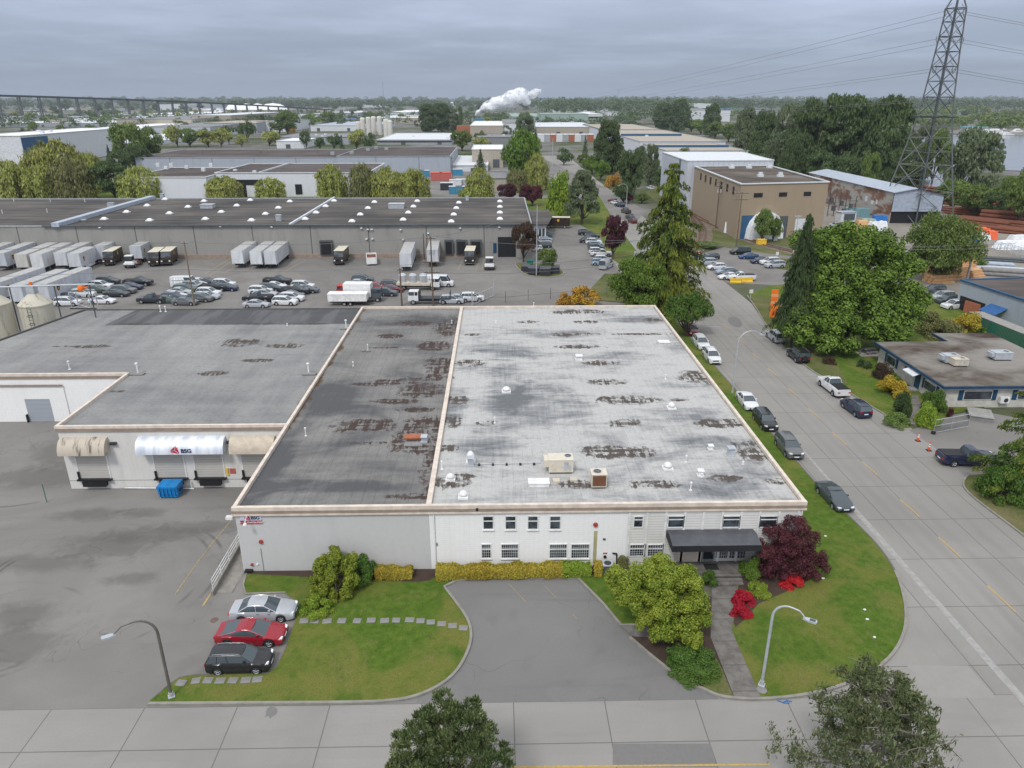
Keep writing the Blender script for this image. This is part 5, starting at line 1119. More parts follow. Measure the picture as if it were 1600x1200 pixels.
r = use('y'); place(r,765,419,-90); tag(r,'white yard tractor parked near the dark garage opening','yard tractor','yard tractors')
# trailers seen over the lowest left roof, behind the silos
for px,py,lb in ((-18,478,'white trailer with long pale roof, cut by the left edge behind the silos'),(22,482,'white trailer parked between the two silos'),(62,478,'white trailer with shield badge right behind the silos')):
 r = copy_tree(T0); x,y = P(px,py); r.location = (x + 1.5,y + 15,.01); r.rotation_euler = (0,0,R(-93)); paint(r,(.56,.58,.62)); tag(r,lb,'trailer','trailers behind the silos')
# box truck, flatbed, tanker, pup trailer by the utility poles
r = empty('box_truck'); MB().box(-4.2,-1.2,1.0,1.0,1.2,3.5).build('box_body',M_['white_paint'],r); MB().box(-4.15,-.6,.6,2.6,.6,.99).build('chassis',M_['black'],r); flat_cab(r,1.15,1.8,2.1,2.5); paint(r,(.05,.07,.09)); wheels_row(r,(-2.7,2.2),1.15,.45)
place(r,574,470,-3); tag(r,'white box truck with dark cab beside the twin utility poles','box truck')
r = empty('flatbed_truck'); flat_cab(r,1.6,1.9,2.1,2.5,'box_paint'); paint(r,(.70,.71,.72)); MB().box(-4.4,-1.15,1.05,1.4,1.15,1.2).box(-4.4,-1.15,1.2,-4.3,1.15,2.4).box(1.3,-1.15,1.2,1.4,1.15,2.6).build('flat_deck',M_['dark_steel'],r); MB().box(-4.3,-.5,.6,3.2,.5,1.04).build('chassis',M_['black'],r); wheels_row(r,(-3,2.6),1.1,.46)
place(r,668,474,180); tag(r,'white cab flatbed truck with dark deck under the twin utility poles','flatbed truck')
r = empty('tank_truck'); MB().box(-4.4,-1.15,1.0,2.4,1.15,1.5).build('deck',M_['beige_metal'],r)
for i in range(3): MB().lathe([(0,1.5),(.75,1.5),(.8,1.7),(.8,2.9),(.5,3.2),(0,3.3)],14,(-3.3 + i * 2.1,0,0)).build('upright_tank',M_['galv'],r,smooth=True)
MB().box(-4.2,-.5,.6,3.2,.5,.99).build('chassis',M_['black'],r); flat_cab(r,2.6,1.7,2.1,2.4); paint(r,(.70,.71,.72)); wheels_row(r,(-3,2.9),1.1,.46)
place(r,655,452,-4); tag(r,'truck carrying three upright silver tanks behind the left utility pole','tank truck')
r = empty('small_trailer'); MB().box(-3.6,-1.15,.9,3.6,1.15,2.2).box(-3.65,-1.2,2.201,3.65,1.2,2.3).build('box_body',M_['white_paint'],r); MB().box(-3.3,-.4,.5,4.5,.4,.89).build('chassis',M_['black'],r); wheels_row(r,(-.6,.5),1.15,.36); place(r,545,476,0); tag(r,'low white enclosed trailer right at the warehouse back edge','trailer')
r = empty('red_truck'); flat_cab(r,.4,1.8,2.1,2.3); paint(r,(.5,.02,.01)); MB().box(-3,-1.05,.8,.3,1.05,1.4).build('bed',M_['red_paint'],r); wheels_row(r,(-2,1.4),1.1,.44); place(r,546,464,180); tag(r,'bright red small truck beside the white box truck','truck')
# skip trailer
r = empty('skip_bin'); m = MB(); p0 = [(-3.0,-1.1),(3.0,-1.1),(3.0,1.1),(-3.0,1.1)]
m.box(-3,-1.15,.35,3,-1.05,1.9).box(-3,1.05,.35,3,1.15,1.9).box(-3,-1.05,.35,-2.9,1.05,1.9).box(2.9,-1.05,.35,3,1.05,1.9).box(-2.9,-1.05,.35,2.9,1.05,.45)
for i in range(7): x = -2.7 + i * .9; m.box(x - .05,-1.22,.4,x + .05,-1.151,1.85).box(x - .05,1.151,.4,x + .05,1.22,1.85)
m.build('bin_body',M_['white_paint'],r); MB().box(-2.88,-1.03,1.2,2.88,1.03,1.5).build('debris',M_['rust'],r); MB().box(-2.9,-.8,.06,2.9,-.6,.35).box(-2.9,.6,.06,2.9,.8,.35).build('skid',M_['dark_steel'],r)
place(r,581,411,-80); tag(r,'open white skip full of rusty scrap in front of the long warehouse','skip')
# dark wheelie bins cluster
for i,(px,py,s) in enumerate(((822,424,.9),(834,429,1.15),(852,430,1.15),(866,427,1.05))):
 r = empty('waste_container')
 m = MB().box(-1.0,-.8,.1,1.0,.8,1.25); m.build('bin_body',M_['bin_dark'],r)
 q = MB(); q.prism([(-1.05,-.85),(1.05,-.85),(1.05,.85),(-1.05,.85)],1.251,1.3); k0 = len(q.v); q.v += [(-1.05,-.85,1.3),(1.05,-.85,1.3),(1.05,.85,1.3),(-1.05,.85,1.3),(-1.05,0,1.75),(1.05,0,1.75)]; q.f += [(k0,k0 + 1,k0 + 5,k0 + 4),(k0 + 3,k0 + 4,k0 + 5,k0 + 2),(k0,k0 + 4,k0 + 3),(k0 + 1,k0 + 2,k0 + 5)]; q.m += [0] * 4; q.build('lid',M_['canvas_grey'],r)
 place(r,px,py,-20 + 8 * i,z=.1); r.scale = (s,) * 3; auto(r,px,'black lidded waste container','on the kerbed island below the street tree','waste container','waste containers on the island')
x,y = P(828,418,.1); tag(MB().box(-.7,-.6,0,.7,.6,1.6).box(-.75,-.65,1.601,.75,.65,1.7).build('utility_cabinet',M_['green_box'],loc=(x,y,.1)),'green utility cabinet behind the black waste containers','cabinet')
# orange water-filled barriers and cones
for px,py in ((1149,442),(1167,441)):
 m = MB(); pr_ = [(-.3,0),(-.3,.25),(-.14,.4),(-.12,.95),(.12,.95),(.14,.4),(.3,.25),(.3,0)]
 k0 = 0; m.v = [(-1.15,y,z) for y,z in pr_] + [(1.15,y,z) for y,z in pr_]; n = len(pr_); m.f = [tuple(range(n)),tuple(range(2 * n - 1,n - 1,-1))] + [(i,i + 1,n + i + 1,n + i) for i in range(n - 1)]; m.m = [0] * len(m.f)
 x,y = P(px,py); o = m.build('traffic_barrier',M_['yellow'],loc=(x,y,.01)); auto(o,px,'orange-yellow plastic barrier','in front of the white pickup beyond the junction','barrier','plastic barriers')
for px,py,lb in ((1434,689,'tall orange traffic cone nearer the office garden, on a black base'),(1451,704,'tall orange traffic cone closest to the navy pickup')):
 x,y = P(px,py); r = empty('traffic_cone',(x,y,.01),label=lb,cat='traffic cone',group='traffic cones in the driveway'); MB().box(-.24,-.24,0,.24,.24,.06).build('base',M_['rubber'],r)
 MB().lathe([(.13,.06),(.06,1.0),(.04,1.1),(0,1.1)],14).build('cone',M_['cone_or'] if 'cone_or' in M_ else M_[plain('cone_or',(.75,.10,.03),.5).name],r,smooth=True); MB().lathe([(.118,.45),(.105,.6)],14).lathe([(.098,.7),(.086,.85)],14).build('reflective_band',M_['white_paint'],r)
# ================================================================ vegetation
RNG = np.random.default_rng(7)
def leaf_mesh(name,pos,nrm,size,asp=.6,parent=None,mat='leaf_mid',rng=RNG,up=None):
 """one small leaf-shaped face per point; nrm is the rough facing"""
 n = len(pos); nrm = nrm / (np.linalg.norm(nrm,axis=1,keepdims=True) + 1e-9)
 rv = rng.normal(size=(n,3)) if up is None else up + rng.normal(size=(n,3)) * .25
 t = np.cross(nrm,rv); t /= (np.linalg.norm(t,axis=1,keepdims=True) + 1e-9); b = np.cross(nrm,t)
 if up is not None: t,b = b,t
 s = np.asarray(size).reshape(-1,1) * np.ones((n,1)); a = t * s; c = b * s * asp
 v = np.empty((n,4,3)); v[:,0] = pos - a; v[:,1] = pos - c + a * .1; v[:,2] = pos + a; v[:,3] = pos + c + a * .1
 me = bpy.data.meshes.new(name); me.vertices.add(n * 4); me.vertices.foreach_set('co',v.reshape(-1).astype(np.float32))
 me.loops.add(n * 4); me.loops.foreach_set('vertex_index',np.arange(n * 4,dtype=np.int32)); me.polygons.add(n)
 me.polygons.foreach_set('loop_start',np.arange(0,n * 4,4,dtype=np.int32)); me.update(calc_edges=True); me.materials.append(M_[mat])
 o = bpy.data.objects.new(name,me); link(o,parent); return o
def sph(n,rng,zmin=-1):
 z = rng.uniform(zmin,1,n); a = rng.uniform(0,2 * np.pi,n); r = np.sqrt(1 - z * z); return np.stack([r * np.cos(a),r * np.sin(a),z],1)
def puffs(cent,rad,n,size,rng,flat=.75,jit=.75,zmin=-.5,inner=.35):
 """leaves spread over the outside of many small clumps (with some inside them)"""
 k = len(cent); w = rad ** 2 / np.sum(rad ** 2); idx = rng.choice(k,n,p=w); d = sph(n,rng,zmin)
 rr = np.where(rng.random(n) < inner,rng.uniform(.3,.9,n),rng.uniform(.85,1.12,n))
 p = cent[idx] + d * (rad[idx] * rr)[:,None] * np.array([1,1,flat]); nn = d + np.array([0,0,.45]) + rng.normal(size=(n,3)) * jit
 return p,nn,size * rng.uniform(.6,1.3,n)
def trunk_mesh(parent,H,r0,tips,mat='bark',base=.35,lean=(0,0)):
 m = MB(); top = Vector((lean[0],lean[1],H)); m.tube([(0,0,-.02),(lean[0] * .3,lean[1] * .3,H * .35),(lean[0] * .7,lean[1] * .7,H * .7),tuple(top)],r0,7,r2=r0 * .3)
 for t in tips:
  t = Vector(t); s = Vector((lean[0] * .4,lean[1] * .4,H * base)) + (t - Vector((0,0,H * base))) * .06; mid = s.lerp(t,.5) + Vector((0,0,-.04 * H)); m.tube([tuple(s),tuple(mid),tuple(t)],r0 * .4,5,r2=r0 * .1)
 return m.build('trunk',M_[mat],parent)
def proto_tree(name,mat,shape,K,N,leaf,puff,seed,z0=.18,trunk_r=.06,flat=.75,inner=.35,jit=.75,gap=0.0,asp=.6):
 """unit tree: crown radius 1, height 1"""
 rng = np.random.default_rng(seed); r = empty(name); c = []
 while len(c) < K:
  d = sph(1,rng)[0]; q = rng.uniform(.45,1) ** .6; x,y,z = d * q
  if shape == 'round': p = (x * .82,y * .82,z0 + (1 - z0) * .5 + z * (1 - z0) * .42)
  elif shape == 'dome': zz = abs(z); p = (x * .85,y * .85,z0 + zz * (1 - z0) * .86)
  elif shape == 'tall': a_ = rng.uniform(0,6.28); t = rng.uniform(0,1); f = .92 * math.sin(math.pi * (.12 + .80 * t)) ** .55 * rng.uniform(.35,1) ** .5; p = (math.cos(a_) * f * .86,math.sin(a_) * f * .86,z0 + t * (1 - z0) * .93)
  elif shape == 'column': t = rng.uniform(0,1); f = .75 * (1 - t ** 2.2) + .1; a = rng.uniform(0,6.28); p = (math.cos(a) * f * .8,math.sin(a) * f * .8,z0 + t * (1 - z0) * .92)
  elif shape == 'spread': p = (x * .85,y * .85,z0 + (.25 + .6 * (z * .5 + .5) * (1 - .35 * (x * x + y * y))) * (1 - z0))
  c.append(p)
 c = np.array(c); rad = puff * rng.uniform(.65,1.3,K)
 S = np.array([1,1,.55])   # unit trees are usually about twice as wide as 1 x height: keep clumps round once scaled
 p,nn,s = puffs(c,rad,N,leaf,rng,flat * (.42 if shape in ('tall','column') else .66 if shape == 'round' else 1),jit,inner=inner)
 if gap: keep = rng.random(len(p)) > gap; p,nn,s = p[keep],nn[keep],s[keep]
 leaf_mesh('crown',p,nn,s,asp,r,mat,rng)
 tips = [tuple(c[i] * np.array([.8,.8,.95])) for i in rng.choice(K,min(K,9),replace=False)]
 trunk_mesh(r,.62,trunk_r,tips,base=max(.12,z0 * .8)); return r
def proto_conifer(name,mat,tiers,per,nleaf,leaf,seed,droop=.35,z0=.05,ragged=.25,power=.85,width=1.0,wf=.30):
 rng = np.random.default_rng(seed); r = empty(name); P_,N_,S_,U_ = [],[],[],[]
 for t in range(tiers):
  z = z0 + (1 - z0) * (t / tiers) ** .92; L = width * (1 - (z - z0) / (1 - z0)) ** power * (1 + ragged * rng.uniform(-1,.6)) + .02
  nb = max(4,int(per * (.4 + .6 * (1 - t / tiers))))
  for b in range(nb):
   a = 2 * np.pi * (b + rng.uniform(-.3,.3)) / nb + t * .7; l = L * rng.uniform(1 - ragged,1.05); k = max(4,int(nleaf * (l + .15)))
   u = rng.uniform(.1,1,k) ** .8; wd = l * wf * (1 - u * .65) + .015
   s = rng.uniform(-1,1,k); dz = -droop * l * .42 * u ** 1.6 + rng.normal(0,.010,k)
   x = np.cos(a) * l * u - np.sin(a) * s * wd; y = np.sin(a) * l * u + np.cos(a) * s * wd; zz = z + dz * (1 if t < tiers - 2 else .2) - np.abs(s) * wd * .12
   P_.append(np.stack([x,y,zz],1)); N_.append(np.stack([np.cos(a) * .5 + 0 * u,np.sin(a) * .5 + 0 * u,.9 + 0 * u],1) + rng.normal(size=(k,3)) * .45); S_.append(leaf * rng.uniform(.6,1.3,k)); U_.append(np.tile([np.cos(a),np.sin(a),-.3],(k,1)))
 leaf_mesh('crown',np.concatenate(P_),np.concatenate(N_),np.concatenate(S_),.4,r,mat,rng,up=np.concatenate(U_))
 MB().tube([(0,0,0),(0,0,.5),(0,0,.98)],.05,7,r2=.004).build('trunk',M_['bark'],r); return r
def proto_willow(name,mat,K,N,leaf,seed,z0=.0):
 rng = np.random.default_rng(seed); r = empty(name); a = rng.uniform(0,6.28,K); q = np.sqrt(rng.uniform(0,1,K)); h = .93 - .38 * q ** 2 + rng.uniform(-.08,.04,K)
 c = np.stack([np.cos(a) * q * .85,np.sin(a) * q * .85,h],1); idx = rng.integers(0,K,N); ln = (h[idx] - z0 - .03) * rng.uniform(.2,1,N) ** .9; off = rng.normal(0,.07,(N,2))
 p = np.stack([c[idx,0] * (1 + .15 * ln) + off[:,0],c[idx,1] * (1 + .15 * ln) + off[:,1],h[idx] + .04 * rng.normal(size=N) - ln * (rng.random(N) < .72)],1)
 nn = np.stack([p[:,0],p[:,1],.35 + 0 * p[:,0]],1) + rng.normal(size=(N,3)) * .5
 leaf_mesh('crown',p,nn,leaf * rng.uniform(.6,1.4,N),.42,r,mat,rng,up=np.tile([0,0,1.0],(N,1)))
 trunk_mesh(r,.6,.05,[tuple(c[i]) for i in range(6)]); return r
TP = {}
def T(key,*variants):
 TP[key] = [v() for v in variants] if variants else TP[key]; return TP[key]
_used = {}
def plant(key,px,pyb,pyt,wpx,label=None,zone=None,group=None,noun=None,cat='tree',dy=0,name=None,xy=None,h=None,rad=None,z=0,rz=None):
 """base at pixel (px, pyb); crown top at row pyt; crown wpx pixels wide"""
 v = TP[key]; i = _used.get(key,0); _used[key] = i + 1; src = v[i % len(v)]
 o = src if i < len(v) else copy_tree(src)
 for k_ in ('label','category','group'):
  if k_ in o: del o[k_]
 x,y = xy or P(px,pyb); y += dy
 H_ = h or max(.4,HT(x,y,pyt)); rr = rad or wpx * MPP(x,y,H_ / 2) / 2
 o.location = (x,y,z); o.scale = (rr,rr,H_); o.rotation_euler = (0,0,(i * 2.4) % 6.28 if rz is None else rz)
 if label: tag(o,label,cat,group)
 else: auto(o,px,noun or 'tree',zone,cat,group)
 return o
_s = [0]
def PT(mat,shape,K,N,leaf,puff,name='tree',**k):
 def f():
  _s[0] += 1; return proto_tree(name,mat,shape,K,N,leaf,puff,100 + _s[0],**k)
 return f
# --- far kinds (few, larger leaves)
T('far_mid',*[PT('leaf_mid','round',16,900,.085,.34)] * 3); T('far_dark',*[PT('leaf_dark','round',16,900,.085,.34)] * 3)
T('far_tall',*[PT('leaf_dark','tall',34,1000,.085,.34)] * 3); T('far_lime',*[PT('leaf_willow','round',16,900,.085,.34)] * 2); T('far_grey',*[PT('leaf_grey','tall',16,900,.085,.34)] * 2)
T('far_fir',lambda: proto_conifer('conifer','leaf_fir',14,7,12,.10,5,ragged=.2),lambda: proto_conifer('conifer','leaf_fir',12,7,12,.10,6,ragged=.3))
# --- middle distance
T('mid_bright',*[PT('leaf_bright','round',34,6500,.042,.26)] * 2); T('mid_dark',*[PT('leaf_dark','round',34,6500,.042,.26)] * 2); T('mid_green',*[PT('leaf_mid','round',34,6000,.042,.26)] * 3)
T('cotton',*[PT('leaf_dark','tall',150,16000,.034,.22,z0=.06,inner=.15)] * 3); T('cotton_g',*[PT('leaf_grey','tall',120,12000,.036,.23,z0=.06)] * 2)
T('lime',*[PT('leaf_lime','dome',34,6500,.042,.25,z0=.15)] * 2); T('olive',PT('leaf_olive','round',34,6000,.042,.25),PT('leaf_olive','tall',34,6000,.042,.25))
T('copper',*[PT('leaf_maple','round',34,7000,.040,.24,z0=.22)] * 2); T('bronze',PT('leaf_bronze','round',34,7000,.040,.24,z0=.22)); T('orange_bush',PT('leaf_orange','dome',20,3000,.05,.3,name='shrub',z0=.0))
T('chestnut',PT('leaf_grey','column',80,14000,.030,.20,z0=.18)); T('willow',*[lambda s=s: proto_willow('willow_tree','leaf_willow',70,7500,.05,s) for s in (1,2,3)]); T('willow_olive',lambda: proto_willow('willow_tree','leaf_olive',70,7500,.05,9))
T('spruce',lambda: proto_conifer('conifer','leaf_fir',24,10,30,.05,15,ragged=.3))
mt = 'willow trees behind the long warehouse'
for k_,px,pb,pt,w,nn in (('willow',22,312,250,90,'yellow-green willow'),('willow',72,312,258,70,'yellow-green willow'),('willow',97,300,219,105,'yellow-green willow'),('willow_olive',118,312,244,72,'olive willow'),('willow',135,312,291,40,'low yellow-green willow'),('mid_dark',180,310,253,66,'dark green broadleaf tree'),('willow',224,312,260,74,'yellow-green willow'),('willow',352,313,275,62,'yellow-green willow'),('willow',424,313,277,52,'yellow-green willow'),('willow',519,314,257,56,'yellow-green willow'),('willow_olive',567,314,254,46,'olive willow'),('willow',606,315,261,66,'yellow-green willow'),('willow',645,315,263,62,'yellow-green willow'),('willow',750,314,262,48,'yellow-green willow'),('willow',742,314,289,60,'low yellow-green willow'),('willow',145,300,238,60,'yellow-green willow')):
 plant(k_,px,pb,pt,w,noun=nn,zone='in the row behind the long warehouse',group=mt)
z_ = 'behind the left end of the willow row'
for k_,px,pb,pt,w,nn in (('mid_green',205,262,192,60,'tall green tree'),('mid_green',238,255,200,44,'tall green tree'),('mid_dark',220,268,226,44,'dark tree'),('spruce',174,262,225,18,'slim conifer'),('spruce',196,268,222,26,'dark conifer'),('mid_dark',190,275,235,40,'dark tree')): plant(k_,px,pb,pt,w,noun=nn,zone=z_,group='trees beyond the willows')
z_ = 'in front of the pale sheds beyond the grey roof'
for k_,px,pb,pt,w,nn in (('far_lime',278,230,196,26,'yellow-green tree'),('mid_green',297,230,200,36,'green tree'),('far_lime',326,230,203,34,'yellow-green tree'),('far_lime',346,230,201,34,'yellow-green tree'),('far_dark',358,226,196,24,'dark tree'),('far_dark',386,222,186,30,'dark tree'),('far_lime',378,230,210,22,'yellow-green tree'),('far_lime',421,228,205,36,'yellow-green tree'),('far_dark',320,226,200,16,'dark tree'),('far_dark',479,232,203,18,'dark tree'),('far_dark',522,236,208,24,'dark tree'),('far_fir',535,236,210,12,'dark conifer'),('far_lime',557,234,203,34,'yellow-green tree'),('far_dark',577,236,208,22,'dark tree'),('mid_green',450,210,172,42,'green tree'),('mid_green',437,210,186,30,'green tree'),('far_mid',487,200,178,26,'green tree'),('far_mid',512,198,174,26,'green tree'),('orange_bush',456,208,190,18,'orange-tinted tree'),('far_dark',500,235,214,18,'dark tree')): plant(k_,px,pb,pt,w,noun=nn,zone=z_,group='trees among the far sheds')
z_ = 'in the middle distance near the smoking stack'
for k_,px,pb,pt,w,nn in (('cotton',668,206,162,30,'tall dark tree'),('cotton',690,206,160,34,'tall dark tree'),('cotton_g',705,206,166,24,'tall grey-green tree'),('mid_green',722,236,203,40,'round green tree'),('far_tall',718,206,167,12,'slim poplar'),('far_dark',752,228,204,22,'dark tree'),('far_fir',769,228,210,12,'dark conifer'),('spruce',751,268,232,26,'pointed dark spruce'),('far_mid',580,186,174,22,'green tree'),('far_tall',792,226,196,20,'dark tree'),('far_lime',752,236,214,24,'yellow-green tree')): plant(k_,px,pb,pt,w,noun=nn,zone=z_,group='trees near the stack')
plant('mid_bright',817,292,201,62,'big bright green tree between the warehouse end and the smoke plume')
plant('cotton_g',821,230,176,34,'tall grey-green tree behind the big bright green tree'); plant('willow',838,296,240,48,'soft olive willow just right of the big bright green tree',rad=6)
plant('willow_olive',808,300,262,36,'dull olive willow at the foot of the big bright green tree'); plant('copper',832,322,286,44,'purple-leaved tree directly behind the warehouse east end'); plant('copper',792,318,286,34,'purple-leaved tree left of the willow behind the warehouse')
plant('lime',876,341,262,48,'lime green tree on the small lawn beside the white office'); plant('chestnut',909,350,264,64,'blossoming dark chestnut on the lawn by the side road')
plant('bronze',818,410,346,48,'bronze-leaved maple in front of the warehouse corner'); plant('copper',957,406,333,46,'copper-leaved maple beside the east row of cars'); plant('mid_green',855,426,388,34,'small bushy green tree above the black waste containers')
z_ = 'around the side road north of the junction'
for k_,px,pb,pt,w,nn in (('cotton',950,272,188,50,'tall dark poplar-like tree'),('mid_bright',925,272,244,34,'bright green tree'),('orange_bush',956,292,268,32,'orange shrub tree'),('mid_dark',984,312,232,44,'dark leafy tree'),('cotton_g',1016,290,224,26,'grey-green tree'),('cotton_g',998,280,228,24,'grey-green tree'),('mid_dark',974,318,285,34,'dark leafy tree'),('mid_green',1003,318,302,22,'low green tree'),('copper',982,318,302,16,'low purple shrub'),('far_fir',914,242,210,14,'dark conifer'),('far_dark',881,258,232,32,'round dark tree'),('mid_green',912,262,240,22,'green tree'),('mid_bright',938,282,250,30,'bright green tree'),('mid_green',1068,262,231,24,'thin light green tree'),('spruce',1046,312,248,28,'dark narrow conifer'),('mid_dark',1030,300,262,28,'dark leafy tree')): plant(k_,px,pb,pt,w,noun=nn,zone=z_,group='trees around the side road')
# the big belt by the river, right of the blue-edged sheds
z_ = 'in the belt between sheds and river'; gb = 'trees of the river belt'
for k_,px,pb,pt,w,nn in (('cotton',1305,285,146,96,'huge dark cottonwood'),('cotton',1262,284,152,80,'huge dark cottonwood'),('cotton',1375,290,150,86,'huge dark cottonwood'),('cotton',1340,280,158,60,'huge dark cottonwood'),('cotton_g',1222,276,160,50,'tall grey-green tree'),('cotton',1190,262,170,46,'tall dark tree'),('cotton_g',1158,250,168,40,'tall grey-green tree'),('mid_green',1163,232,185,34,'light green tree'),('mid_green',1138,222,192,34,'light green tree'),('mid_green',1117,216,190,30,'light green tree'),('mid_green',1095,210,188,34,'light green tree'),('mid_green',1080,206,186,30,'light green tree'),('cotton',1060,206,155,38,'tall dark tree'),('cotton',1035,202,160,34,'tall dark tree'),('cotton',1178,270,222,28,'dark tree'),('cotton_g',1198,280,215,30,'tall grey-green tree'),('cotton',1232,290,212,40,'dark tree'),('mid_green',1354,300,237,30,'pale weeping tree'),('cotton',1400,300,230,40,'dark tree'),('mid_dark',1410,270,205,34,'dark tree'),('cotton_g',1436,275,196,44,'tall grey-green tree'),('mid_dark',1425,300,250,40,'dark tree'),('cotton_g',1545,262,222,40,'tall grey-green tree'),('cotton_g',1510,315,200,90,'broad open grey-green tree'),('mid_green',1455,290,205,50,'open tree'),('mid_green',1520,338,288,60,'light green riverside tree'),('mid_green',1485,330,282,60,'light green riverside tree'),('mid_green',1590,352,262,60,'light green riverside tree'),('mid_green',1570,340,275,46,'light green riverside tree'),('mid_dark',1546,342,300,46,'dark riverside tree'),('cotton',1110,214,160,30,'tall dark tree'),('cotton',1240,262,166,46,'tall dark tree'),('mid_dark',1325,296,240,50,'dark tree'),('mid_dark',1280,292,236,54,'dark tree')): plant(k_,px,pb,pt,w,noun=nn,zone=z_,group=gb)
# scattered far trees over the plain: neighbours nothing tells apart
rr = random.Random(11); ft = 0
def far_row(y0,y1,x0,x1,n,kinds,hmin,hmax,skip=()):
 for i in range(n):
  px = x0 + (x1 - x0) * (i + rr.random()) / n; py = rr.uniform(y0,y1)
  if any(a < px < b for a,b in skip): continue
  k_ = rr.choice(kinds); x,y = P(px,py); h = rr.uniform(hmin,hmax); v = TP[k_]; i_ = _used.get(k_,0); _used[k_] = i_ + 1; o = copy_tree(v[i_ % len(v)]) if i_ >= len(v) else v[i_]
  for q in ('label','category','group'):
   if q in o: del o[q]
  r_ = h * rr.uniform(.38,.62) * (1 if k_ != 'far_fir' else .6); o.location = (x,y,0); o.scale = (r_,r_,h); o.rotation_euler = (0,0,rr.uniform(0,6.28))
  lb = {'far_mid': 'small green tree','far_dark': 'small dark tree','far_tall': 'small upright dark tree','far_lime': 'small yellow-green tree','far_grey': 'small grey-green tree','far_fir': 'small dark conifer'}[k_]
  zs = [(190,'at the left end of the viaduct'),(345,'below the right half of the viaduct'),(450,'around the storage domes'),(560,'between the domes and the cement silos'),(680,'around the distant radio mast'),(800,'around the steam plume'),(930,'above the pale green hall'),(1080,'above the blue-edged sheds'),(1230,'above the white factories'),(1400,'above the huge cottonwoods'),(9999,'beyond the river by the pylon')]
  auto(o,px,lb,[b for a,b in zs if px < a][0],'tree','distant trees of the plain')
allk = ['far_mid','far_dark','far_dark','far_tall','far_grey','far_lime','far_fir']
far_row(176,200,0,760,34,allk,10,17); far_row(168,177,0,1000,42,['far_dark','far_tall','far_grey'],18,27); far_row(205,225,20,300,9,allk,8,13)
far_row(168,180,860,1080,20,['far_dark','far_tall'],16,24); far_row(172,190,1420,1600,14,['far_dark','far_mid','far_lime'],12,18,((1470,1480),)); far_row(168,176,1050,1600,26,['far_dark','far_tall','far_grey'],18,28)
# wooded bands towards the horizon: too many to count
def woods(name,y0,y1,x0,x1,n,hmin,hmax,mat,leaf,seed):
 rng = np.random.default_rng(seed); C,Rd = [],[]
 for i in range(n):
  px = rng.uniform(x0,x1); py = rng.uniform(y0,y1); x,y = P(px,py); h = rng.uniform(hmin,hmax); r_ = h * .45
  for j in range(4): C.append((x + rng.normal() * r_ * .7,y + rng.normal() * r_ * .7,h * rng.uniform(.3,.8))); Rd.append(r_ * rng.uniform(.5,.9))
 C = np.array(C); Rd = np.array(Rd); p,nn,s = puffs(C,Rd,n * 95,1,rng,.85); s = s * leaf
 o = leaf_mesh(name,p,nn,s,.7,None,mat,rng); tag(o,kind='stuff'); return o
woods('distant_woods',163,171,-60,1660,950,22,38,'leaf_dark',3.2,1); woods('distant_woods',159,162.5,-60,1660,800,34,62,'leaf_grey',7,2)
woods('distant_woods',168,180,850,1080,190,28,42,'leaf_dark',2.2,3); woods('distant_woods',166,176,1060,1660,300,26,42,'leaf_dark',2.4,4); woods('riverside_thicket',178,206,1400,1640,110,10,18,'leaf_mid',1.5,5)
woods('distant_woods',170,196,960,1080,46,16,26,'leaf_dark',1.6,6); woods('distant_woods',200,262,1170,1240,26,8,16,'leaf_dark',.8,7)
woods('distant_woods',166,182,1390,1560,60,16,26,'leaf_mid',2.0,8)
woods('suburb_trees',169,202,-40,1000,620,8,15,'leaf_dark',1.1,11); woods('suburb_trees',168,186,1040,1180,60,12,20,'leaf_mid',1.3,12)
# --- near trees, each its own build
def lobed(name,mat,base,lobes,n,leaf,label,H,r0=.09,fill=1.0,cat='tree',bark='bark',tuft=False,seed=3,gap=0.0,zmin=-.75):
 """crown of separate lobes; each lobe (px, py, radius in m, depth Y) is a real cluster standing in space"""
 rng = np.random.default_rng(seed); bx,by = base; C = []
 for t in lobes:
  px,py,r_,Y = t; X,Z = FP(px,py,Y); C.append((X - bx,Y - by,max(r_ * .4,Z),r_))
  if rng.random() < fill: C.append((X - bx + rng.normal() * .25 * r_,Y - by + r_ * rng.uniform(.9,1.8),max(r_ * .4,Z - r_ * .25),r_ * .95))
 c2,r2 = [],[]
 for (x,y,z,r_) in C:
  d = sph(11,rng,-.55)
  for q in d: c2.append((x + q[0] * r_ * .66,y + q[1] * r_ * .66,z + q[2] * r_ * (.62 if tuft else .72))); r2.append(r_ * rng.uniform(.32,.52))
 c2,r2 = np.array(c2),np.array(r2); r = empty(name,(bx,by,0),label=label,cat=cat)
 if tuft:
  idx = rng.choice(len(c2),n,p=r2 ** 2 / np.sum(r2 ** 2)); dd = sph(n,rng,-.15); p = c2[idx] + dd * r2[idx][:,None] * rng.uniform(.4,1.15,(n,1)); up = np.array([0,0,1.1]) + dd
  leaf_mesh('crown',p,np.cross(up,rng.normal(size=(n,3))) + .35 * dd,leaf * rng.uniform(.7,1.3,n),.24,r,mat,rng,up=up)
 else:
  p,nn,s = puffs(c2,r2,n,leaf,rng,.95,.5,inner=.1,zmin=zmin)
  if gap: keep = rng.random(len(p)) > gap; p,nn,s = p[keep],nn[keep],s[keep]
  leaf_mesh('crown',p,nn,s,.6,r,mat,rng)
 m = MB(); m.tube([(0,0,-.02),(.02,.03,H * .3),(-.03,.02,H * .62)],r0,8,r2=r0 * .5)
 for (x,y,z,r_) in C: s_ = Vector((0,0,H * .22)); e = Vector((x,y,z)); m.tube([tuple(s_),tuple(s_.lerp(e,.5) + Vector((0,0,-.05 * H))),tuple(e)],r0 * .42,5,r2=r0 * .1)
 m.build('trunk',M_[bark],r); return r
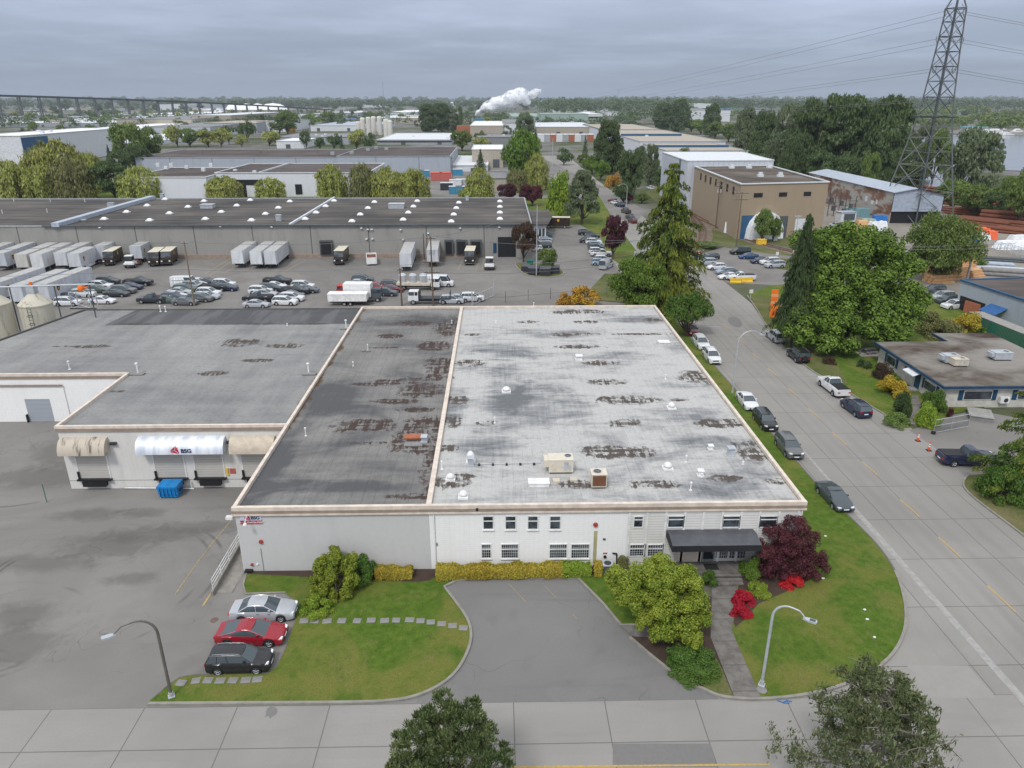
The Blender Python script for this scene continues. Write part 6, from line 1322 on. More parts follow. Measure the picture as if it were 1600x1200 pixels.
def build_near(px,pb,pt,w,proto_fn,label,cat='tree',xy=None,h=None,rad=None,z=0,rz=0.0):
 TP['_n'] = [proto_fn()]; _used['_n'] = 0; return plant('_n',px,pb,pt,w,label,cat=cat,xy=xy,h=h,rad=rad,z=z,rz=rz)
by_ = 104.5; bx_ = P(1334,552)[0]
lobed('chestnut_tree','leaf_bright',(bx_,107.0),[(x,y,r_,by_ + 7 - (y - 355) * .055 + abs(x - 1335) * .02) for x,y,r_ in ((1295,380,2.6),(1330,372,2.6),(1368,378,2.6),(1274,400,2.2),(1304,408,2.8),(1345,402,2.9),(1390,402,2.7),(1420,420,2.2),(1262,436,2.1),(1288,440,2.5),(1325,440,3),(1370,438,2.9),(1412,450,2.6),(1436,468,1.8),(1257,468,2.0),(1278,478,2.2),(1305,478,2.9),(1350,475,2.9),(1395,480,2.7),(1428,495,2.0),(1240,518,1.5),(1252,498,2.0),(1277,506,2.3),(1320,512,2.6),(1362,510,2.5),(1402,515,2.3),(1258,528,1.6),(1295,538,1.8),(1330,542,1.5),(1405,535,1.5),(1385,528,1.5))],90000,.23,'very large bright green tree on the lawn beside the blue-trimmed office',15,.45,1.0)
build_near(1234,507,332,96,lambda: proto_conifer('conifer','leaf_fir',40,12,90,.030,21,ragged=.36,droop=.3,power=.6,z0=.27),'tall dark conifer between the big bright tree and the road',xy=(FP(1250,440,107)[0],107),rad=3.9,h=HT(FP(1250,440,107)[0],107,334))
build_near(1036,482,250,158,lambda: proto_conifer('cedar_tree','leaf_cedar',24,9,260,.025,22,ragged=.34,droop=.26,power=.62,wf=.25),'tall ragged yellow-green cedar beside the junction')
build_near(998,492,402,96,PT('leaf_bright','round',70,22000,.026,.22,z0=.05),'dense bright green maple right behind the warehouse back corner')
build_near(1046,480,450,30,PT('leaf_maple','dome',16,3000,.06,.3,'shrub',z0=0),'dark purple shrub at the foot of the cedar','shrub')
build_near(1018,476,452,60,PT('leaf_maple','dome',16,3000,.06,.3,'shrub',z0=0),'low purple shrub behind the dense green maple','shrub')
build_near(1071,525,455,84,PT('leaf_hedge','spread',44,8500,.032,.19,z0=.18,inner=.2),'small open green tree on the verge above the dark red sedan')
build_near(1462,440,328,120,PT('leaf_mid','round',80,22000,.024,.2,z0=.05),'broad mid-green tree behind the very large bright one')
build_near(910,476,448,52,PT('leaf_orange','dome',22,5000,.05,.27,'shrub',z0=0),'orange-yellow shrub behind the warehouse back parapet','shrub')
build_near(884,478,456,32,PT('leaf_orange','dome',18,3500,.05,.3,'shrub',z0=0),'smaller orange-yellow shrub left of its larger twin behind the parapet','shrub')
# front garden
lobed('maple_tree','leaf_japanese',(11.6,41.2),[(x,y,r_,42.9 - (y - 900) * .028) for x,y,r_ in ((985,916,1.0),(1015,903,1.0),(1047,900,1.05),(1076,915,.95),(997,940,1.0),(1035,930,1.05),(1092,945,.85),(1066,955,1.0),(1028,965,1.0),(1094,978,.8),(1062,990,.95),(972,930,.7),(1035,992,.8),(1085,1003,.65),(1005,972,.6))],60000,.075,'wide yellow-green Japanese maple beside the entrance path',4.6,.13,.8)
lobed('maple_tree','leaf_maple',(22.3,48.6),[(x,y,r_,49.4 - (y - 820) * .018) for x,y,r_ in ((1250,822,.75),(1218,836,.85),(1196,862,.75),(1240,852,.95),(1268,842,.75),(1280,872,.7),(1215,880,.9),(1250,884,.95),(1200,893,.6),(1232,902,.7),(1268,898,.7),(1290,887,.45),(1228,862,.8),(1262,868,.8))],42000,.06,'dark purple-leaved maple by the right end of the entrance',4.4,.1,.8)
lobed('small_tree','leaf_japanese',(-12.6,46.8),[(x,y,r_,48.3 - (y - 870) * .03) for x,y,r_ in ((525,872,.6),(503,887,.7),(545,884,.65),(522,898,.8),(497,910,.7),(546,908,.7),(512,926,.75),(540,926,.5),(492,937,.55),(500,952,.5),(482,948,.4),(520,945,.4))],30000,.07,'sprawling yellow-green small tree against the grey front wall',3.2,.08,.7)
build_near(550,905,866,60,PT('leaf_hedge','dome',30,12000,.034,.26,'shrub',z0=0),'dark green rounded shrub between the sprawling small tree and the wall','shrub',xy=(-11.0,49.0),rad=1.45,h=2.5)
build_near(500,960,925,60,PT('leaf_lime','dome',26,8000,.035,.24,'shrub',z0=0),'loose yellow-green low shrub at the end of the silver sedan','shrub',xy=(-13.6,45.3),rad=1.35,h=1.3)
build_near(985,885,855,28,PT('leaf_olive','dome',16,5000,.05,.28,'shrub',z0=0),'dull olive shrub under the lower right windows','shrub',xy=(9.9,49.7),rad=.75,h=1.9)
build_near(1049,892,858,42,PT('leaf_bright','dome',22,9000,.04,.28,'shrub',z0=0),'bright green shrub at the left end of the porch','shrub',xy=(12.9,49.4),rad=1.05,h=1.6)
build_near(1020,895,870,60,PT('leaf_lime','dome',22,7000,.045,.28,'shrub',z0=0),'yellow-tipped shrub between the maple and the wall','shrub',xy=(11.4,48.3),rad=1.2,h=1.4)
build_near(1166,912,864,44,PT('leaf_bright','dome',24,10000,.04,.27,'shrub',z0=0),'bright green rounded shrub at the right end of the porch','shrub',xy=(20.2,49.0),rad=1.1,h=1.75)
build_near(1108,925,894,26,PT('leaf_hedge','round',22,7000,.05,.32,'shrub',z0=0),'small clipped dark green ball left of the entrance steps','shrub',xy=(16.55,47.7),rad=.62,h=1.5)
build_near(1070,905,890,20,PT('leaf_hedge','dome',16,4000,.06,.34,'shrub',z0=0),'low green shrub below the left half of the porch','shrub',xy=(14.3,48.2),rad=.6,h=.8)
build_near(1182,925,908,50,PT('leaf_lime','dome',20,6000,.045,.28,'shrub',z0=0),'low yellow-green shrub right of the entrance steps','shrub',xy=(20.3,46.9),rad=1.15,h=.85)
for px,x,y,r_,lb in ((1165,18.6,45.5,.85,'crimson azalea bush further up the path'),(1158,18.05,44.3,.72,'crimson azalea bush nearest the street on the path edge'),(1252,23.3,48.0,1.0,'crimson azalea bush half hidden behind the purple maple')):
 build_near(px,0,0,0,PT('leaf_red','dome',24,8000,.05,.28,'azalea_bush',z0=0,inner=.2),lb,'shrub',xy=(x,y),rad=r_ * 1.2,h=1.0)
def hedge(name,x0,y0,x1,y1,w,h,mat,n,leaf,seed,label,zb=LZ):
 """clipped hedge: leaves over and just under the surface of a rounded box"""
 rng = np.random.default_rng(seed); L = math.hypot(x1 - x0,y1 - y0); d = np.array([x1 - x0,y1 - y0]) / L; nv = np.array([-d[1],d[0]])
 u = rng.uniform(0,1,n); a = rng.uniform(-.15,math.pi + .15,n); q = rng.uniform(.82,1.05,n) * (1 + .10 * np.sin(u * L * 2.2) + .06 * np.sin(u * L * 5 + 1))
 cx_ = np.sign(np.cos(a)) * np.abs(np.cos(a)) ** .6 * w / 2 * q; cz_ = np.abs(np.sin(a)) ** .6 * h * q
 e = (rng.uniform(0,1,n) < .08); u = np.where(e,np.where(u < .5,0,1),u)
 p = np.stack([x0 + d[0] * L * u + nv[0] * cx_,y0 + d[1] * L * u + nv[1] * cx_,zb + cz_],1); p[:,:2] += rng.normal(0,.05,(n,2))
 nn = np.stack([nv[0] * np.cos(a),nv[1] * np.cos(a),np.sin(a) + .2],1) + rng.normal(size=(n,3)) * .7
 c = np.array([(x0 + x1) / 2,(y0 + y1) / 2,0]); r = empty(name,tuple(c)); leaf_mesh('foliage',p - c,nn,leaf * rng.uniform(.6,1.3,n),.55,r,mat,rng)
 m = MB(); k_ = max(2,int(L / 1.2))
 for i in range(k_):
  t = (i + .5) / k_; bx,by = x0 + d[0] * L * t - c[0],y0 + d[1] * L * t - c[1]
  for dx in (-.15,.15): m.tube([(bx,by,0),(bx + dx,by + .1,h * .5),(bx + dx * 2,by,h * .8)],.02,4)
 m.build('stems',M_['bark'],r); return tag(r,label,'hedge')
leaf('leaf_barberry',(.22,.20,.03),(.46,.31,.035),(.46,.42,.06),rough=.7)
hedge('hedge',-5.0,49.35,5.0,49.45,1.1,.95,'leaf_barberry',30000,.075,1,'long orange and yellow clipped hedge under the bright white front wall')
hedge('hedge',5.0,49.45,7.3,49.5,1.1,.95,'leaf_lime',7500,.075,2,'yellow-green end section of the long hedge beside the black gas pipe')
hedge('hedge',7.7,49.5,8.2,49.5,1.0,.9,'leaf_barberry',3000,.075,5,'small separate yellow-orange hedge block next to the cooling unit')
hedge('hedge',-9.9,49.4,-7.1,49.4,1.0,.85,'leaf_barberry',9500,.075,3,'short orange and green clipped hedge under the grey front wall')
build_near(1085,1060,1000,90,PT('leaf_hedge','dome',50,22000,.028,.2,'shrub',z0=0),'broad dark green spreading shrub at the kerb below the maple','shrub',xy=(13.0,38.9),rad=2.15,h=1.6)
# foreground trees rising from below the frame
lobed('pine_tree','leaf_pine',(-3.0,28.0),[(x,y,r_,28.4 - (y - 1100) * .012) for x,y,r_ in ((703,1114,.62),(672,1130,.55),(738,1124,.6),(645,1150,.65),(705,1142,.75),(765,1148,.6),(675,1162,.75),(735,1162,.8),(628,1178,.65),(662,1195,.85),(705,1185,.9),(755,1188,.8),(790,1182,.45),(620,1212,.7),(690,1222,1.0),(745,1222,1.0),(650,1240,1.0),(785,1220,.6),(700,1270,1.3),(610,1250,.6))],46000,.115,'dark bushy pine tree rising at the bottom centre of the street',5.6,.16,.8,bark='bark',tuft=True)
def sparse():
 rng = np.random.default_rng(45); r = empty('conifer_tree'); m = MB(); P_,N_ = [],[]
 m.tube([(0,0,0),(.03,.0,.5),(.05,.02,.96)],.05,7,r2=.006)
 for i in range(54):
  z = .28 + .68 * (i / 54) ** .9; a = i * 2.4 + rng.uniform(-.4,.4); L = (1.05 * (1 - (z - .28) / .75) ** .6 + .1) * rng.uniform(.6,1.1)
  pts = [np.array([.03,0,z])];
  for t in range(1,6): pts.append(np.array([math.cos(a + .12 * t * rng.uniform(-1,1)) * L * t / 5,math.sin(a) * L * t / 5,z + .05 * t / 5 - .012 * (t / 5) ** 2 + rng.normal() * .006]))
  m.tube([tuple(q) for q in pts],.010,4,r2=.003)
  for t in range(2,6):
   for s_ in (-1,1):
    if rng.random() < .85:
     e = pts[t] + np.array([-math.sin(a) * s_ + math.cos(a) * .6,math.cos(a) * s_ + math.sin(a) * .6,.15]) * L * .22 * rng.uniform(.5,1.2) * np.array([1,1,.3]); m.tube([tuple(pts[t]),tuple(e)],.005,3,r2=.002)
     n_ = 80 if rng.random() < .78 else 4; u = rng.uniform(.1,1.1,(n_,1)); q = pts[t] * (1 - u) + e * u + rng.normal(size=(n_,3)) * np.array([.038,.038,.014]); P_.append(q); N_.append(rng.normal(size=(n_,3)) * .7 + np.array([0,0,.8]))
 m.build('trunk',M_['bark_grey'] if 'bark_grey' in M_ else M_[plain('bark_grey',(.20,.18,.16),.9).name],r); p = np.concatenate(P_); leaf_mesh('crown',p,np.concatenate(N_),.022 * rng.uniform(.6,1.4,len(p)),.35,r,'leaf_yew',rng); return r
build_near(1365,0,0,0,sparse,'open grey-branched conifer rising at the bottom right of the street',xy=(19.5,28.2),rad=3.9,h=8.9)
# garden round the blue-trimmed office
for px,pb,pt,w,mat,K,N,lf,pf,lb in ((1377,592,568,32,'leaf_bronze',20,5000,.05,.28,'bronze-yellow rounded shrub nearest the big tree by the office'),(1392,618,588,54,'leaf_yellow',24,8000,.045,.26,'yellow flowering shrub left of the office steps'),(1391,592,580,30,'leaf_bright',16,4000,.05,.3,'green shrub between the yellow one and the office wall'),(1409,648,611,32,'leaf_fir',22,8000,.045,.3,'dark clipped ball shrub left of the office path'),(1400,664,643,46,'leaf_mid',24,7000,.045,.27,'low spreading green shrub at the kerb by the office path'),(1455,642,608,40,'leaf_hedge',24,8000,.045,.3,'upper clipped green ball right of the office path'),(1448,664,626,40,'leaf_lime',24,8000,.045,.3,'yellow-green clipped mound right of the office path'),(1484,652,636,10,'leaf_maple',12,1500,.08,.35,'small red flowering plant at the office corner'),(1562,778,705,80,'leaf_hedge',44,16000,.03,.22,'large dark green juniper under the right-edge spruce'),
 (1475,528,500,70,'leaf_olive',30,7000,.04,.25,'brownish shrub behind the office roof'),(1505,520,485,50,'leaf_yellow',26,6000,.04,.26,'yellow-leaved shrub against the green containers'),(1452,520,485,50,'leaf_olive',26,6000,.04,.26,'olive shrub just right of the very large tree'),(1535,520,505,40,'leaf_lime',20,4000,.045,.28,'low yellow-green shrub at the green containers'),(1293,568,556,26,'leaf_bronze',12,2500,.06,.3,'low bronze shrub under the very large tree'),(1350,575,560,24,'leaf_fir',12,2500,.06,.3,'low dark shrub under the very large tree')):
 build_near(px,pb,pt,w,PT(mat,'dome',K,N,lf,pf,'shrub',z0=0),lb,'shrub')
build_near(1605,772,575,110,lambda: proto_conifer('spruce_tree','leaf_cedar',8,7,420,.022,31,ragged=.25,droop=.16,power=.45,z0=.2,wf=.2),'layered dark green spruce cut by the right picture edge',xy=P(1600,775),rad=5.2,h=12.5)
for px,pb,pt,w,k_,lb in ((1190,380,326,34,'mid_green','bushy green tree in front of the round white tent'),(1207,378,340,28,'mid_bright','brighter green bush right of the tent tree'),(1148,350,352,10,'mid_green','small bush at the tan building corner'),(1105,388,378,40,'mid_green','weedy green clump beside the railway'),(1510,418,402,60,'mid_green','green bramble mound beside the lumber stacks')):
 plant(k_,px,pb,pt if pt < pb else pb - 12,w,lb,cat='shrub' if 'tree' not in lb[:12] else 'tree')
# ================================================================ other buildings
def shell(name,poly,h,wall,roof,label,cat='building',par=.35,cop='white_far',roofz=None,group=None,pw=.35,z0=-.2):
 """flat-roofed building on a footprint: walls, sunken roof, coping"""
 cx_ = sum(p[0] for p in poly) / len(poly); cy_ = min(p[1] for p in poly); r = empty(name,(cx_,cy_,0),label=label,cat=cat,group=group)
 m = MB(); n = len(poly); b = 0
 for i in range(n):
  a,c = poly[i],poly[(i + 1) % n]; m.face([(a[0],a[1],z0),(c[0],c[1],z0),(c[0],c[1],h - .001),(a[0],a[1],h - .001)])
 bpart(m,'wall',M_[wall],r)
 # roof pulled slightly inside
 C = Vector((sum(p[0] for p in poly) / n,sum(p[1] for p in poly) / n)); q = []
 for p in poly: v = Vector(p) - C; q.append(tuple(C + v * (1 - .15 / max(1,v.length))))
 bpart(MB().prism(q,h - par - .3,h - par,bottom=True),'roof',M_[roof],r)
 coping_on(r,poly + [poly[0]],pw,h + .05,cop,.3); return r
def coping_on(r,pts,w,z,m,h):
 mb = MB()
 for k_,((x0,y0),(x1,y1)) in enumerate(zip(pts[:-1],pts[1:])):
  d = Vector((x1 - x0,y1 - y0)).normalized(); n = Vector((-d.y,d.x)) * w / 2; e = d * (w / 2) * (1 if k_ % 2 else -1.0)
  q = [(x0 - n.x - e.x,y0 - n.y - e.y),(x1 - n.x + e.x,y1 - n.y + e.y),(x1 + n.x + e.x,y1 + n.y + e.y),(x0 + n.x - e.x,y0 + n.y - e.y)]; mb.prism(q,z - h,z,bottom=True)
 return bpart(mb,'coping',M_[m],r)
def rect(x0,y0,x1,y1): return [(x0,y0),(x1,y0),(x1,y1),(x0,y1)]
# ---- the long warehouse with the truck yard
YW0,YW1,HW = 177.6,229.0,7.95
lw = shell('long_warehouse',rect(-262,YW0,8.3,YW1),HW,'wall_ware','roof_ware','very long grey concrete warehouse with rows of white roof domes behind the truck yard','warehouse',.25,'grey_far',pw=.3)
def on(px,py,z=0): return P(px,py,z)
bpart(MB().box(-108,YW0 - .6,HW - .15,8.4,YW0 - .001,HW + .12),'eaves_strip',M_['galv_dark'],lw)
x0,y0 = on(105,348,HW); x1,y1 = on(235,307,HW); m = MB(); m.prism([(x0 - .9,YW0 - .8),(x0 + .9,YW0 - .8),(x0 + 1.0,YW1 + .3),(x0 - .8,YW1 + .3)],HW - .2,HW + .75,bottom=True); bpart(m,'fire_parapet',M_['silver_roof'],lw,label='raised silver parapet across the roof')
m = MB(); m.prism([(-49.8,YW0 - .3),(-49.3,YW0 - .3),(-49.3,YW1),(-49.8,YW1)],HW - .2,HW + .35,bottom=True); bpart(m,'fire_parapet',M_['white_far'],lw)
dome = None
for px,py in ((163,343),(198,332),(230,322),(258,312),(234,345),(265,334),(294,324),(319,315),(321,343),(346,332),(370,322),(391,313.5),(393,345),(415,335),(435,325.5),(453,315.5),(477,343),(494,333),(509,323),(522,314.5),(550,346.5),(563,336),(575,326),(585,316.5),(630,344),(638,333),(646,323.5),(652,315),(705,347),(709,336),(713,326),(717,317.5),(781,343),(781,333),(781,324),(781,315.5)):
 x,y = on(px,py,HW - .25)
 if dome is None:
  d = MB().box(-.9,-.9,-.02,.9,.9,.25); d.lathe([(.85,.25),(.8,.42),(.62,.6),(.36,.72),(0,.78)],12); dome = d.build('skylight',M_['white_roof'],lw,smooth=True); o = dome
 else: o = dome.copy(); link(o,lw)
 o.location = (x - lw.location.x,y - lw.location.y,HW - .25); o.scale = (.85,.85,.85)
for px,py,w_,d_,h_ in ((325,325,3.4,2.4,1.0),(620,325,4.2,3,1.2),(436,345,1.2,1.2,1.4),(254,309,1.0,1.0,1.2),(730,313,.9,.9,1.2),(174,323,1.6,1.2,1.0),(128,345,2.0,1.0,.3)):
 x,y = on(px,py,HW - .25); bpart(MB().box(x - w_ / 2,y - d_ / 2,HW - .3,x + w_ / 2,y + d_ / 2,HW - .25 + h_).box(x - w_ / 2 - .1,y - d_ / 2 - .1,HW - .249 + h_,x + w_ / 2 + .1,y + d_ / 2 + .1,HW - .17 + h_),'roof_vent',M_['galv'],lw)
for px,py in ((22,315),(79,316),(133,316),(4,334),(74,332)): x,y = on(px,py,HW - .25); bpart(MB().cyl((x,y,HW - .3),(x,y,HW + .8),.12,.12,6),'vent_pipe',M_['white_far'],lw)
def wallat(px,py,Y=YW0): return FP(px,py,Y)
def wbox(r,pxa,pya,pxb,pyb,name,mat_,d=.12,Y=YW0,label=None,extra=0):
 x0,z1 = FP(pxa,pya,Y); x1,z0 = FP(pxb,pyb,Y); return bpart(MB().box(x0,Y - d,max(z0,0),x1,Y - .002 - extra,z1),name,M_[mat_],r,label=label)
for a,c in ((464,486),(682,697),(702,721),(727,747)):
 bpart(MB().box(FP(a,0,YW0)[0],YW0 - .9,.9,FP(c,0,YW0)[0],YW0 - .002,4.3),'dock_shelter',M_['galv_dark'],lw)
 x0,x1 = FP(a + 4,0,YW0)[0],FP(c - 4,0,YW0)[0]; bpart(MB().box(x0 - .25,YW0 - .93,1.0,x1 + .25,YW0 - .901,3.95),'dock_door',M_['black'],lw)
x0,x1 = FP(778,390,YW0)[0],FP(806,390,YW0)[0]; bpart(MB().box(x0,YW0 - .06,.01,x1,YW0 - .002,4.9),'garage_opening',M_['black'],lw)
bpart(MB().box(-108,YW0 - .5,.01,-5,YW0 - .003,.95),'dock_kerb',M_['trim_dark'],lw)
for a,c in ((342,348),(370,374),(767,773)): x0,x1 = FP(a,0,YW0)[0],FP(c,0,YW0)[0]; bpart(MB().box(x0,YW0 - .08,1.0,x1,YW0 - .004,3.4),'door',M_['trim_blue'],lw)
for px,py in ((157,355),(345,353.5),(425,354),(565,356),(575,358),(581,358),(626,358.5),(669,364),(719,356),(780,354.5),(573,373),(582,373),(630,374)):
 x,z = FP(px,py,YW0); bpart(MB().box(x - .25,YW0 - .5,z - .12,x + .25,YW0 - .003,z + .12),'floodlight',M_['lamp_clear'],lw)
# ---- small white office at its end
of = shell('gatehouse',rect(9.9,199,13.2,224),4.3,'wall_whitefar','roof_ware','small white office with grey roof at the end of the long warehouse','office',.1,'white_far',pw=.25)
for i in range(3): bpart(MB().box(10.3 + i * .95,198.9,1.3,10.95 + i * .95,198.998,3.4),'window',M_['win_glass'],of)
bpart(MB().prism([(9.6,198.2),(13.6,198.2),(15.8,212),(15.8,226),(9.6,226)],4.4,4.6,bottom=True),'roof',M_['roof_ware'],of)
# ---- white works behind the willows
bh = shell('white_works',rect(-110,297.5,-50.3,342),9.3,'wall_whitefar','roof_brown','white industrial block with red-brown roof behind the willows','building',.3,'white_far',pw=.5)
bpart(MB().box(-106,297.3,4.6,-92,297.49,6.6).box(-101,297.3,0,-98.6,297.49,4.59),'window_band',M_['black'],bh); bpart(MB().box(-79.4,297.3,1,-76.8,297.49,4.8),'door',M_['black'],bh)
bpart(MB().prism([(-93,297.6),(-92.5,297.6),(-92.5,341.8),(-93,341.8)],9,9.55,bottom=True),'parapet',M_['white_far'],bh)
b2 = shell('white_works',rect(-140,288,-110.2,330),8.6,'wall_whitefar','roof_brown','lower left wing of the white works with vents on its brown roof','building',.3,'white_far',pw=.5)
for px,py in ((247,258),(268,258),(292,262),(330,258),(368,268),(398,270),(260,263),(318,266)):
 x,y = P(px,py,8.7); bpart(MB().box(x - .7,y - .7,8.0,x + .7,y + .7,9.6),'roof_vent',M_['white_far'],b2 if x < -110.2 else bh)
# ---- long grey-blue factory behind
fa = shell('grey_factory',rect(-190,404,-82,470),7.5,'wall_bluegrey','roof_brown','long blue-grey factory with dull brown roof behind the white works','factory',.3,'grey_far',pw=.5)
fb = shell('grey_factory',rect(-81.8,392,-24,470),8.8,'wall_bluegrey','roof_brown','right-hand blue-grey factory block with cluttered brown roof','factory',.3,'grey_far',pw=.5)
for px,py in ((575,235),(588,232),(604,234),(550,240),(520,241)): x,y = P(px,py,8.6); bpart(MB().box(x - 1,y - 1,8.3,x + 1,y + 1,9.8),'roof_vent',M_['grey_far'],fb)
# ---- a general box shed placed from its front edge
def shed(xl,xr,pb,pt,pr,wall,roof,label,bands=(),name='shed',cat='building',group='sheds of the industrial plain',vents=0,gable=False,door=True):
 a,b = P(xl,pb),P(xr,pb); Y = (a[1] + b[1]) / 2; h = HT((a[0] + b[0]) / 2,Y,pt); h = max(h,3.0); Yb = P((xl + xr) / 2,pr,h)[1]; Yb = max(Yb,Y + 12)
 r = shell(name,rect(a[0],Y,b[0],Yb),h,wall,roof,label,cat,.3,{'white_roof': 'white_far','roof_brown': 'grey_far'}.get(roof,roof),group=group,pw=.6)
 W_ = b[0] - a[0]; rr_ = random.Random(xl * 7 + int(pb))
 if door:
  for i in range(max(1,int(W_ / 25))): x = a[0] + W_ * (i + .5 + rr_.uniform(-.3,.3)) / max(1,int(W_ / 25)); bpart(MB().box(x - 1.8,Y - .15,0,x + 1.8,Y - .003,min(h * .55,4.5)),'door',M_['galv_dark'],r)
 for (z0,z1,m_) in bands: bpart(MB().box(a[0] - .1,Y - .35,h * z0,b[0] + .1,Y - .004,h * z1),'fascia_band',M_[m_],r)
 for i in range(vents): x = rr_.uniform(a[0] + 2,b[0] - 2); y = rr_.uniform(Y + 3,Yb - 3); bpart(MB().box(x - 1,y - 1,h - .4,x + 1,y + 1,h + .9),'roof_vent',M_['white_far'],r)
 return r
shed(705,762,268,258,243,'white_far','white_far','low white-roofed shed with rusty eaves right of the grey factory')
shed(738,786,262,233,226,'tan_far','white_roof','pale beige block with white parapet beside the big bright tree')
shed(748,800,300,278,268,'tan_far','grey_roof_far','small pinkish low building by the pointed spruce')
bl = [(-40,42,262,212,200,'white_far','white_roof','big white shed with blue end wall at the left edge'),(42,185,235,228,205,'white_far','white_far','white-roofed shed with dark blue eaves line at far left'),(60,180,216,206,192,'tan_far','white_roof','white and beige shed row at far left'),(0,180,198,192,180,'grey_far','white_far','long pale shed under the viaduct at far left'),
 (186,300,200,186,176,'tan_far','grey_roof_far','long beige walled depot under the viaduct'),(300,362,196,180,175,'tan_far','white_far','beige walled depot extension with pale roof'),(216,300,181,178,173,'white_far','white_roof','long thin pale roof beyond the beige depot'),(320,402,208,192,188,'grey_far','tan_far','dark fronted shed with beige roof band'),(228,330,214,198,190,'grey_far','grey_roof_far','dark grey flat shed behind the yellow-green trees'),(402,450,206,190,186,'white_far','grey_roof_far','small pale grey shed with white corners'),
 (486,590,205,196,190,'white_far','silver_roof','low grey-white shed with silver roof left of the beige silos'),(430,545,226,214,208,'grey_far','grey_roof_far','low flat grey shed with cluttered roof'),(590,706,226,218,208,'grey_far','white_far','low pale roofed hall with dark clerestory strip'),(433,475,232,220,214,'white_far','white_roof','small bright white roofed shed'),(520,560,195,187,184,'tan_far','blue_far','small shed with blue roof among far trees'),(590,655,193,184,180,'tan_far','white_far','long beige terrace building left of the dark tall trees'),
 (735,786,218,196,189,'tan_far','white_roof','beige works hall under the smoking stack'),(786,836,216,192,186,'white_far','grey_roof_far','white works hall right of the stack'),(745,800,232,214,209,'grey_roof_far','grey_roof_far','dark grey flat hall in front of the beige works'),(800,860,194,182,177,'green_far','green_far','pale green curved roof hall behind the works'),(845,919,196,178,176,'green_far','green_far','large pale green tank-like hall'),(919,941,192,178,175,'white_far','white_roof','white block with dark window bands beside the pale green hall'),
 (838,934,213,198,191,'tan_far','white_far','long beige hall behind the orange container row'),(826,936,199,192,188,'grey_far','grey_roof_far','dark low hall behind the beige hall'),(970,1020,206,200,197,'tan_far','tan_far','low beige roofed hall beyond the blue-edged sheds'),(1083,1115,176,162,160,'white_far','white_roof','white factory block above the river tree belt'),(1080,1140,190,172,169,'white_far','grey_roof_far','white factory with slate roof among the belt trees'),(1140,1200,180,171,169,'grey_far','blue_far','far dark roofed hall right of the white factory'),
 (686,730,165,161,159.5,'white_far','white_roof','distant white building above the tall dark trees'),(560,600,168,163,161,'white_far','white_far','distant pale building left of the smoke'),(250,285,172,163,161,'white_far','white_roof','distant white tent-like hall behind the viaduct'),(300,345,176,169,167,'white_far','grey_roof_far','distant grey and white hall below the viaduct'),(480,540,176,170,168,'tan_far','grey_roof_far','distant beige estate left of the mast'),(610,650,180,175,172,'white_far','white_roof','distant white sheds below the mast'),(520,560,182,176,173,'grey_far','white_far','distant mixed sheds below the mast'),(455,480,186,180,177,'white_far','white_far','distant small white shed right of the domes'),
 (1455,1530,178,172,170,'green_far','green_far','pale green quay building across the river'),(1390,1425,205,196,192,'white_far','white_roof','white boathouse seen through the pylon')]
rb = random.Random(3)
for i in range(95):
 px = rb.choice((rb.uniform(0,760),rb.uniform(0,760),rb.uniform(860,1100))); pb = rb.uniform(171,199) if px < 760 else rb.uniform(170,182); w = rb.uniform(9,34); x,y = P(px,pb); hh = rb.uniform(5,10); ww = w * MPP(x,y) / 2; dd_ = rb.uniform(14,45)
 r = empty('distant_building',(x,y,0)); wl_,rf_,cn = rb.choice((('white_far','grey_roof_far','white building with grey roof'),('tan_far','white_far','beige building with pale roof'),('grey_far','white_far','grey building with pale roof'),('white_far','brown_roof_far','white building with brown roof'),('tan_far','grey_roof_far','beige building with grey roof'))); MB().box(-ww,0,0,ww,dd_,hh).build('wall',M_[wl_],r); MB().box(-ww - .5,-.5,hh + .001,ww + .5,dd_ + .5,hh + .7).build('roof',M_[rf_],r)
 auto(r,px,'small distant ' + cn,'left of the viaduct end' if px < 190 else 'near the storage domes' if px < 450 else 'around the cement silos' if px < 640 else 'left of the steam plume' if px < 780 else 'above the blue-edged sheds','building','small distant buildings')
for t in bl: shed(*t,bands=(((.82,.98,'blue_far'),) if 'blue eaves' in t[-1] else ((.5,.7,'black'),) if 'clerestory' in t[-1] or 'window bands' in t[-1] else ()),vents=3 if t[1] - t[0] > 80 else 1)
ax,ay = P(42,262); q_ = [o for o in SC.objects if o.get('label','').startswith('big white shed with blue end')][0]; bpart(MB().box(ax + .01,ay + .5,0,ax + .3,ay + 26,HT(ax,ay,212) * .93),'end_wall',M_['blue_far'],q_)
# ---- the three blue-edged sheds right of the road
s1 = shell('blue_edged_shed',rect(94.5,424,141,495),9.3,'wall_whitefar','tan_far','nearest pale grey shed with flat beige roof beyond the tan building','warehouse',.2,'grey_far',pw=.4)
bpart(MB().box(94.5,456,8.8,139,456.8,10.4),'fascia_band',M_['blue_far'],s1)
s2 = shell('blue_edged_shed',rect(94,500,150,690),10.2,'wall_whitefar','tan_far','second pale shed with blue stripe across its roof','warehouse',.2,'grey_far',pw=.5); bpart(MB().box(94,580,9.7,140,581,11.6),'fascia_band',M_['blue_far'],s2); bpart(MB().box(110,566,9.7,112,568,11.3),'roof_vent',M_['white_far'],s2)
s3 = shell('blue_edged_shed',rect(96,700,152,860),10.2,'wall_whitefar','tan_far','farthest beige-roofed shed with dark band behind the blue-striped ones','warehouse',.2,'brown_roof_far',pw=.8)
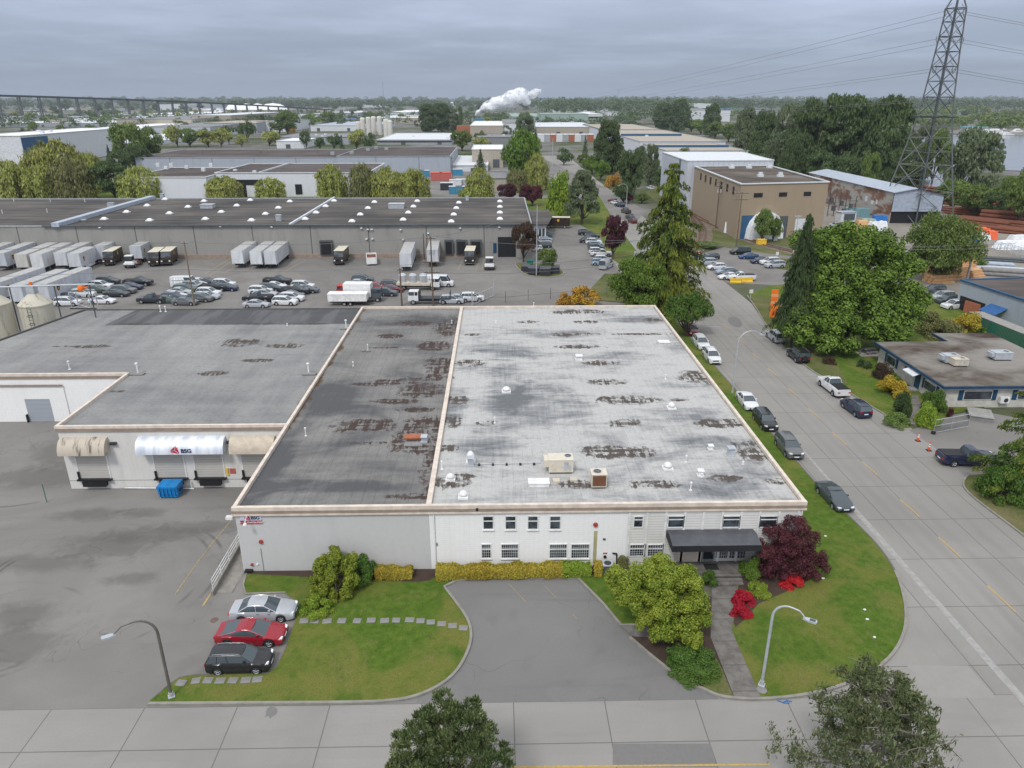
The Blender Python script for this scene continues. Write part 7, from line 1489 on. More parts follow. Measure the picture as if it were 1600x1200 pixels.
# ---- tan building
tz = 14.9; tp = [(65.6,200.5),(91.3,205.4),(93.5,258.5),(67.2,256)]
tb = shell('tan_building',tp,tz,'wall_tan','roof_tan','tall tan block with brown roof and a row of small dark windows beside the railway','building',.5,'white_far',pw=.5)
wl = Vector((67.2 - 65.6,256 - 200.5)).normalized()
for i,t in enumerate((6,12.5,19,25.5,32,38.5,45)):
 p0 = Vector((65.6,200.5)) + wl * t; p1 = p0 + wl * 1.7; m = MB(); nx = -.08
 m.prism([(p0.x + nx,p0.y),(p1.x + nx,p1.y),(p1.x - .004,p1.y),(p0.x - .004,p0.y)],tz - 3.6,tz - 1.5,bottom=True); bpart(m,'window',M_['black'],tb)
fl = Vector((91.3 - 65.6,205.4 - 200.5)).normalized()
def tface(t0,t1,z0,z1,nm_,m_,d=.1,lb=None):
 a = Vector((65.6,200.5)) + fl * t0; b = Vector((65.6,200.5)) + fl * t1; n = Vector((fl.y,-fl.x)) * d; bpart(MB().prism([(a.x + n.x,a.y + n.y),(b.x + n.x,b.y + n.y),(b.x + n.x * .03,b.y + n.y * .03),(a.x + n.x * .03,a.y + n.y * .03)],z0,z1,bottom=True),nm_,M_[m_],tb,label=lb)
tface(4.0,6.6,11.2,12.3,'window','black'); tface(11.5,13.9,11.2,12.3,'window','black'); tface(19.0,21.2,11.2,12.3,'window','black')
tface(1.2,6.8,0,6.4,'door','blue_far',lb='blue framed loading door'); tface(9.4,15.2,0,5.9,'door','galv_dark'); tface(10.6,12.4,.5,5.4,'door_gap','black',.13); tface(17.6,21.6,0,5.0,'roller_door','white_far')
for px,py in ((1143,263),(1170,263),(1188,276),(1219,276),(1202,262.5)):
 x,y = P(px,py,tz - .5); bpart(MB().box(x - .8,y - .8,tz - .6,x + .8,y + .8,tz + .1).box(x - .5,y - .5,tz + .101,x + .5,y + .5,tz + .8),'roof_vent',M_['white_far'],tb)
wc = shell('corrugated_shed',[(64.6,256.5),(95,259),(97,300),(65.4,300)],16.6,'wall_corr','white_far','tall white corrugated shed attached behind the tan building','building',.1,'white_far',pw=.3)
# ---- rusty shed
rs = empty('rusty_shed',(121.5,226.5,0),label='long shed with rusty sheet walls and pale blue-grey roof below the pylon',cat='shed'); zx = 9.4
X0,X1,Y0,Y1 = 121.6,137.5,227,292
bpart(MB().box(X0,Y0,0,X0 + .2,Y1,zx - .01).box(X1 - .2,Y0,0,X1,Y1,zx - .9),'wall',M_['rusty_sheet'],rs)
m = MB(); xm = 128.5; m.face([(X0 - .4,Y0 - .6,zx),(xm,Y0 - .6,zx + 1.3),(xm,Y1 + .5,zx + 1.3),(X0 - .4,Y1 + .5,zx)]); m.face([(xm,Y0 - .6,zx + 1.3),(X1 + .5,Y0 - .6,zx - .9),(X1 + .5,Y1 + .5,zx - .9),(xm,Y1 + .5,zx + 1.3)]); m.face([(X0 - .4,Y0 - .6,zx - .15),(xm,Y0 - .6,zx + 1.15),(xm,Y0 - .6,zx + 1.3),(X0 - .4,Y0 - .6,zx)])
bpart(m,'roof',M_['silver_roof'],rs)
bpart(MB().face([(X0,Y0,3.6),(X1,Y0,3.6),(X1,Y0,zx - .95),(xm,Y0,zx + 1.2),(X0,Y0,zx - .1)]),'gable',M_['pale_blue_wall'],rs); bpart(MB().box(X0 + .3,Y0 + .5,0,X1 - .3,Y0 + .6,3.59),'doorway',M_['black'],rs)
bpart(MB().box(X0 - .12,236,4.6,X0 - .003,236.9,6).box(X0 - .12,238.5,4.2,X0 - .003,240,5.4).box(X0 - .12,243,4.6,X0 - .003,244.2,6.2),'window',M_['white_far'],rs)
# ---- blue-trimmed office
oz = 3.1; op = [(55.4,82.9),(73.8,82.9),(73.8,103.4),(66.2,103.4),(66.2,99.4),(55.4,99.4)]
oc = empty('office',(55.4,82.9,0),label='low white office with blue fascia, blue shutters and mossy flat roof',cat='office')
m = MB()
for i in range(6): a,c = op[i],op[(i + 1) % 6]; m.face([(a[0],a[1],-.1),(c[0],c[1],-.1),(c[0],c[1],oz - .3),(a[0],a[1],oz - .3)])
bpart(m,'wall',M_['office_wall'],oc)
ov = [(54.7,82.2),(74.5,82.2),(74.5,104.1),(65.5,104.1),(65.5,100.1),(54.7,100.1)]
bpart(MB().prism(ov,oz - .3,oz - .02,bottom=True),'fascia',M_['trim_blue'],oc); iv = [(54.85,82.35),(74.35,82.35),(74.35,103.95),(65.65,103.95),(65.65,99.95),(54.85,99.95)]
bpart(MB().prism(iv,oz - .019,oz + .03),'roof',M_['roof_office'],oc)
def owin_w(y0,y1,z0,z1,shut=True):   # on the west wall
 w = bpart(MB().box(55.3,y0,z0,55.398,y1,z1),'window',M_['white_paint'],oc); bpart(MB().box(55.27,y0 + .08,z0 + .08,55.299,y1 - .08,z1 - .08),'pane',M_['win_glass'],w)
 if shut:
  for a,b in ((y0 - .5,y0 - .02),(y1 + .02,y1 + .5)): bpart(MB().box(55.31,a,z0 - .05,55.396,b,z1 + .05),'shutter',M_['trim_blue'],oc)
owin_w(94.6,97.0,1.1,2.3); owin_w(91.3,92.3,1.5,2.4,False); owin_w(84.6,87.2,1.0,2.2)
bpart(MB().box(55.31,88.3,.35,55.396,89.4,2.35),'door',M_['trim_blue'],oc); bpart(MB().face([(55.39,87.9,2.75),(54.1,87.9,2.35),(54.1,90.6,2.35),(55.39,90.6,2.75)]).face([(54.1,87.9,2.35),(54.1,90.6,2.35),(54.1,90.6,2.2),(54.1,87.9,2.2)]),'door_awning',M_['white_far'],oc)
bpart(MB().box(54.4,88.2,0,55.3,89.6,.33).box(54.1,88.2,0,54.399,89.6,.2).box(53.8,88.2,0,54.099,89.6,.1),'steps',M_['concrete'],oc)
for (a,c,z0,z1) in ((57.8,61.4,1.1,2.3),(64.6,67.6,1.1,2.3),(70.5,73.5,1.1,2.3)):
 w = bpart(MB().box(a,82.8,z0,c,82.898,z1),'window',M_['white_paint'],oc); bpart(MB().box(a + .08,82.77,z0 + .08,c - .08,82.799,z1 - .08),'pane',M_['win_glass'],w)
 for p0,p1 in ((a - .6,a - .02),(c + .02,c + .6)): bpart(MB().box(p0,82.81,z0 - .05,p1,82.896,z1 + .05),'shutter',M_['trim_blue'],oc)
r = empty('wall_cooling_unit',(62.9,82.6,.75),label='white wall-mounted cooling unit between the office windows',cat='cooling unit'); MB().box(-.55,-.2,0,.55,.18,.8).build('cabinet',M_['white_paint'],r); fm = MB().cyl((.12,-.21,.4),(.12,-.23,.4),.28,.28,16); fm.build('fan',M_['dark_steel'],r)
rtu(1483,566,1.9,1.3,.95,'grey rooftop unit at the left on the blue-trimmed office roof',((.2,0),),.34,oz + .03,'galv',hood=True); rtu(1497,571,1.9,1.2,.85,'brownish rooftop unit in front of its grey neighbour on the office roof',((.2,0),),.3,oz + .03,'beige_metal',hood=False); rtu(1562,561,2.4,1.5,.9,'grey rooftop unit with white hood at the right of the office roof',((.25,0),),.34,oz + .03,'galv',hood=True)
# picnic table by the office
x,y = P(1357,553); r = empty('picnic_table',(x,y,LZ),R(10),label='grey picnic table on the lawn beside the office end wall',cat='picnic table'); MB().box(-.95,-.38,.72,.95,.38,.78).build('table_top',M_['stone'],r)
for s in (-1,1):
 MB().box(-.95,s * .72 - .14,.42,.95,s * .72 + .14,.47).build('bench',M_['stone'],r)
 MB().bar((s * .65,-.75,0),(s * .65,-.2,.72),.05).bar((s * .65,.75,0),(s * .65,.2,.72),.05).bar((s * .65,-.75,.4),(s * .65,.75,.4),.05).build('leg',M_['bark'],r)
sheet('table_slab',[(x - 1.8,y - 1.5),(x + 1.9,y - 1.5),(x + 1.9,y + 1.5),(x - 1.8,y + 1.5)],LZ + .01,M_['concrete'])
# ---- blue-grey shed and containers at the right edge
gz0 = 5.4; gp = [(84.5,129),(87.5,107),(125,112),(122,134)]
gs_ = shell('blue_grey_shed',gp,gz0,'wall_bluegrey','roof_brown','pale blue-grey shed with brown roof and blue awnings at the right edge','shed',.15,'blue_far',pw=.4)
plain('awning_blue',(.03,.11,.28),.6)
for t0,t1 in ((.35,.52),(.80,.97)):
 a = Vector(gp[0]).lerp(Vector(gp[1]),t0); b = Vector(gp[0]).lerp(Vector(gp[1]),t1); n = Vector((-1,-.13)); bpart(MB().face([(a.x,a.y,3.0),(b.x,b.y,3.0),(b.x - 2.2,b.y - .3,2.0),(a.x - 2.2,a.y - .3,2.0)]),'awning',M_['awning_blue'],gs_)
a = Vector(gp[0]).lerp(Vector(gp[1]),.03); b = Vector(gp[0]).lerp(Vector(gp[1]),.3); bpart(MB().prism([(a.x - .08,a.y),(b.x - .08,b.y),(b.x - .01,b.y),(a.x - .01,a.y)],0,2.6),'doorway',M_['black'],gs_); bpart(MB().prism([(a.x - .3,a.y - 2),(b.x - .3,b.y + .8),(b.x - .09,b.y + .8),(a.x - .09,a.y - 2)],0,2.2),'brick_stack',M_['terracotta'],gs_)
for i,(xa,ya) in enumerate(((80.94,111.4),(81.8,99.1),(82.6,86.8))):
 o = MB().box(-1.22,-6.05,.1,1.22,6.05,2.6); o.box(-1.25,-6.1,.02,1.25,-6.0,2.62).box(-1.25,6.0,.02,1.25,6.1,2.62); r = empty('shipping_container',(xa,ya,0),R(4)); o.build('container_body',M_['container_green'],r); MB().box(-1.24,-6.02,2.601,1.24,6.02,2.64).build('roof',M_['concrete'],r); MB().box(-1.235,-.8,.4,-1.221,.8,2.3).build('door',M_['green_box'],r)
 tag(r,('green shipping container farthest from the street at the back of the office','middle green shipping container with pale roof behind the office','green shipping container nearest the street behind the office')[i],'shipping container','green containers behind the office')
# ---- silos behind the left roof
def silo(px,pyt,wpx,pb,label):
 x,y = P(px,pb); h = HT(x,y,pyt); r_ = wpx * MPP(x,y,h) / 2; r = empty('silo',(x,y,0),label=label,cat='silo',group='cream silos behind the left roof'); MB().lathe([(r_,0),(r_,h)],28).build('tank',M_['silo_paint'],r,smooth=True)
 MB().lathe([(r_ * 1.03,h - .12),(r_ * 1.03,h + .05),(r_ * .32,h + 1.5),(0,h + 1.5)],28).build('cone_roof',M_['silo_paint'],r,smooth=True)
 q = MB().box(-.55,-.55,h + 1.4,.55,.55,h + 2.6); q.build('filter_box',M_['galv'],r); MB().cyl((0,0,h + 2.6),(0,0,h + 3.2),.22,.22,8).build('motor',M_['orange'],r)
 m = MB(); m.box(.12 * r_,-r_ - .45,1,.12 * r_ + .05,-r_ - .4,h).box(.12 * r_ + .5,-r_ - .45,1,.12 * r_ + .55,-r_ - .4,h)
 for i in range(int(h / .4)): m.box(.12 * r_ + .05,-r_ - .44,1 + i * .4,.12 * r_ + .5,-r_ - .41,1.05 + i * .4)
 for i in range(5): m.lathe([(.42,0),(.42,.06)],10,(.12 * r_ + .28,-r_ - .5,2 + i * (h - 2) / 5))
 m.build('caged_ladder',M_['galv_dark'],r); return x,y,h
xa,ya,ha = silo(75,474,47,555,'right cream silo with stained cone roof behind the left roof edge'); xb,yb,hb = silo(11,474,50,560,'left cream silo with ladder cage cut by the picture edge')
r = empty('pipe_gantry',(xa,ya,0),label='thin grey conveying pipe gantry running over both silos',cat='pipe gantry'); m = MB(); zt_ = ha + 2.75; m.cyl((xb - xa,yb - ya,zt_),(xa * 0 + 8.6,1.0,zt_ - .15),.12,.12,8); m.build('pipe',M_['galv'],r)
for dx in (-3.4,3.1,8.2): MB().cyl((dx,.3,0),(dx,.3,zt_ - .1),.1,.1,6).build('post',M_['galv_dark'],r)
# steel frame with orange blower on the roof corner
x,y = P(133,480,ZR); r = empty('steel_frame',(x,y,ZR),label='galvanised steel frame with orange blower at the far roof corner',cat='equipment frame'); m = MB()
for a in (-1.5,1.5):
 for b in (-.9,.9): m.cyl((a,b,0),(a,b,2.6),.09,.09,6)
for z in (1.2,2.6): m.bar((-1.5,-.9,z),(1.5,-.9,z),.07).bar((-1.5,.9,z),(1.5,.9,z),.07).bar((-1.5,-.9,z),(-1.5,.9,z),.07).bar((1.5,-.9,z),(1.5,.9,z),.07)
m.bar((-1.5,-.9,0),(1.5,-.9,1.2),.05).bar((1.5,-.9,0),(-1.5,-.9,1.2),.05).build('frame',M_['galv'],r); MB().lathe([(0,0),(.45,.05),(.5,.5),(.35,.8),(0,.85)],12,(0,0,2.65)).cyl((.4,0,3.0),(1.0,0,3.2),.14,.14,8).build('blower',M_['orange'],r,smooth=True)
for i in range(1): MB().box(-1.7,-1.2,.001,2.3,-1.0,.14).build('bearer',M_['black'],r)
# ---- far landmarks: silos, domes, viaduct, stack and steam, masts
for i,(px,pt,pb) in enumerate(((620,186,212),(629,185,212),(637,184,211),(646,184,211),(656,188,214),(662,190,214),(613,192,212))):
 px -= 52; x,y = P(px,pb); h = HT(x,y,pt); o = MB().lathe([(4 * MPP(x,y),0),(4 * MPP(x,y),h),(2,h + 1.5),(0,h + 1.6)],14).build('cement_silo',M_['glass_fibre'],loc=(x,y,0)); auto(o,px,'pale beige cement silo','in the cluster beyond the grey factory','silo','cement silos')
x,y = P(607,206); tag(MB().box(-4,-4,0,4,4,HT(x,y,186)).box(-2.5,-2.5,HT(x,y,186) + .001,2.5,2.5,HT(x,y,180)).build('batching_tower',M_['green_far'],loc=(x,y,0)),'green batching tower right of the beige silos','tower')
dm = None
for i,(px,w) in enumerate(((367,26),(386,26),(404,26),(428,44))):
 x,y = P(px,177); rr_ = w * MPP(x,y) / 2; h = HT(x,y,161.5 if i < 3 else 161); r = empty('storage_dome',(x,y,0)); MB().lathe([(rr_,0),(rr_,h * .35)],24).build('wall',M_['tan_far'],r); MB().lathe([(rr_ * 1.02,h * .35),(rr_ * .8,h * .68),(rr_ * .5,h * .9),(0,h)],24).build('dome',M_['white_roof'],r,smooth=True)
 auto(r,px,'white storage dome','beside the viaduct on the horizon','dome','white storage domes')
# viaduct
va,vb = P(-30,190),P(520,176); za,zb = HT(*va,147.5),HT(*vb,176 - 8); vd = empty('viaduct',(va[0],va[1],0),label='long elevated road viaduct on piers across the left horizon',cat='viaduct'); m = MB(); N = 26; pts = []
for i in range(N + 1):
 u = i / N; px = -30 + 550 * u; Yv = va[1] + (vb[1] - va[1]) * u; X = va[0] + (vb[0] - va[0]) * u; row = 147.5 + 24 * u; pts.append((X,Yv,HT(X,Yv,min(row,170.5))))
for a,b in zip(pts[:-1],pts[1:]):
 m.face([(a[0],a[1] - 6,a[2]),(b[0],b[1] - 6,b[2]),(b[0],b[1] + 6,b[2]),(a[0],a[1] + 6,a[2])]); m.face([(a[0],a[1] - 6,a[2] - 2.6),(b[0],b[1] - 6,b[2] - 2.6),(b[0],b[1] - 6,b[2] + .9),(a[0],a[1] - 6,a[2] + .9)]); m.face([(a[0],a[1] - 6,a[2] - 2.6),(b[0],b[1] - 6,b[2] - 2.6),(b[0],b[1] + 6,b[2] - 2.6),(a[0],a[1] + 6,a[2] - 2.6)])
bpart(m,'deck',M_['dark_steel'],vd)
for i in range(N):
 a = pts[i]; bpart(MB().box(a[0] - .8,a[1] - 4.5,0,a[0] + .8,a[1] - 2,a[2] - 2.61).box(a[0] - .8,a[1] + 2,0,a[0] + .8,a[1] + 4.5,a[2] - 2.61),'pier',M_['pier'],vd)
# stack and steam
x,y = P(739,205); hs = HT(x,y,183); r = empty('smoke_stack',(x,y,0),label='short grey works stack giving off a white steam plume',cat='chimney'); MB().cyl((0,0,0),(0,0,hs),1.4,1.2,12).build('shaft',M_['grey_far'],r); MB().cyl((0,0,hs),(0,0,hs + .6),1.6,1.6,12).build('rim',M_['galv_dark'],r)
bx,by = P(749,205); tag(MB().box(-5,-5,0,5,5,HT(bx,by,185)).build('process_tower',M_[plain('tower_blue',(.05,.22,.36),.6).name],loc=(bx,by,0)),'blue process tower next to the steaming stack','tower')
bx,by = P(727,210); tag(MB().box(-9,-5,0,9,5,HT(bx,by,197)).prism([(-9,-5),(9,-5),(9,5),(-9,5)],HT(bx,by,197) + .01,HT(bx,by,196)).build('orange_plant',M_['terracotta'],loc=(bx,by,0)),'orange process building left of the steaming stack','building')
def steam():
 sp_,sy_ = x,y; mbm = bpy.data.metaballs.new('steam'); mbm.resolution = 3.2; mbm.threshold = .3; ob = bpy.data.objects.new('steam',mbm); link(ob); rr_ = random.Random(5)
 path_ = [(739,182,.8),(743,179,1.6),(748,175,2.6),(754,170,3.6),(761,166,4.6),(769,163,5.4),(777,160,6.0),(786,158,6.8),(795,155,7.2),(803,151,7.6),(811,148,7.2),(818,151,6.2),(823,157,4.5),(834,146,4.4),(842,142,3.6),(790,163,6.0),(780,168,5),(800,162,5.5),(770,170,4)]
 for (px,py,rd) in path_:
  for j in range(5):
   e = mbm.elements.new(); yy = sy_ + rr_.uniform(-4,4); qx = px + rr_.uniform(-1,1) * rd * .7; qy = py + rr_.uniform(-1,1) * rd * .5
   Xq = P(qx,205)[0] / P(qx,205)[1] * yy; e.co = (Xq,yy,HT(Xq,yy,qy)); e.radius = rd * MPP(sp_,sy_) * rr_.uniform(1.3,2.1)
 dg = bpy.context.evaluated_depsgraph_get(); me = bpy.data.meshes.new_from_object(ob.evaluated_get(dg)); bpy.data.objects.remove(ob); o = bpy.data.objects.new('steam',me); link(o); me.name = 'steam'; me.materials.clear()
 for p_ in me.polygons: p_.use_smooth = True
 k = NM('steam_white',.95,0,0); k.col((.86,.88,.92)); k.b.inputs['Subsurface Weight'].default_value = .6; k.b.inputs['Subsurface Radius'].default_value = (6,6,6); k.b.inputs['Subsurface Scale'].default_value = 1; k.bump(k.noise(k.pos(),.25,6,.65),1,2.0)
 nz = k.noise(k.pos(),.18,5,.6); lw_ = k.n('ShaderNodeLayerWeight'); lw_.inputs[0].default_value = .35
 al = k.math('SUBTRACT',1.2,k.math('ADD',k.math('MULTIPLY',lw_.outputs['Facing'],k.math('ADD',.6,nz)),k.rng(k.noise(k.pos(),.12,5,.7),.45,.62,0,.55)),True); k.put(k.b.inputs['Alpha'],al); me.materials.append(k.m); tag(o,kind='stuff')
steam()
# masts
def mast(px,pb,pt,w,label,n=10,name='radio_mast'):
 x,y = P(px,pb); h = HT(x,y,pt); m = MB(); w = w * MPP(x,y)
 for i in range(n):
  z0,z1 = h * i / n,h * (i + 1) / n; a = w * (1 - .7 * i / n); b = w * (1 - .7 * (i + 1) / n)
  for sx,sy in ((-1,-1),(1,-1),(1,1),(-1,1)): m.bar((sx * a,sy * a,z0),(sx * b,sy * b,z1),.25)
  m.bar((-a,-a,z0),(b,-b,z1),.18).bar((a,-a,z0),(-b,-b,z1),.18)
 return tag(m.build(name,M_['galv_dark'],loc=(x,y,0)),label,'mast')
mast(600,166,127,.7,'thin distant radio mast left of the steam plume'); mast(965,165,137,1.6,'stubby distant lattice tower above the woods',6)
# marina
for i,(px,py,L_,h_) in enumerate(((1556,209,26,5),(1575,212,16,3),(1590,207,18,4),(1540,206,14,3),(1520,205,12,3),(1570,203,12,3))):
 x,y = P(px,py); r = empty('boat',(x,y,.3),R(10 * i)); q = MB(); hw = L_ * .13; prof = [(-L_ / 2,-hw),(L_ * .25,-hw),(L_ / 2,0),(L_ * .25,hw),(-L_ / 2,hw)]; q.prism(prof,0,h_ * .4,bottom=True).build('hull',M_['white_paint'],r); MB().box(-L_ * .35,-hw * .7,h_ * .4,L_ * .2,hw * .7,h_ * .7).box(-L_ * .25,-hw * .55,h_ * .7,L_ * .08,hw * .55,h_).build('cabin',M_['white_roof'],r); MB().box(-L_ * .3,-hw * .72,h_ * .48,L_ * .17,-hw * .701,h_ * .6).build('window',M_['black'],r)
 auto(r,px,'white motor yacht' if L_ > 15 else 'small white boat','moored at the marina across the river','boat','boats in the marina')
x,y = P(1523,204); o = MB(); o.box(-14,-6,0,14,6,3.5); r = empty('boat_shed',(x,y,.2),label='marina shed with light blue roof across the river',cat='shed'); o.build('wall',M_['white_far'],r); MB().prism([(-15,-7),(15,-7),(15,7),(-15,7)],3.51,4.2,bottom=True).build('roof',M_['cyan_wrap'],r)
sheet('far_bank',[P(1480,209),P(1500,202),P(1640,202),P(1640,214),P(1600,213),P(1560,212)],.5,M_['far_asphalt'])
for i in range(9):
 px = 845 + i * 9.5; x,y = P(px,221); o = empty('container_stack',(x,y,0)); MB().box(-3,-6,0,3,6,6.2).build('container_body',M_[('white_far','grey_far','terracotta')[i % 3]],o); MB().box(-3.1,-6.1,6.201,3.1,6.1,6.4).build('roof',M_['white_roof'],o); auto(o,px,'stack of shipping containers','in the row before the beige hall','container','distant container stacks')
# ================================================================ pylon, poles, lamps, wires, railway, yards
def mbuild(m,name,mat_,parent): return m.build(name,M_[mat_],parent)
BT = .55
PX,PY = 133.2,233.5; pyl = empty('transmission_tower',(PX,PY,0),R(18),label='tall steel lattice transmission tower beside the river, cut by the top edge',cat='transmission tower')
lv = [(0,7.6),(9,6.35),(17,5.2),(25,4.1),(31.5,3.3),(36.5,2.9),(41,2.65),(45,2.45),(49,2.25),(53,2.1),(57,1.95),(60.5,1.85),(66,.12)]
m = MB(); mt_ = MB()
def brace(mm,za,a,zb,b,w):
 cs = [(-1,-1),(1,-1),(1,1),(-1,1)]
 for i in range(4):
  p,q = cs[i],cs[(i + 1) % 4]; mm.bar((p[0] * a,p[1] * a,za),(q[0] * b,q[1] * b,zb),w); mm.bar((q[0] * a,q[1] * a,za),(p[0] * b,p[1] * b,zb),w); mm.bar((p[0] * b,p[1] * b,zb),(q[0] * b,q[1] * b,zb),w)
for i in range(len(lv) - 1):
 (za,a),(zb,b) = lv[i],lv[i + 1]; t_ = .22 if za < 31 else .24; mm = m if za < 31 else mt_
 brace(mm,za,a,zb,b,t_ * .62)
 if za < 31:
  # secondary bracing of the wide lower panels
  zm,c = (za + zb) / 2,(a + b) / 2
  for s in (-1,1):
   for q in (-1,1): mm.bar((s * c,q * c,zm),(0,q * c,zm),t_ * .4).bar((s * c,q * c,zm),(s * c,0,zm),t_ * .4)
plain('galv_mid',(.17,.18,.175),.55,.3)
for s in ((-1,-1),(1,-1),(1,1),(-1,1)):
 lg = MB()
 for i in range(len(lv) - 1): (za,a),(zb,b) = lv[i],lv[i + 1]; lg.bar((s[0] * a,s[1] * a,za),(s[0] * b,s[1] * b,zb),.30 if za < 31 else .30)
 mbuild(lg,'leg','galv_dark' if s[0] * s[1] > 0 else 'galv_mid',pyl)
mbuild(m,'lower_bracing','galv_mid',pyl); mbuild(mt_,'upper_bracing','galv_dark',pyl)
plat = MB(); plat.box(-4.6,-4.6,30.8,4.6,-4.3,31.1).box(-4.6,4.3,30.8,4.6,4.6,31.1).box(-4.6,-4.29,30.8,-4.3,4.29,31.1).box(4.3,-4.29,30.8,4.6,4.29,31.1); mbuild(plat,'platform','dark_steel',pyl)
cb = MB(); cb.bar((-5.0,-5.0,2),(-3.2,-3.2,31),.3).bar((5.0,5.0,2),(3.5,3.5,31),.25); mbuild(cb,'cable_riser','dark_steel',pyl)
arms = []
for z,L_ in ((60.3,3.6),(53,4.6),(45,3.8),(36.6,5.0)):
 am = MB()
 for s in (-1,1): am.bar((s * 1.8,-1.6,z),(s * L_,0,z + .1),.12).bar((s * 1.8,1.6,z),(s * L_,0,z + .1),.12).bar((s * 1.8,0,z + 1.4),(s * L_,0,z + .1),.1)
 mbuild(am,'crossarm','galv_dark',pyl)
 for s in (-1,1):
  ins = MB().tube([(s * L_ - .6,0,z),(s * L_ - .7,0,z - 1.0),(s * L_,0,z - 1.9),(s * L_ + .7,0,z - 1.0),(s * L_ + .6,0,z)],.09,6); mbuild(ins,'insulator','galv_dark',pyl); c_,s_ = math.cos(R(18)),math.sin(R(18)); arms.append((PX + s * L_ * c_,PY + s * L_ * s_,z - .6))
def wire(a,b,sag,r=.05,n=16,m='dark_steel',label=None,group=None,name='power_line',cat='power line',px=0):
 mb = MB(); p = [(a[0] + (b[0] - a[0]) * i / n,a[1] + (b[1] - a[1]) * i / n,a[2] + (b[2] - a[2]) * i / n - sag * 4 * (i / n) * (1 - i / n)) for i in range(n + 1)]; org = Vector(p[0])
 mb.tube([tuple(Vector(q) - org) for q in p],r,4); o = mb.build(name,M_[m],loc=tuple(org)); return tag(o,label,cat,group)
plain('wire_grey',(.16,.165,.175),.6)
for i,a in enumerate(arms):
 f = 1 - i * .04
 lv_ = ('uppermost','second','third','lowest')[i // 2]; sd_ = ('west','east')[i % 2]
 wire(a,(60 + i * 3,1150,30 - i * 3.2),4,.045,24,'wire_grey','thin power line running left from the %s %s arm of the transmission tower' % (lv_,sd_.replace('west','near').replace('east','far')),'transmission lines')
 wire(a,(560,330 + i * 8,a[2] - 5 + 1.5 * (i % 2)),12,.045,20,'wire_grey','thin power line running right from the %s %s arm of the transmission tower' % (lv_,sd_.replace('west','near').replace('east','far')),'transmission lines')
def upole(px,pb,pt,label,arms=((.3,1.2),),xf=0,mat_='pole_wood',r0=.17,rz=0,xy=None,z=0):
 x,y = xy or P(px,pb); h = HT(x,y,pt); r = empty('utility_pole',(x,y,z),R(rz),label=label,cat='utility pole'); MB().cyl((0,0,0),(0,0,h),r0,r0 * .65,8).build('pole',M_[mat_],r)
 for dz,w in arms:
  q = MB().box(-w,-.07,h - dz - .08,w,.07,h - dz + .08)
  q.build('crossarm',M_[mat_],r); q = MB()
  for k_ in (-.9,-.45,.45,.9): q.cyl((w * k_,0,h - dz + .08),(w * k_,0,h - dz + .32),.06,.04,6)
  q.build('insulators',M_['galv'],r)
 for i in range(xf): MB().cyl((.42 * (1 if i % 2 else -1),-.1,h - 3.2),(.42 * (1 if i % 2 else -1),-.1,h - 2.3),.26,.26,10).build('transformer',M_['galv'],r)
 return Vector((x,y,h))
pA = upole(304,478,378,'leaning-looking brown utility pole standing over the left car cluster',((.25,.6),),mat_='wood_pale' if plain('wood_pale',(.20,.155,.11),.9) else '')
pB = upole(628,478,419,'shorter dark utility pole left of its taller neighbour behind the warehouse',((.3,.5),)); pC = upole(677,478,370,'tall utility pole with crossarms and transformer behind the warehouse',((.3,.9),(4.6,1.5),(6.5,1.4)),2)
pF = upole(663,405,365,'thin pole against the long warehouse wall by the dock',()); pD = upole(838,431,320,'tall slim utility pole rising from the kerbed island',(),mat_='galv',r0=.12)
pE = upole(993,440,376,'utility pole with crossarm and transformer in front of the cedar',((.3,1.3),),1,'galv'); pG = upole(1150,387,300,'dark double-crossarm utility pole in front of the tan building',((.3,1.8),(1.9,1.8)),0); pH = upole(1118,357,283,'utility pole with transformers beside the long tan wall',((.3,1.4),(1.5,1.4)),2); pI = upole(1166,358,296,'utility pole with three crossarms at the tan building front',((.3,1.3),(2.2,1.5),(3.7,1.2)),0)
pJ = upole(1075,320,256,'utility pole at the joint of the tan and corrugated buildings',((.4,.8),)); pK = upole(1237,412,336,'leaning grey utility pole by the dark conifer',((.3,.8),),mat_='galv'); pL = upole(1510,440,386,'stout grey pole by the lumber stacks',((.3,1.4),),mat_='galv',r0=.25); pM = upole(707,279,245,'thin pole in front of the grey factory wall',((.6,1.2),)); pN = upole(320,262,234,'thin dark pole left of centre before the grey factory',()); pO = upole(499,262,234,'thin dark pole before the middle of the grey factory',())
pP = upole(410,262,236,'thin dark pole between two others before the grey factory',()); pQ = upole(863,262,216,'thin grey pole by the container yard entrance',(),mat_='galv'); pR = upole(1018,276,236,'grey pole by the blue-edged shed corner',((.4,1),),mat_='galv')
pX0 = Vector((-190,130,11)); gw = 'overhead wires over the truck yard'
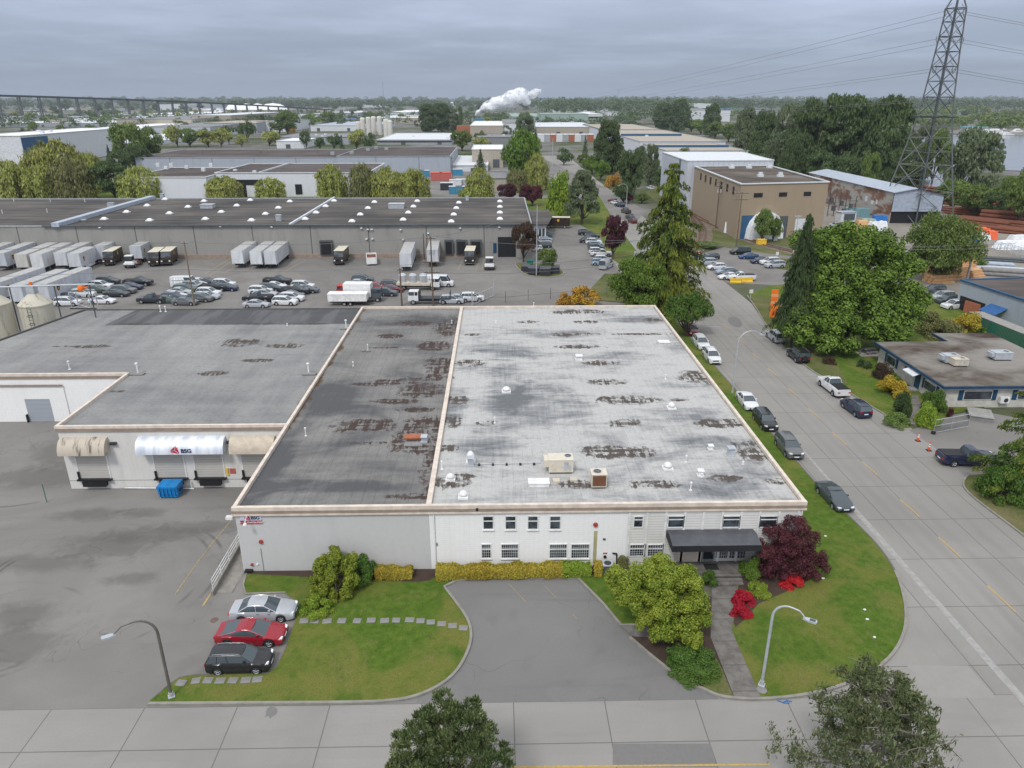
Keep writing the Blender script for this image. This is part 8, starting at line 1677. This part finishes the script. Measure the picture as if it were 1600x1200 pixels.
for i,(a,b,s) in enumerate(((pX0 + Vector((0,0,0)),pA,1.2),(pA,pC,.9),(pC,pD,1.2),(pD + Vector((0,0,-5)),pE,.8),(pE,Vector((100,140,9)),1.0),(pA + Vector((0,0,-5)),pC + Vector((0,0,-4.6)),1.0),(pX0 + Vector((0,0,-5)),pA + Vector((0,0,-5)),1.0),(pC + Vector((0,0,-4.6)),Vector((28,150,6)),1.0),(pC + Vector((0,0,-6.5)),pE + Vector((0,0,-4)),1.2),(pC + Vector((.8,0,.1)),pE + Vector((1,0,.1)),1.3),(pE + Vector((1,0,.1)),Vector((102,142,9.5)),1.1))):
 wire(tuple(a),tuple(b),s,.035,14,'wire_grey',('upper wire running off the left edge to the leaning-looking pole','upper wire between the brown pole and the tall crossarm pole','upper wire from the tall crossarm pole to the slim island pole','wire from the slim island pole to the cedar pole','lower of two wires running right from the cedar pole','lower wire between the brown pole and the tall crossarm pole','lower wire running off the left edge at the brown pole','lowest wire leaving the tall crossarm pole rightwards','slack cable from the tall crossarm pole to the cedar pole','upper wire from the tall crossarm pole to the cedar pole','upper of two wires running right from the cedar pole')[i],gw,'overhead_wire','overhead wire')
for i in range(3): wire((pL.x - 1 + i,pL.y,pL.z - .2),(78 + i,148,7.6 + .3 * i),.3,.035,8,'wire_grey',('nearest','middle','farthest')[i] + ' of three short wires left of the stout grey pole','wires at the lumber yard','overhead_wire','overhead wire')
for i in range(2): wire(tuple(pG + Vector((-1.5 + 3 * i,0,0))),tuple(pH + Vector((-1 + 2 * i,0,0))),.4,.035,8,'wire_grey',('left','right')[i] + ' wire linking two poles beside the tan building','wires by the tan building','overhead_wire','overhead wire')
# street lamps: curved arm
def lamp(px,pb,label,H,reach,ang,mat_='galv',led=True,xy=None,r0=.10,z=0,head=True):
 x,y = xy or P(px,pb,z); r = empty('street_lamp',(x,y,z),R(ang),label=label,cat='street lamp',group='street lamps'); rb = reach * .5
 MB().box(-.2,-.2,0,.2,.2,.05).cyl((0,0,.05),(0,0,.35),r0 * 1.5,r0 * 1.4,10).build('base_plate',M_['galv'],r)
 pts = [(0,0,.3),(0,0,H * .5),(0,0,H - rb * 1.15)]
 for i in range(1,9): a = math.pi / 2 * i / 8 * 1.05; pts.append((rb * (1 - math.cos(a)),0,H - rb * 1.15 + rb * 1.15 * math.sin(a)))
 e = pts[-1]; pts += [(e[0] + (reach - rb) * .5,0,e[2] - .06),(reach,0,e[2] - .45)]
 MB().tube(pts,r0,10,r2=r0 * .42).build('pole',M_[mat_],r,smooth=True)
 q = MB(); ex,ez = reach,e[2] - .48; q.prism([(ex - .15,-.07),(ex + .2,-.17),(ex + .62,-.17),(ex + .68,0),(ex + .62,.17),(ex + .2,.17),(ex - .15,.07)],ez - .07,ez + .05,bottom=True); q.build('lamp_head',M_['galv'],r); MB().box(ex + .22,-.13,ez - .09,ex + .6,.13,ez - .071).build('lens',M_['lamp_clear'],r)
 if led: MB().box(ex + .24,-.11,ez + .051,ex + .58,.11,ez + .075).build('cooling_fins',M_['galv_dark'],r)
 return r
def lampH(px,pb,pt,xy=None,z=0): x,y = xy or P(px,pb,z); return HT(x,y,pt)
lamp(268,1088,'brown-grey curved street lamp on the lawn tip at the lower left',lampH(268,1088,963),2.3,208,mat_='lamp_bronze' if plain('lamp_bronze',(.17,.155,.135),.5,.4) else '',led=False,z=LZ); lamp(1190,1070,'pale grey curved street lamp on the right lawn by the path',lampH(1190,1070,943,z=LZ),1.9,-32,z=LZ)
lamp(1155,612,'pale grey curved street lamp at the kerb leaning over the wide road',lampH(1155,612,516),2.9,8,xy=(30.7,88.2)); lamp(0,0,'far curved street lamp beside the side road parking',9.5,3.0,195,xy=P(978,332)); lamp(0,0,'curved street lamp near the white works entrance',8,2.5,30,xy=P(284,306)); lamp(0,0,'street lamp among the willows behind the long warehouse',8,2.5,160,xy=P(560,310))
# level crossing sign
x,y = P(1090,416); r = empty('crossing_sign',(x,y,0),label='white post with red and white crossbuck sign at the junction',cat='sign'); MB().cyl((0,0,0),(0,0,3.4),.07,.07,8).build('post',M_['galv'],r); q = MB()
for s in (-1,1): q.prism([(-.75,-.1),(.75,-.1),(.75,.1),(-.75,.1)],0,.02)
n_ = len(q.v) // 2; vs = []
for k_,v in enumerate(q.v): a = R(45) if k_ < n_ else R(-45); vs.append((v[0] * math.cos(a) - v[1] * math.sin(a),-.09 - v[2] - (.03 if k_ >= n_ else 0),3.0 + v[0] * math.sin(a) + v[1] * math.cos(a)))
q.v = vs; q.build('crossbuck',M_['red_paint'],r); MB().box(-.4,-.16,2.96,.4,-.12,3.04).build('reflector',M_['white_paint'],r)
for px,pb,lb in ((1172,470,'small cluttered post and sign at the kerb island of the junction'),(1213,408,'white sign post at the far side of the corner car park')):
 x,y = P(px,pb); r = empty('sign_post',(x,y,0),label=lb,cat='sign'); MB().cyl((0,0,0),(0,0,2.2),.05,.05,6).build('post',M_['galv'],r); MB().box(-.35,-.06,1.5,.35,-.03,2.2).build('sign_plate',M_['white_paint'],r)
# orange signs/panels leaning beside the conifer
for i in range(5):
 x,y = P(1203 + i * .5,496 - i * 6,.1); m = MB().box(-.6,-.08,0,.6,.08,2.4 - .25 * (i % 2)); o = m.build('formwork_panel',M_['lumber' if i % 2 else 'orange'],loc=(x + .5,y,.1)); o.rotation_euler = (R(-6),0,R(-30 + 12 * (i % 3))); auto(o,484 - i,'tall orange panel','leaning in the row left of the dark conifer','panel','orange panels by the conifer')
# railway
def track(pts,label,z=.06):
 pts = smoothpoly(pts,6,False); r = empty('railway_track',(pts[0][0],pts[0][1],0),label=label,cat='railway track'); N_ = len(pts); m1,m2,ms,bl_ = MB(),MB(),MB(),MB(); o = Vector((pts[0][0],pts[0][1]))
 for i in range(N_ - 1):
  a,b = Vector(pts[i]) - o,Vector(pts[i + 1]) - o; d = (b - a).normalized(); n = Vector((-d.y,d.x)); L_ = (b - a).length
  for s,mm in ((-.72,m1),(.72,m2)):
   p,q = a + n * s,b + n * s; mm.prism([tuple(p - n * .06),tuple(q - n * .06),tuple(q + n * .06),tuple(p + n * .06)],z + .06,z + .2,bottom=True)
  bl_.face([(*(a - n * 2.7),z),(*(b - n * 2.7),z),(*(b + n * 2.7),z),(*(a + n * 2.7),z)])
  k_ = max(1,int(L_ / 1.0))
  for j in range(k_): c = a + d * L_ * (j + .5) / k_; ms.prism([tuple(c - n * 1.25 - d * .13),tuple(c + n * 1.25 - d * .13),tuple(c + n * 1.25 + d * .13),tuple(c - n * 1.25 + d * .13)],z,z + .05)
 m1.build('rail',M_['rust'],r); m2.build('rail',M_['rust'],r); tag(ms.build('sleepers',M_['pole_wood'],r),kind='stuff'); bl_.build('ballast',M_['ballast'],r); return r
track([P(*q) for q in ((1022,282),(1050,310),(1085,337),(1130,358),(1180,378),(1240,394),(1300,409))],'straight railway track running past the long tan wall'); track([P(*q) for q in ((1068,324),(1086,342),(1097,357),(1097,374),(1086,388),(1074,398))],'curved railway siding branching towards the junction',.075)
# fences
def fence(pts,label,h=2.0,step=3.0,m='galv_dark',rails=(1.0,)):
 P0 = Vector(pts[0]); r = empty('chain_link_fence',(P0.x,P0.y,0),label=label,cat='fence'); q = MB(); rl = MB()
 for a,b in zip(pts[:-1],pts[1:]):
  a,b = Vector(a) - P0,Vector(b) - P0; L_ = (b - a).length; k_ = max(1,int(L_ / step))
  for i in range(k_ + 1): c = a.lerp(b,i / k_); MB().cyl((c.x,c.y,0),(c.x,c.y,h),.045,.045,5).build('post',M_[m],r)
  for f in rails: rl.cyl((a.x,a.y,h * f),(b.x,b.y,h * f),.03,.03,5)
 rl.build('rail',M_[m],r); return r
fence([P(690,476),P(742,474),P(790,473),P(860,467),P(905,462),P(990,457)],'thin chain-link fence posts behind the warehouse back edge',2.2,4.2,rails=(.5,))
x,y = P(757,470); r = empty('sliding_gate',(x,y,0),R(60),label='grey steel sliding gate at the truck yard entrance behind the warehouse',cat='gate'); m = MB()
for z in (.3,2.0): m.bar((-4,0,z),(4,0,z),.07)
for i in range(9): m.bar((-4 + i,0,.3),(-4 + i,0,2.0),.05)
m.build('gate_frame',M_['galv'],r); MB().cyl((4,.3,0),(4,.3,3.2),.1,.1,6).cyl((-4,.3,0),(-4,.3,2.6),.1,.1,6).build('gate_posts',M_['galv'],r)
# chain link gate and sign by the office
g0,g1,g2 = P(1458,678),P(1512,668),P(1508,672); r = empty('swing_gate',(g0[0],g0[1],0),label='open galvanised chain-link gate at the office driveway',cat='gate'); v = Vector((g1[0] - g0[0],g1[1] - g0[1])); m = MB()
for z in (.15,1.0,1.75): m.cyl((0,0,z),(v.x,v.y,z),.035,.035,6)
for f in (0,.5,1): m.cyl((v.x * f,v.y * f,.0),(v.x * f,v.y * f,1.8),.025,.025,6)
m.build('gate_frame',M_['galv'],r); q = MB()
for i in range(40): f = i / 40; q.bar((v.x * f,v.y * f,.15 + 0),(v.x * min(1,f + .1),v.y * min(1,f + .1),1.75),.01).bar((v.x * f,v.y * f,1.75),(v.x * min(1,f + .1),v.y * min(1,f + .1),.15),.01)
q.build('mesh',M_['galv_dark'],r); MB().lathe([(.0,0),(.25,.05),(.25,.3),(0,.4)],10).build('wheel',M_['rubber'],r)
x,y = P(1530,652); r = empty('raised_planter',(x,y,0),R(-25),label='low stone-edged planter by the office driveway',cat='planter'); MB().box(-1.2,-1.4,0,1.2,1.4,.55).build('stone_wall',M_['stone'],r); MB().box(-1.3,-1.5,.551,1.3,1.5,.63).build('cap_slab',M_['concrete'],r)
# salvage yard behind
x,y = P(1176,368); r = empty('fabric_tent',(x,y,0),R(14),label='round-topped white fabric tent in front of the tan building',cat='tent'); m = MB(); n = 10; hw,hh,L_ = 5.4,7.4,13
for i in range(n):
 a,b = math.pi * i / n,math.pi * (i + 1) / n; p,q = (hw * math.cos(a),hh * math.sin(a) ** .8 if i else 0),(hw * math.cos(b),hh * max(0,math.sin(b)) ** .8 if i < n - 1 else 0); m.face([(p[0],-L_ / 2,p[1]),(p[0],L_ / 2,p[1]),(q[0],L_ / 2,q[1]),(q[0],-L_ / 2,q[1])])
for s in (-1,1): m.face([(hw * math.cos(math.pi * i / n),s * L_ / 2,hh * max(0,math.sin(math.pi * i / n)) ** .8) for i in range(n + 1)])
m.build('cover',M_['white_tarp'],r,smooth=True)
x,y = P(1228,362); r = empty('hoop_shelter',(x,y,0),R(14),label='long grey-brown hoop shelter right of the white tent',cat='shelter'); m = MB(); hw,hh,L_ = 4.5,5.2,16; plain('tarp_brown',(.16,.14,.12),.7)
for i in range(n):
 a,b = math.pi * i / n,math.pi * (i + 1) / n; p,q = (hw * math.cos(a),hh * math.sin(a) ** .7 if i else 0),(hw * math.cos(b),hh * max(0,math.sin(b)) ** .7 if i < n - 1 else 0); m.face([(p[0],-L_ / 2,p[1]),(p[0],L_ / 2,p[1]),(q[0],L_ / 2,q[1]),(q[0],-L_ / 2,q[1])])
m.build('cover',M_['tarp_brown'],r,smooth=True); hp = MB()
for j in range(5): hp.tube([(hw * 1.01 * math.cos(math.pi * i / n),-L_ / 2 + j * L_ / 4,hh * 1.01 * max(0,math.sin(math.pi * i / n)) ** .7) for i in range(n + 1)],.08,4)
hp.build('hoops',M_['galv_dark'],r)
def bundle(px,py,L_,n,rad,hd,mat_,label=None,rows=3,noun=None,zone=None,cat='pipe stack',group=None,square=False):
 x,y = P(px,py); r = MB();
 for j in range(rows):
  for i in range(max(1,n - j)):
   yy = (i - (n - 1 - j) / 2) * rad * 2.05; z = rad + j * rad * (1.8 if not square else 2.0)
   if square: r.box(-L_ / 2 + .2 * ((i + j) % 2),yy - rad,z - rad,L_ / 2 - .2 * ((i * 2 + j) % 3),yy + rad,z + rad - .03)
   else: r.cyl((-L_ / 2,yy,z),(L_ / 2,yy,z),rad,rad,8)
 o = r.build('pipe_stack' if not square else 'lumber_stack',M_[mat_],loc=(x,y,0)); o.rotation_euler = (0,0,R(hd))
 return tag(o,label,cat,group) if label else auto(o,px,noun,zone,cat,group)
for px,py,L_,n,rad,rw in ((1520,322,26,6,.5,3),(1566,338,24,6,.5,3),(1600,350,24,5,.6,3),(1535,338,24,6,.4,3),(1555,350,20,6,.4,2),(1530,350,16,5,.4,2),(1555,362,22,5,.4,2),(1595,362,12,6,.3,2),(1505,308,22,5,.5,2),(1470,300,22,4,.5,2)): bundle(px,py,L_,n,rad,-48,'rust',noun='stack of rusty steel pipes',zone='in the pipe yard at the right',rows=rw,group='rusty pipe stacks')
for px,py,L_,n,rad,m_,lb in ((1548,424,16,5,.3,'galv','stack of pale blue-grey steel beams right of the stout pole'),(1528,416,14,5,.3,'pale_blue_wall','stack of long bluish steel sections by the stout pole'),(1565,408,13,4,.25,'galv_dark','low stack of dark steel beams in the open yard'),(1590,432,14,4,.4,'stone','heap of grey pipes at the right edge of the yard')): bundle(px,py,L_,n,rad,-20,m_,lb,2,cat='beam stack')
for i,(px,py,w_,n_,rw) in enumerate(((1462,430,5.5,6,5),(1478,435,5,6,4),(1465,441,5,6,3),(1503,424,5.5,6,6),(1497,434,4.5,5,4),(1519,433,4,5,3),(1482,424,5,5,5))): bundle(px,py,w_,n_,.3,5 + i * 4,'lumber',noun='stack of fresh orange-brown lumber',zone='behind the blue-grey shed',rows=rw,square=True,cat='lumber stack',group='lumber stacks')
bundle(1598,447,6,6,.3,20,'lumber','pale lumber heap cut by the right edge beyond the shed roof',2,square=True,cat='lumber stack')
def tarp(px,py,w_,d_,h_,mat_,label):
 x,y = P(px,py); rr_ = random.Random(px); m = MB(); nx,ny = 7,5; g = [[(-w_ / 2 + w_ * i / nx,-d_ / 2 + d_ * j / ny,(h_ * (.9 + .15 * rr_.random()) if 0 < i < nx and 0 < j < ny else 0)) for j in range(ny + 1)] for i in range(nx + 1)]
 for i in range(nx):
  for j in range(ny): m.face([g[i][j],g[i + 1][j],g[i + 1][j + 1],g[i][j + 1]])
 o = m.build('tarp_covered_pile',M_[mat_],loc=(x,y,.0),smooth=True); return tag(o,label,'covered pile')
tarp(1527,368,7,3.5,2.2,'orange_tarp','long pile under an orange tarpaulin in the yard'); tarp(1547,373,3.2,3,2.2,'orange_tarp','small block under an orange tarpaulin right of the long one'); tarp(1530,374,5.5,3,1.8,'white_tarp','pile under a white sheet in front of the orange tarpaulins'); tarp(1517,377,3.5,2.5,1.6,'blue_tarp','blue covered pile left of the white sheet'); tarp(1580,388,9,4,2.0,'white_tarp','long whitish sheeted pile behind the pipe racks'); tarp(1590,376,5,4,1.5,'white_far','pale heap at the right edge behind the racks')
tarp(1243,352,7,4,3.4,'cyan_wrap','bright light-blue wrapped stack in front of the white roller door'); tarp(1372,352,5,3.5,3.0,'blue_tarp','bright blue covered pile below the rusty shed'); tarp(1370,362,6,3,3.0,'white_tarp','white sheeted machine parts in front of the blue pile'); tarp(1355,355,5,3,2.6,'green_far','pale green covered load beside the blue pile'); tarp(1345,360,4,3,3,'lumber','tan crate heap left of the white sheeted parts')
for i,(px,py) in enumerate(((1560,392),(1570,394),(1580,397),(1590,400),(1600,403))):
 x,y = P(px,py); m = MB()
 for a in (-1,1):
  for b in (-.8,.8): m.cyl((a,b,0),(a,b,2.0),.06,.06,5)
  m.bar((a,-.8,2),(a,.8,2),.06).bar((a,-.8,.9),(a,.8,.9),.06)
 m.bar((-1,-.8,2),(1,-.8,2),.06).bar((-1,.8,2),(1,.8,2),.06); o = m.build('storage_rack',M_['galv'],loc=(x,y,0)); auto(o,px,'empty steel pipe rack','in the line before the sheeted pile','rack','steel pipe racks')
x,y = P(1320,346); r = empty('portable_cabin',(x,y,0),R(10),label='grey-white portable cabin in front of the rusty shed',cat='cabin'); MB().box(-2.6,-1.5,.1,2.6,1.5,3.0).build('wall',M_['white_far'],r); MB().box(-2.8,-1.7,3.001,2.8,1.7,3.15).build('roof',M_['silver_roof'],r); MB().box(-1.6,-1.55,.6,2.2,-1.501,2.6).build('window',M_['galv_dark'],r)
x,y = P(1345,338); r = empty('shipping_container',(x,y,0),R(-25),label='pale turquoise shipping container against the rusty shed wall',cat='shipping container'); MB().box(-5,-1.3,0,5,1.3,2.6).build('container_body',M_[plain('turquoise',(.16,.30,.33),.7).name],r); MB().box(-5.02,-1.1,.2,-5.001,1.1,2.4).build('door',M_['green_far'],r)
# transformer yard in front of the shed: tall posts with boxes
for i,(px,py,pt) in enumerate(((1297,338,294),(1313,342,300),(1328,344,306))):
 x,y = P(px,py); h = HT(x,y,pt); m = MB().cyl((-1,0,0),(-1,0,h),.14,.14,6).cyl((1,0,0),(1,0,h),.14,.14,6).bar((-1.6,0,h * .8),(1.6,0,h * .8),.12).bar((-1.6,0,h * .5),(1.6,0,h * .5),.12).box(-.7,-.4,h * .5,.1,.4,h * .68).box(.2,-.5,h * .2,1.2,.5,h * .38); o = m.build('switchgear_frame',M_['galv_dark'],loc=(x,y,0)); auto(o,px,'tall switchgear frame with boxes','in front of the rusty shed','switchgear','switchgear frames')
x,y = P(1189,382); tag(MB().box(-1.1,-.8,.1,1.1,.8,1.3).box(-1.15,-.85,1.301,1.15,.85,1.4).build('skip_bin',M_['yellow'],loc=(x,y,0)),'small yellow skip at the bushes below the white tent','skip')
x,y = P(1211,376); tag(MB().box(-.5,-.4,0,.5,.4,2.0).box(-.4,-.42,1.2,.4,-.401,1.8).build('site_sign',M_['white_far'],loc=(x,y,0)),'white site board right of the yellow skip','sign')
for px,py,m_,w_,lb in ((672,282,'red_small',5,'left half of a pair of red-orange bins beyond the willows'),(686,282,'red_small',5,'right half of a pair of red-orange bins beyond the willows')):
 x,y = P(px + 10,py); r = empty('open_bin',(x,y,0),label=lb,cat='container',group='red bins beyond the willows'); MB().box(-2.6,-1.5,.1,2.6,1.5,3.6).build('bin_body',M_[m_],r); MB().box(-2.7,-1.6,3.601,2.7,1.6,3.75).build('rim',M_['cone_or'],r)
for i,(px,py,m_) in enumerate(((712,303,'tower_blue'),(722,303,'tower_blue'),(712,292,'white_far'),(722,291,'galv'),(715,274,'tower_blue'),(663,276,'tower_blue'),(655,276,'cyan_wrap'),(698,297,'dark_steel'))):
 x,y = P(px,py); r = empty('storage_crate',(x,y,0)); MB().box(-2.6,-1.3,.05,2.6,1.3,3.0).build('crate_body',M_[m_],r); MB().box(-2.7,-1.4,3.001,2.7,1.4,3.12).build('lid',M_['white_far'],r); auto(r,px,'blue storage container' if m_ == 'tower_blue' else 'mixed storage container','in the yard beyond the willows','container','yard containers beyond the willows')
x,y = P(969,893); r = empty('heat_pump',(8.75,49.6,LZ),label='dark grey ground cooling unit beside the separate hedge block',cat='cooling unit'); MB().box(-.42,-.42,0,.42,.42,.85).build('cabinet',M_['canvas_grey'],r); MB().box(-.43,-.43,.851,.43,.43,.9).build('lid',M_['galv'],r); MB().cyl((0,0,.9),(0,0,.92),.3,.3,16).build('fan',M_['dark_steel'],r)
x,y = P(1225,1097); tag(MB().tube([(-.4,.1,.03),(-.1,-.05,.03),(.2,.08,.03),(.5,0,.03)],.035,5).tube([(-.1,-.1,.03),(.3,-.14,.03)],.03,5).build('litter_strap',M_['blue_tarp'],loc=(x,y,.01)),'scrap of blue strapping lying on the street by the kerb','litter')
for i,(px,py) in enumerate(((1286,904),(1351,953),(1355,968),(1366,996),(1290,838),(1269,868))):
 x,y = P(px,py,LZ); o = MB().prism(blob(0,0,.12,.09,7,i),0,.05).build('litter_scrap',M_['white_paint'],loc=(x,y,LZ + .01)); auto(o,px,'scrap of white litter','on the right lawn','litter','litter on the lawn')
# ---- the hazy air
hz = MB().box(-5200,-400,-1.5,5200,5600,90).build('haze',[],None); tag(hz,kind='stuff')
hm = bpy.data.materials.new('haze'); hm.use_nodes = True; ht = hm.node_tree; ht.nodes.clear(); vo = ht.nodes.new('ShaderNodeVolumePrincipled'); vo.inputs['Color'].default_value = (.74,.82,.95,1); vo.inputs['Density'].default_value = .000075; vo.inputs['Anisotropy'].default_value = 0.0
mo = ht.nodes.new('ShaderNodeOutputMaterial'); ht.links.new(vo.outputs[0],mo.inputs['Volume']); hz.data.materials.append(hm)
# ================================================================ finish
def kill(o):
 for c in list(o.children): kill(c)
 bpy.data.objects.remove(o)
for k_,v in list(TP.items()):
 for o in v:
  try:
   if 'category' not in o and not any(o is l[0] for l in LAB): kill(o)
  except ReferenceError: pass
finish_labels()
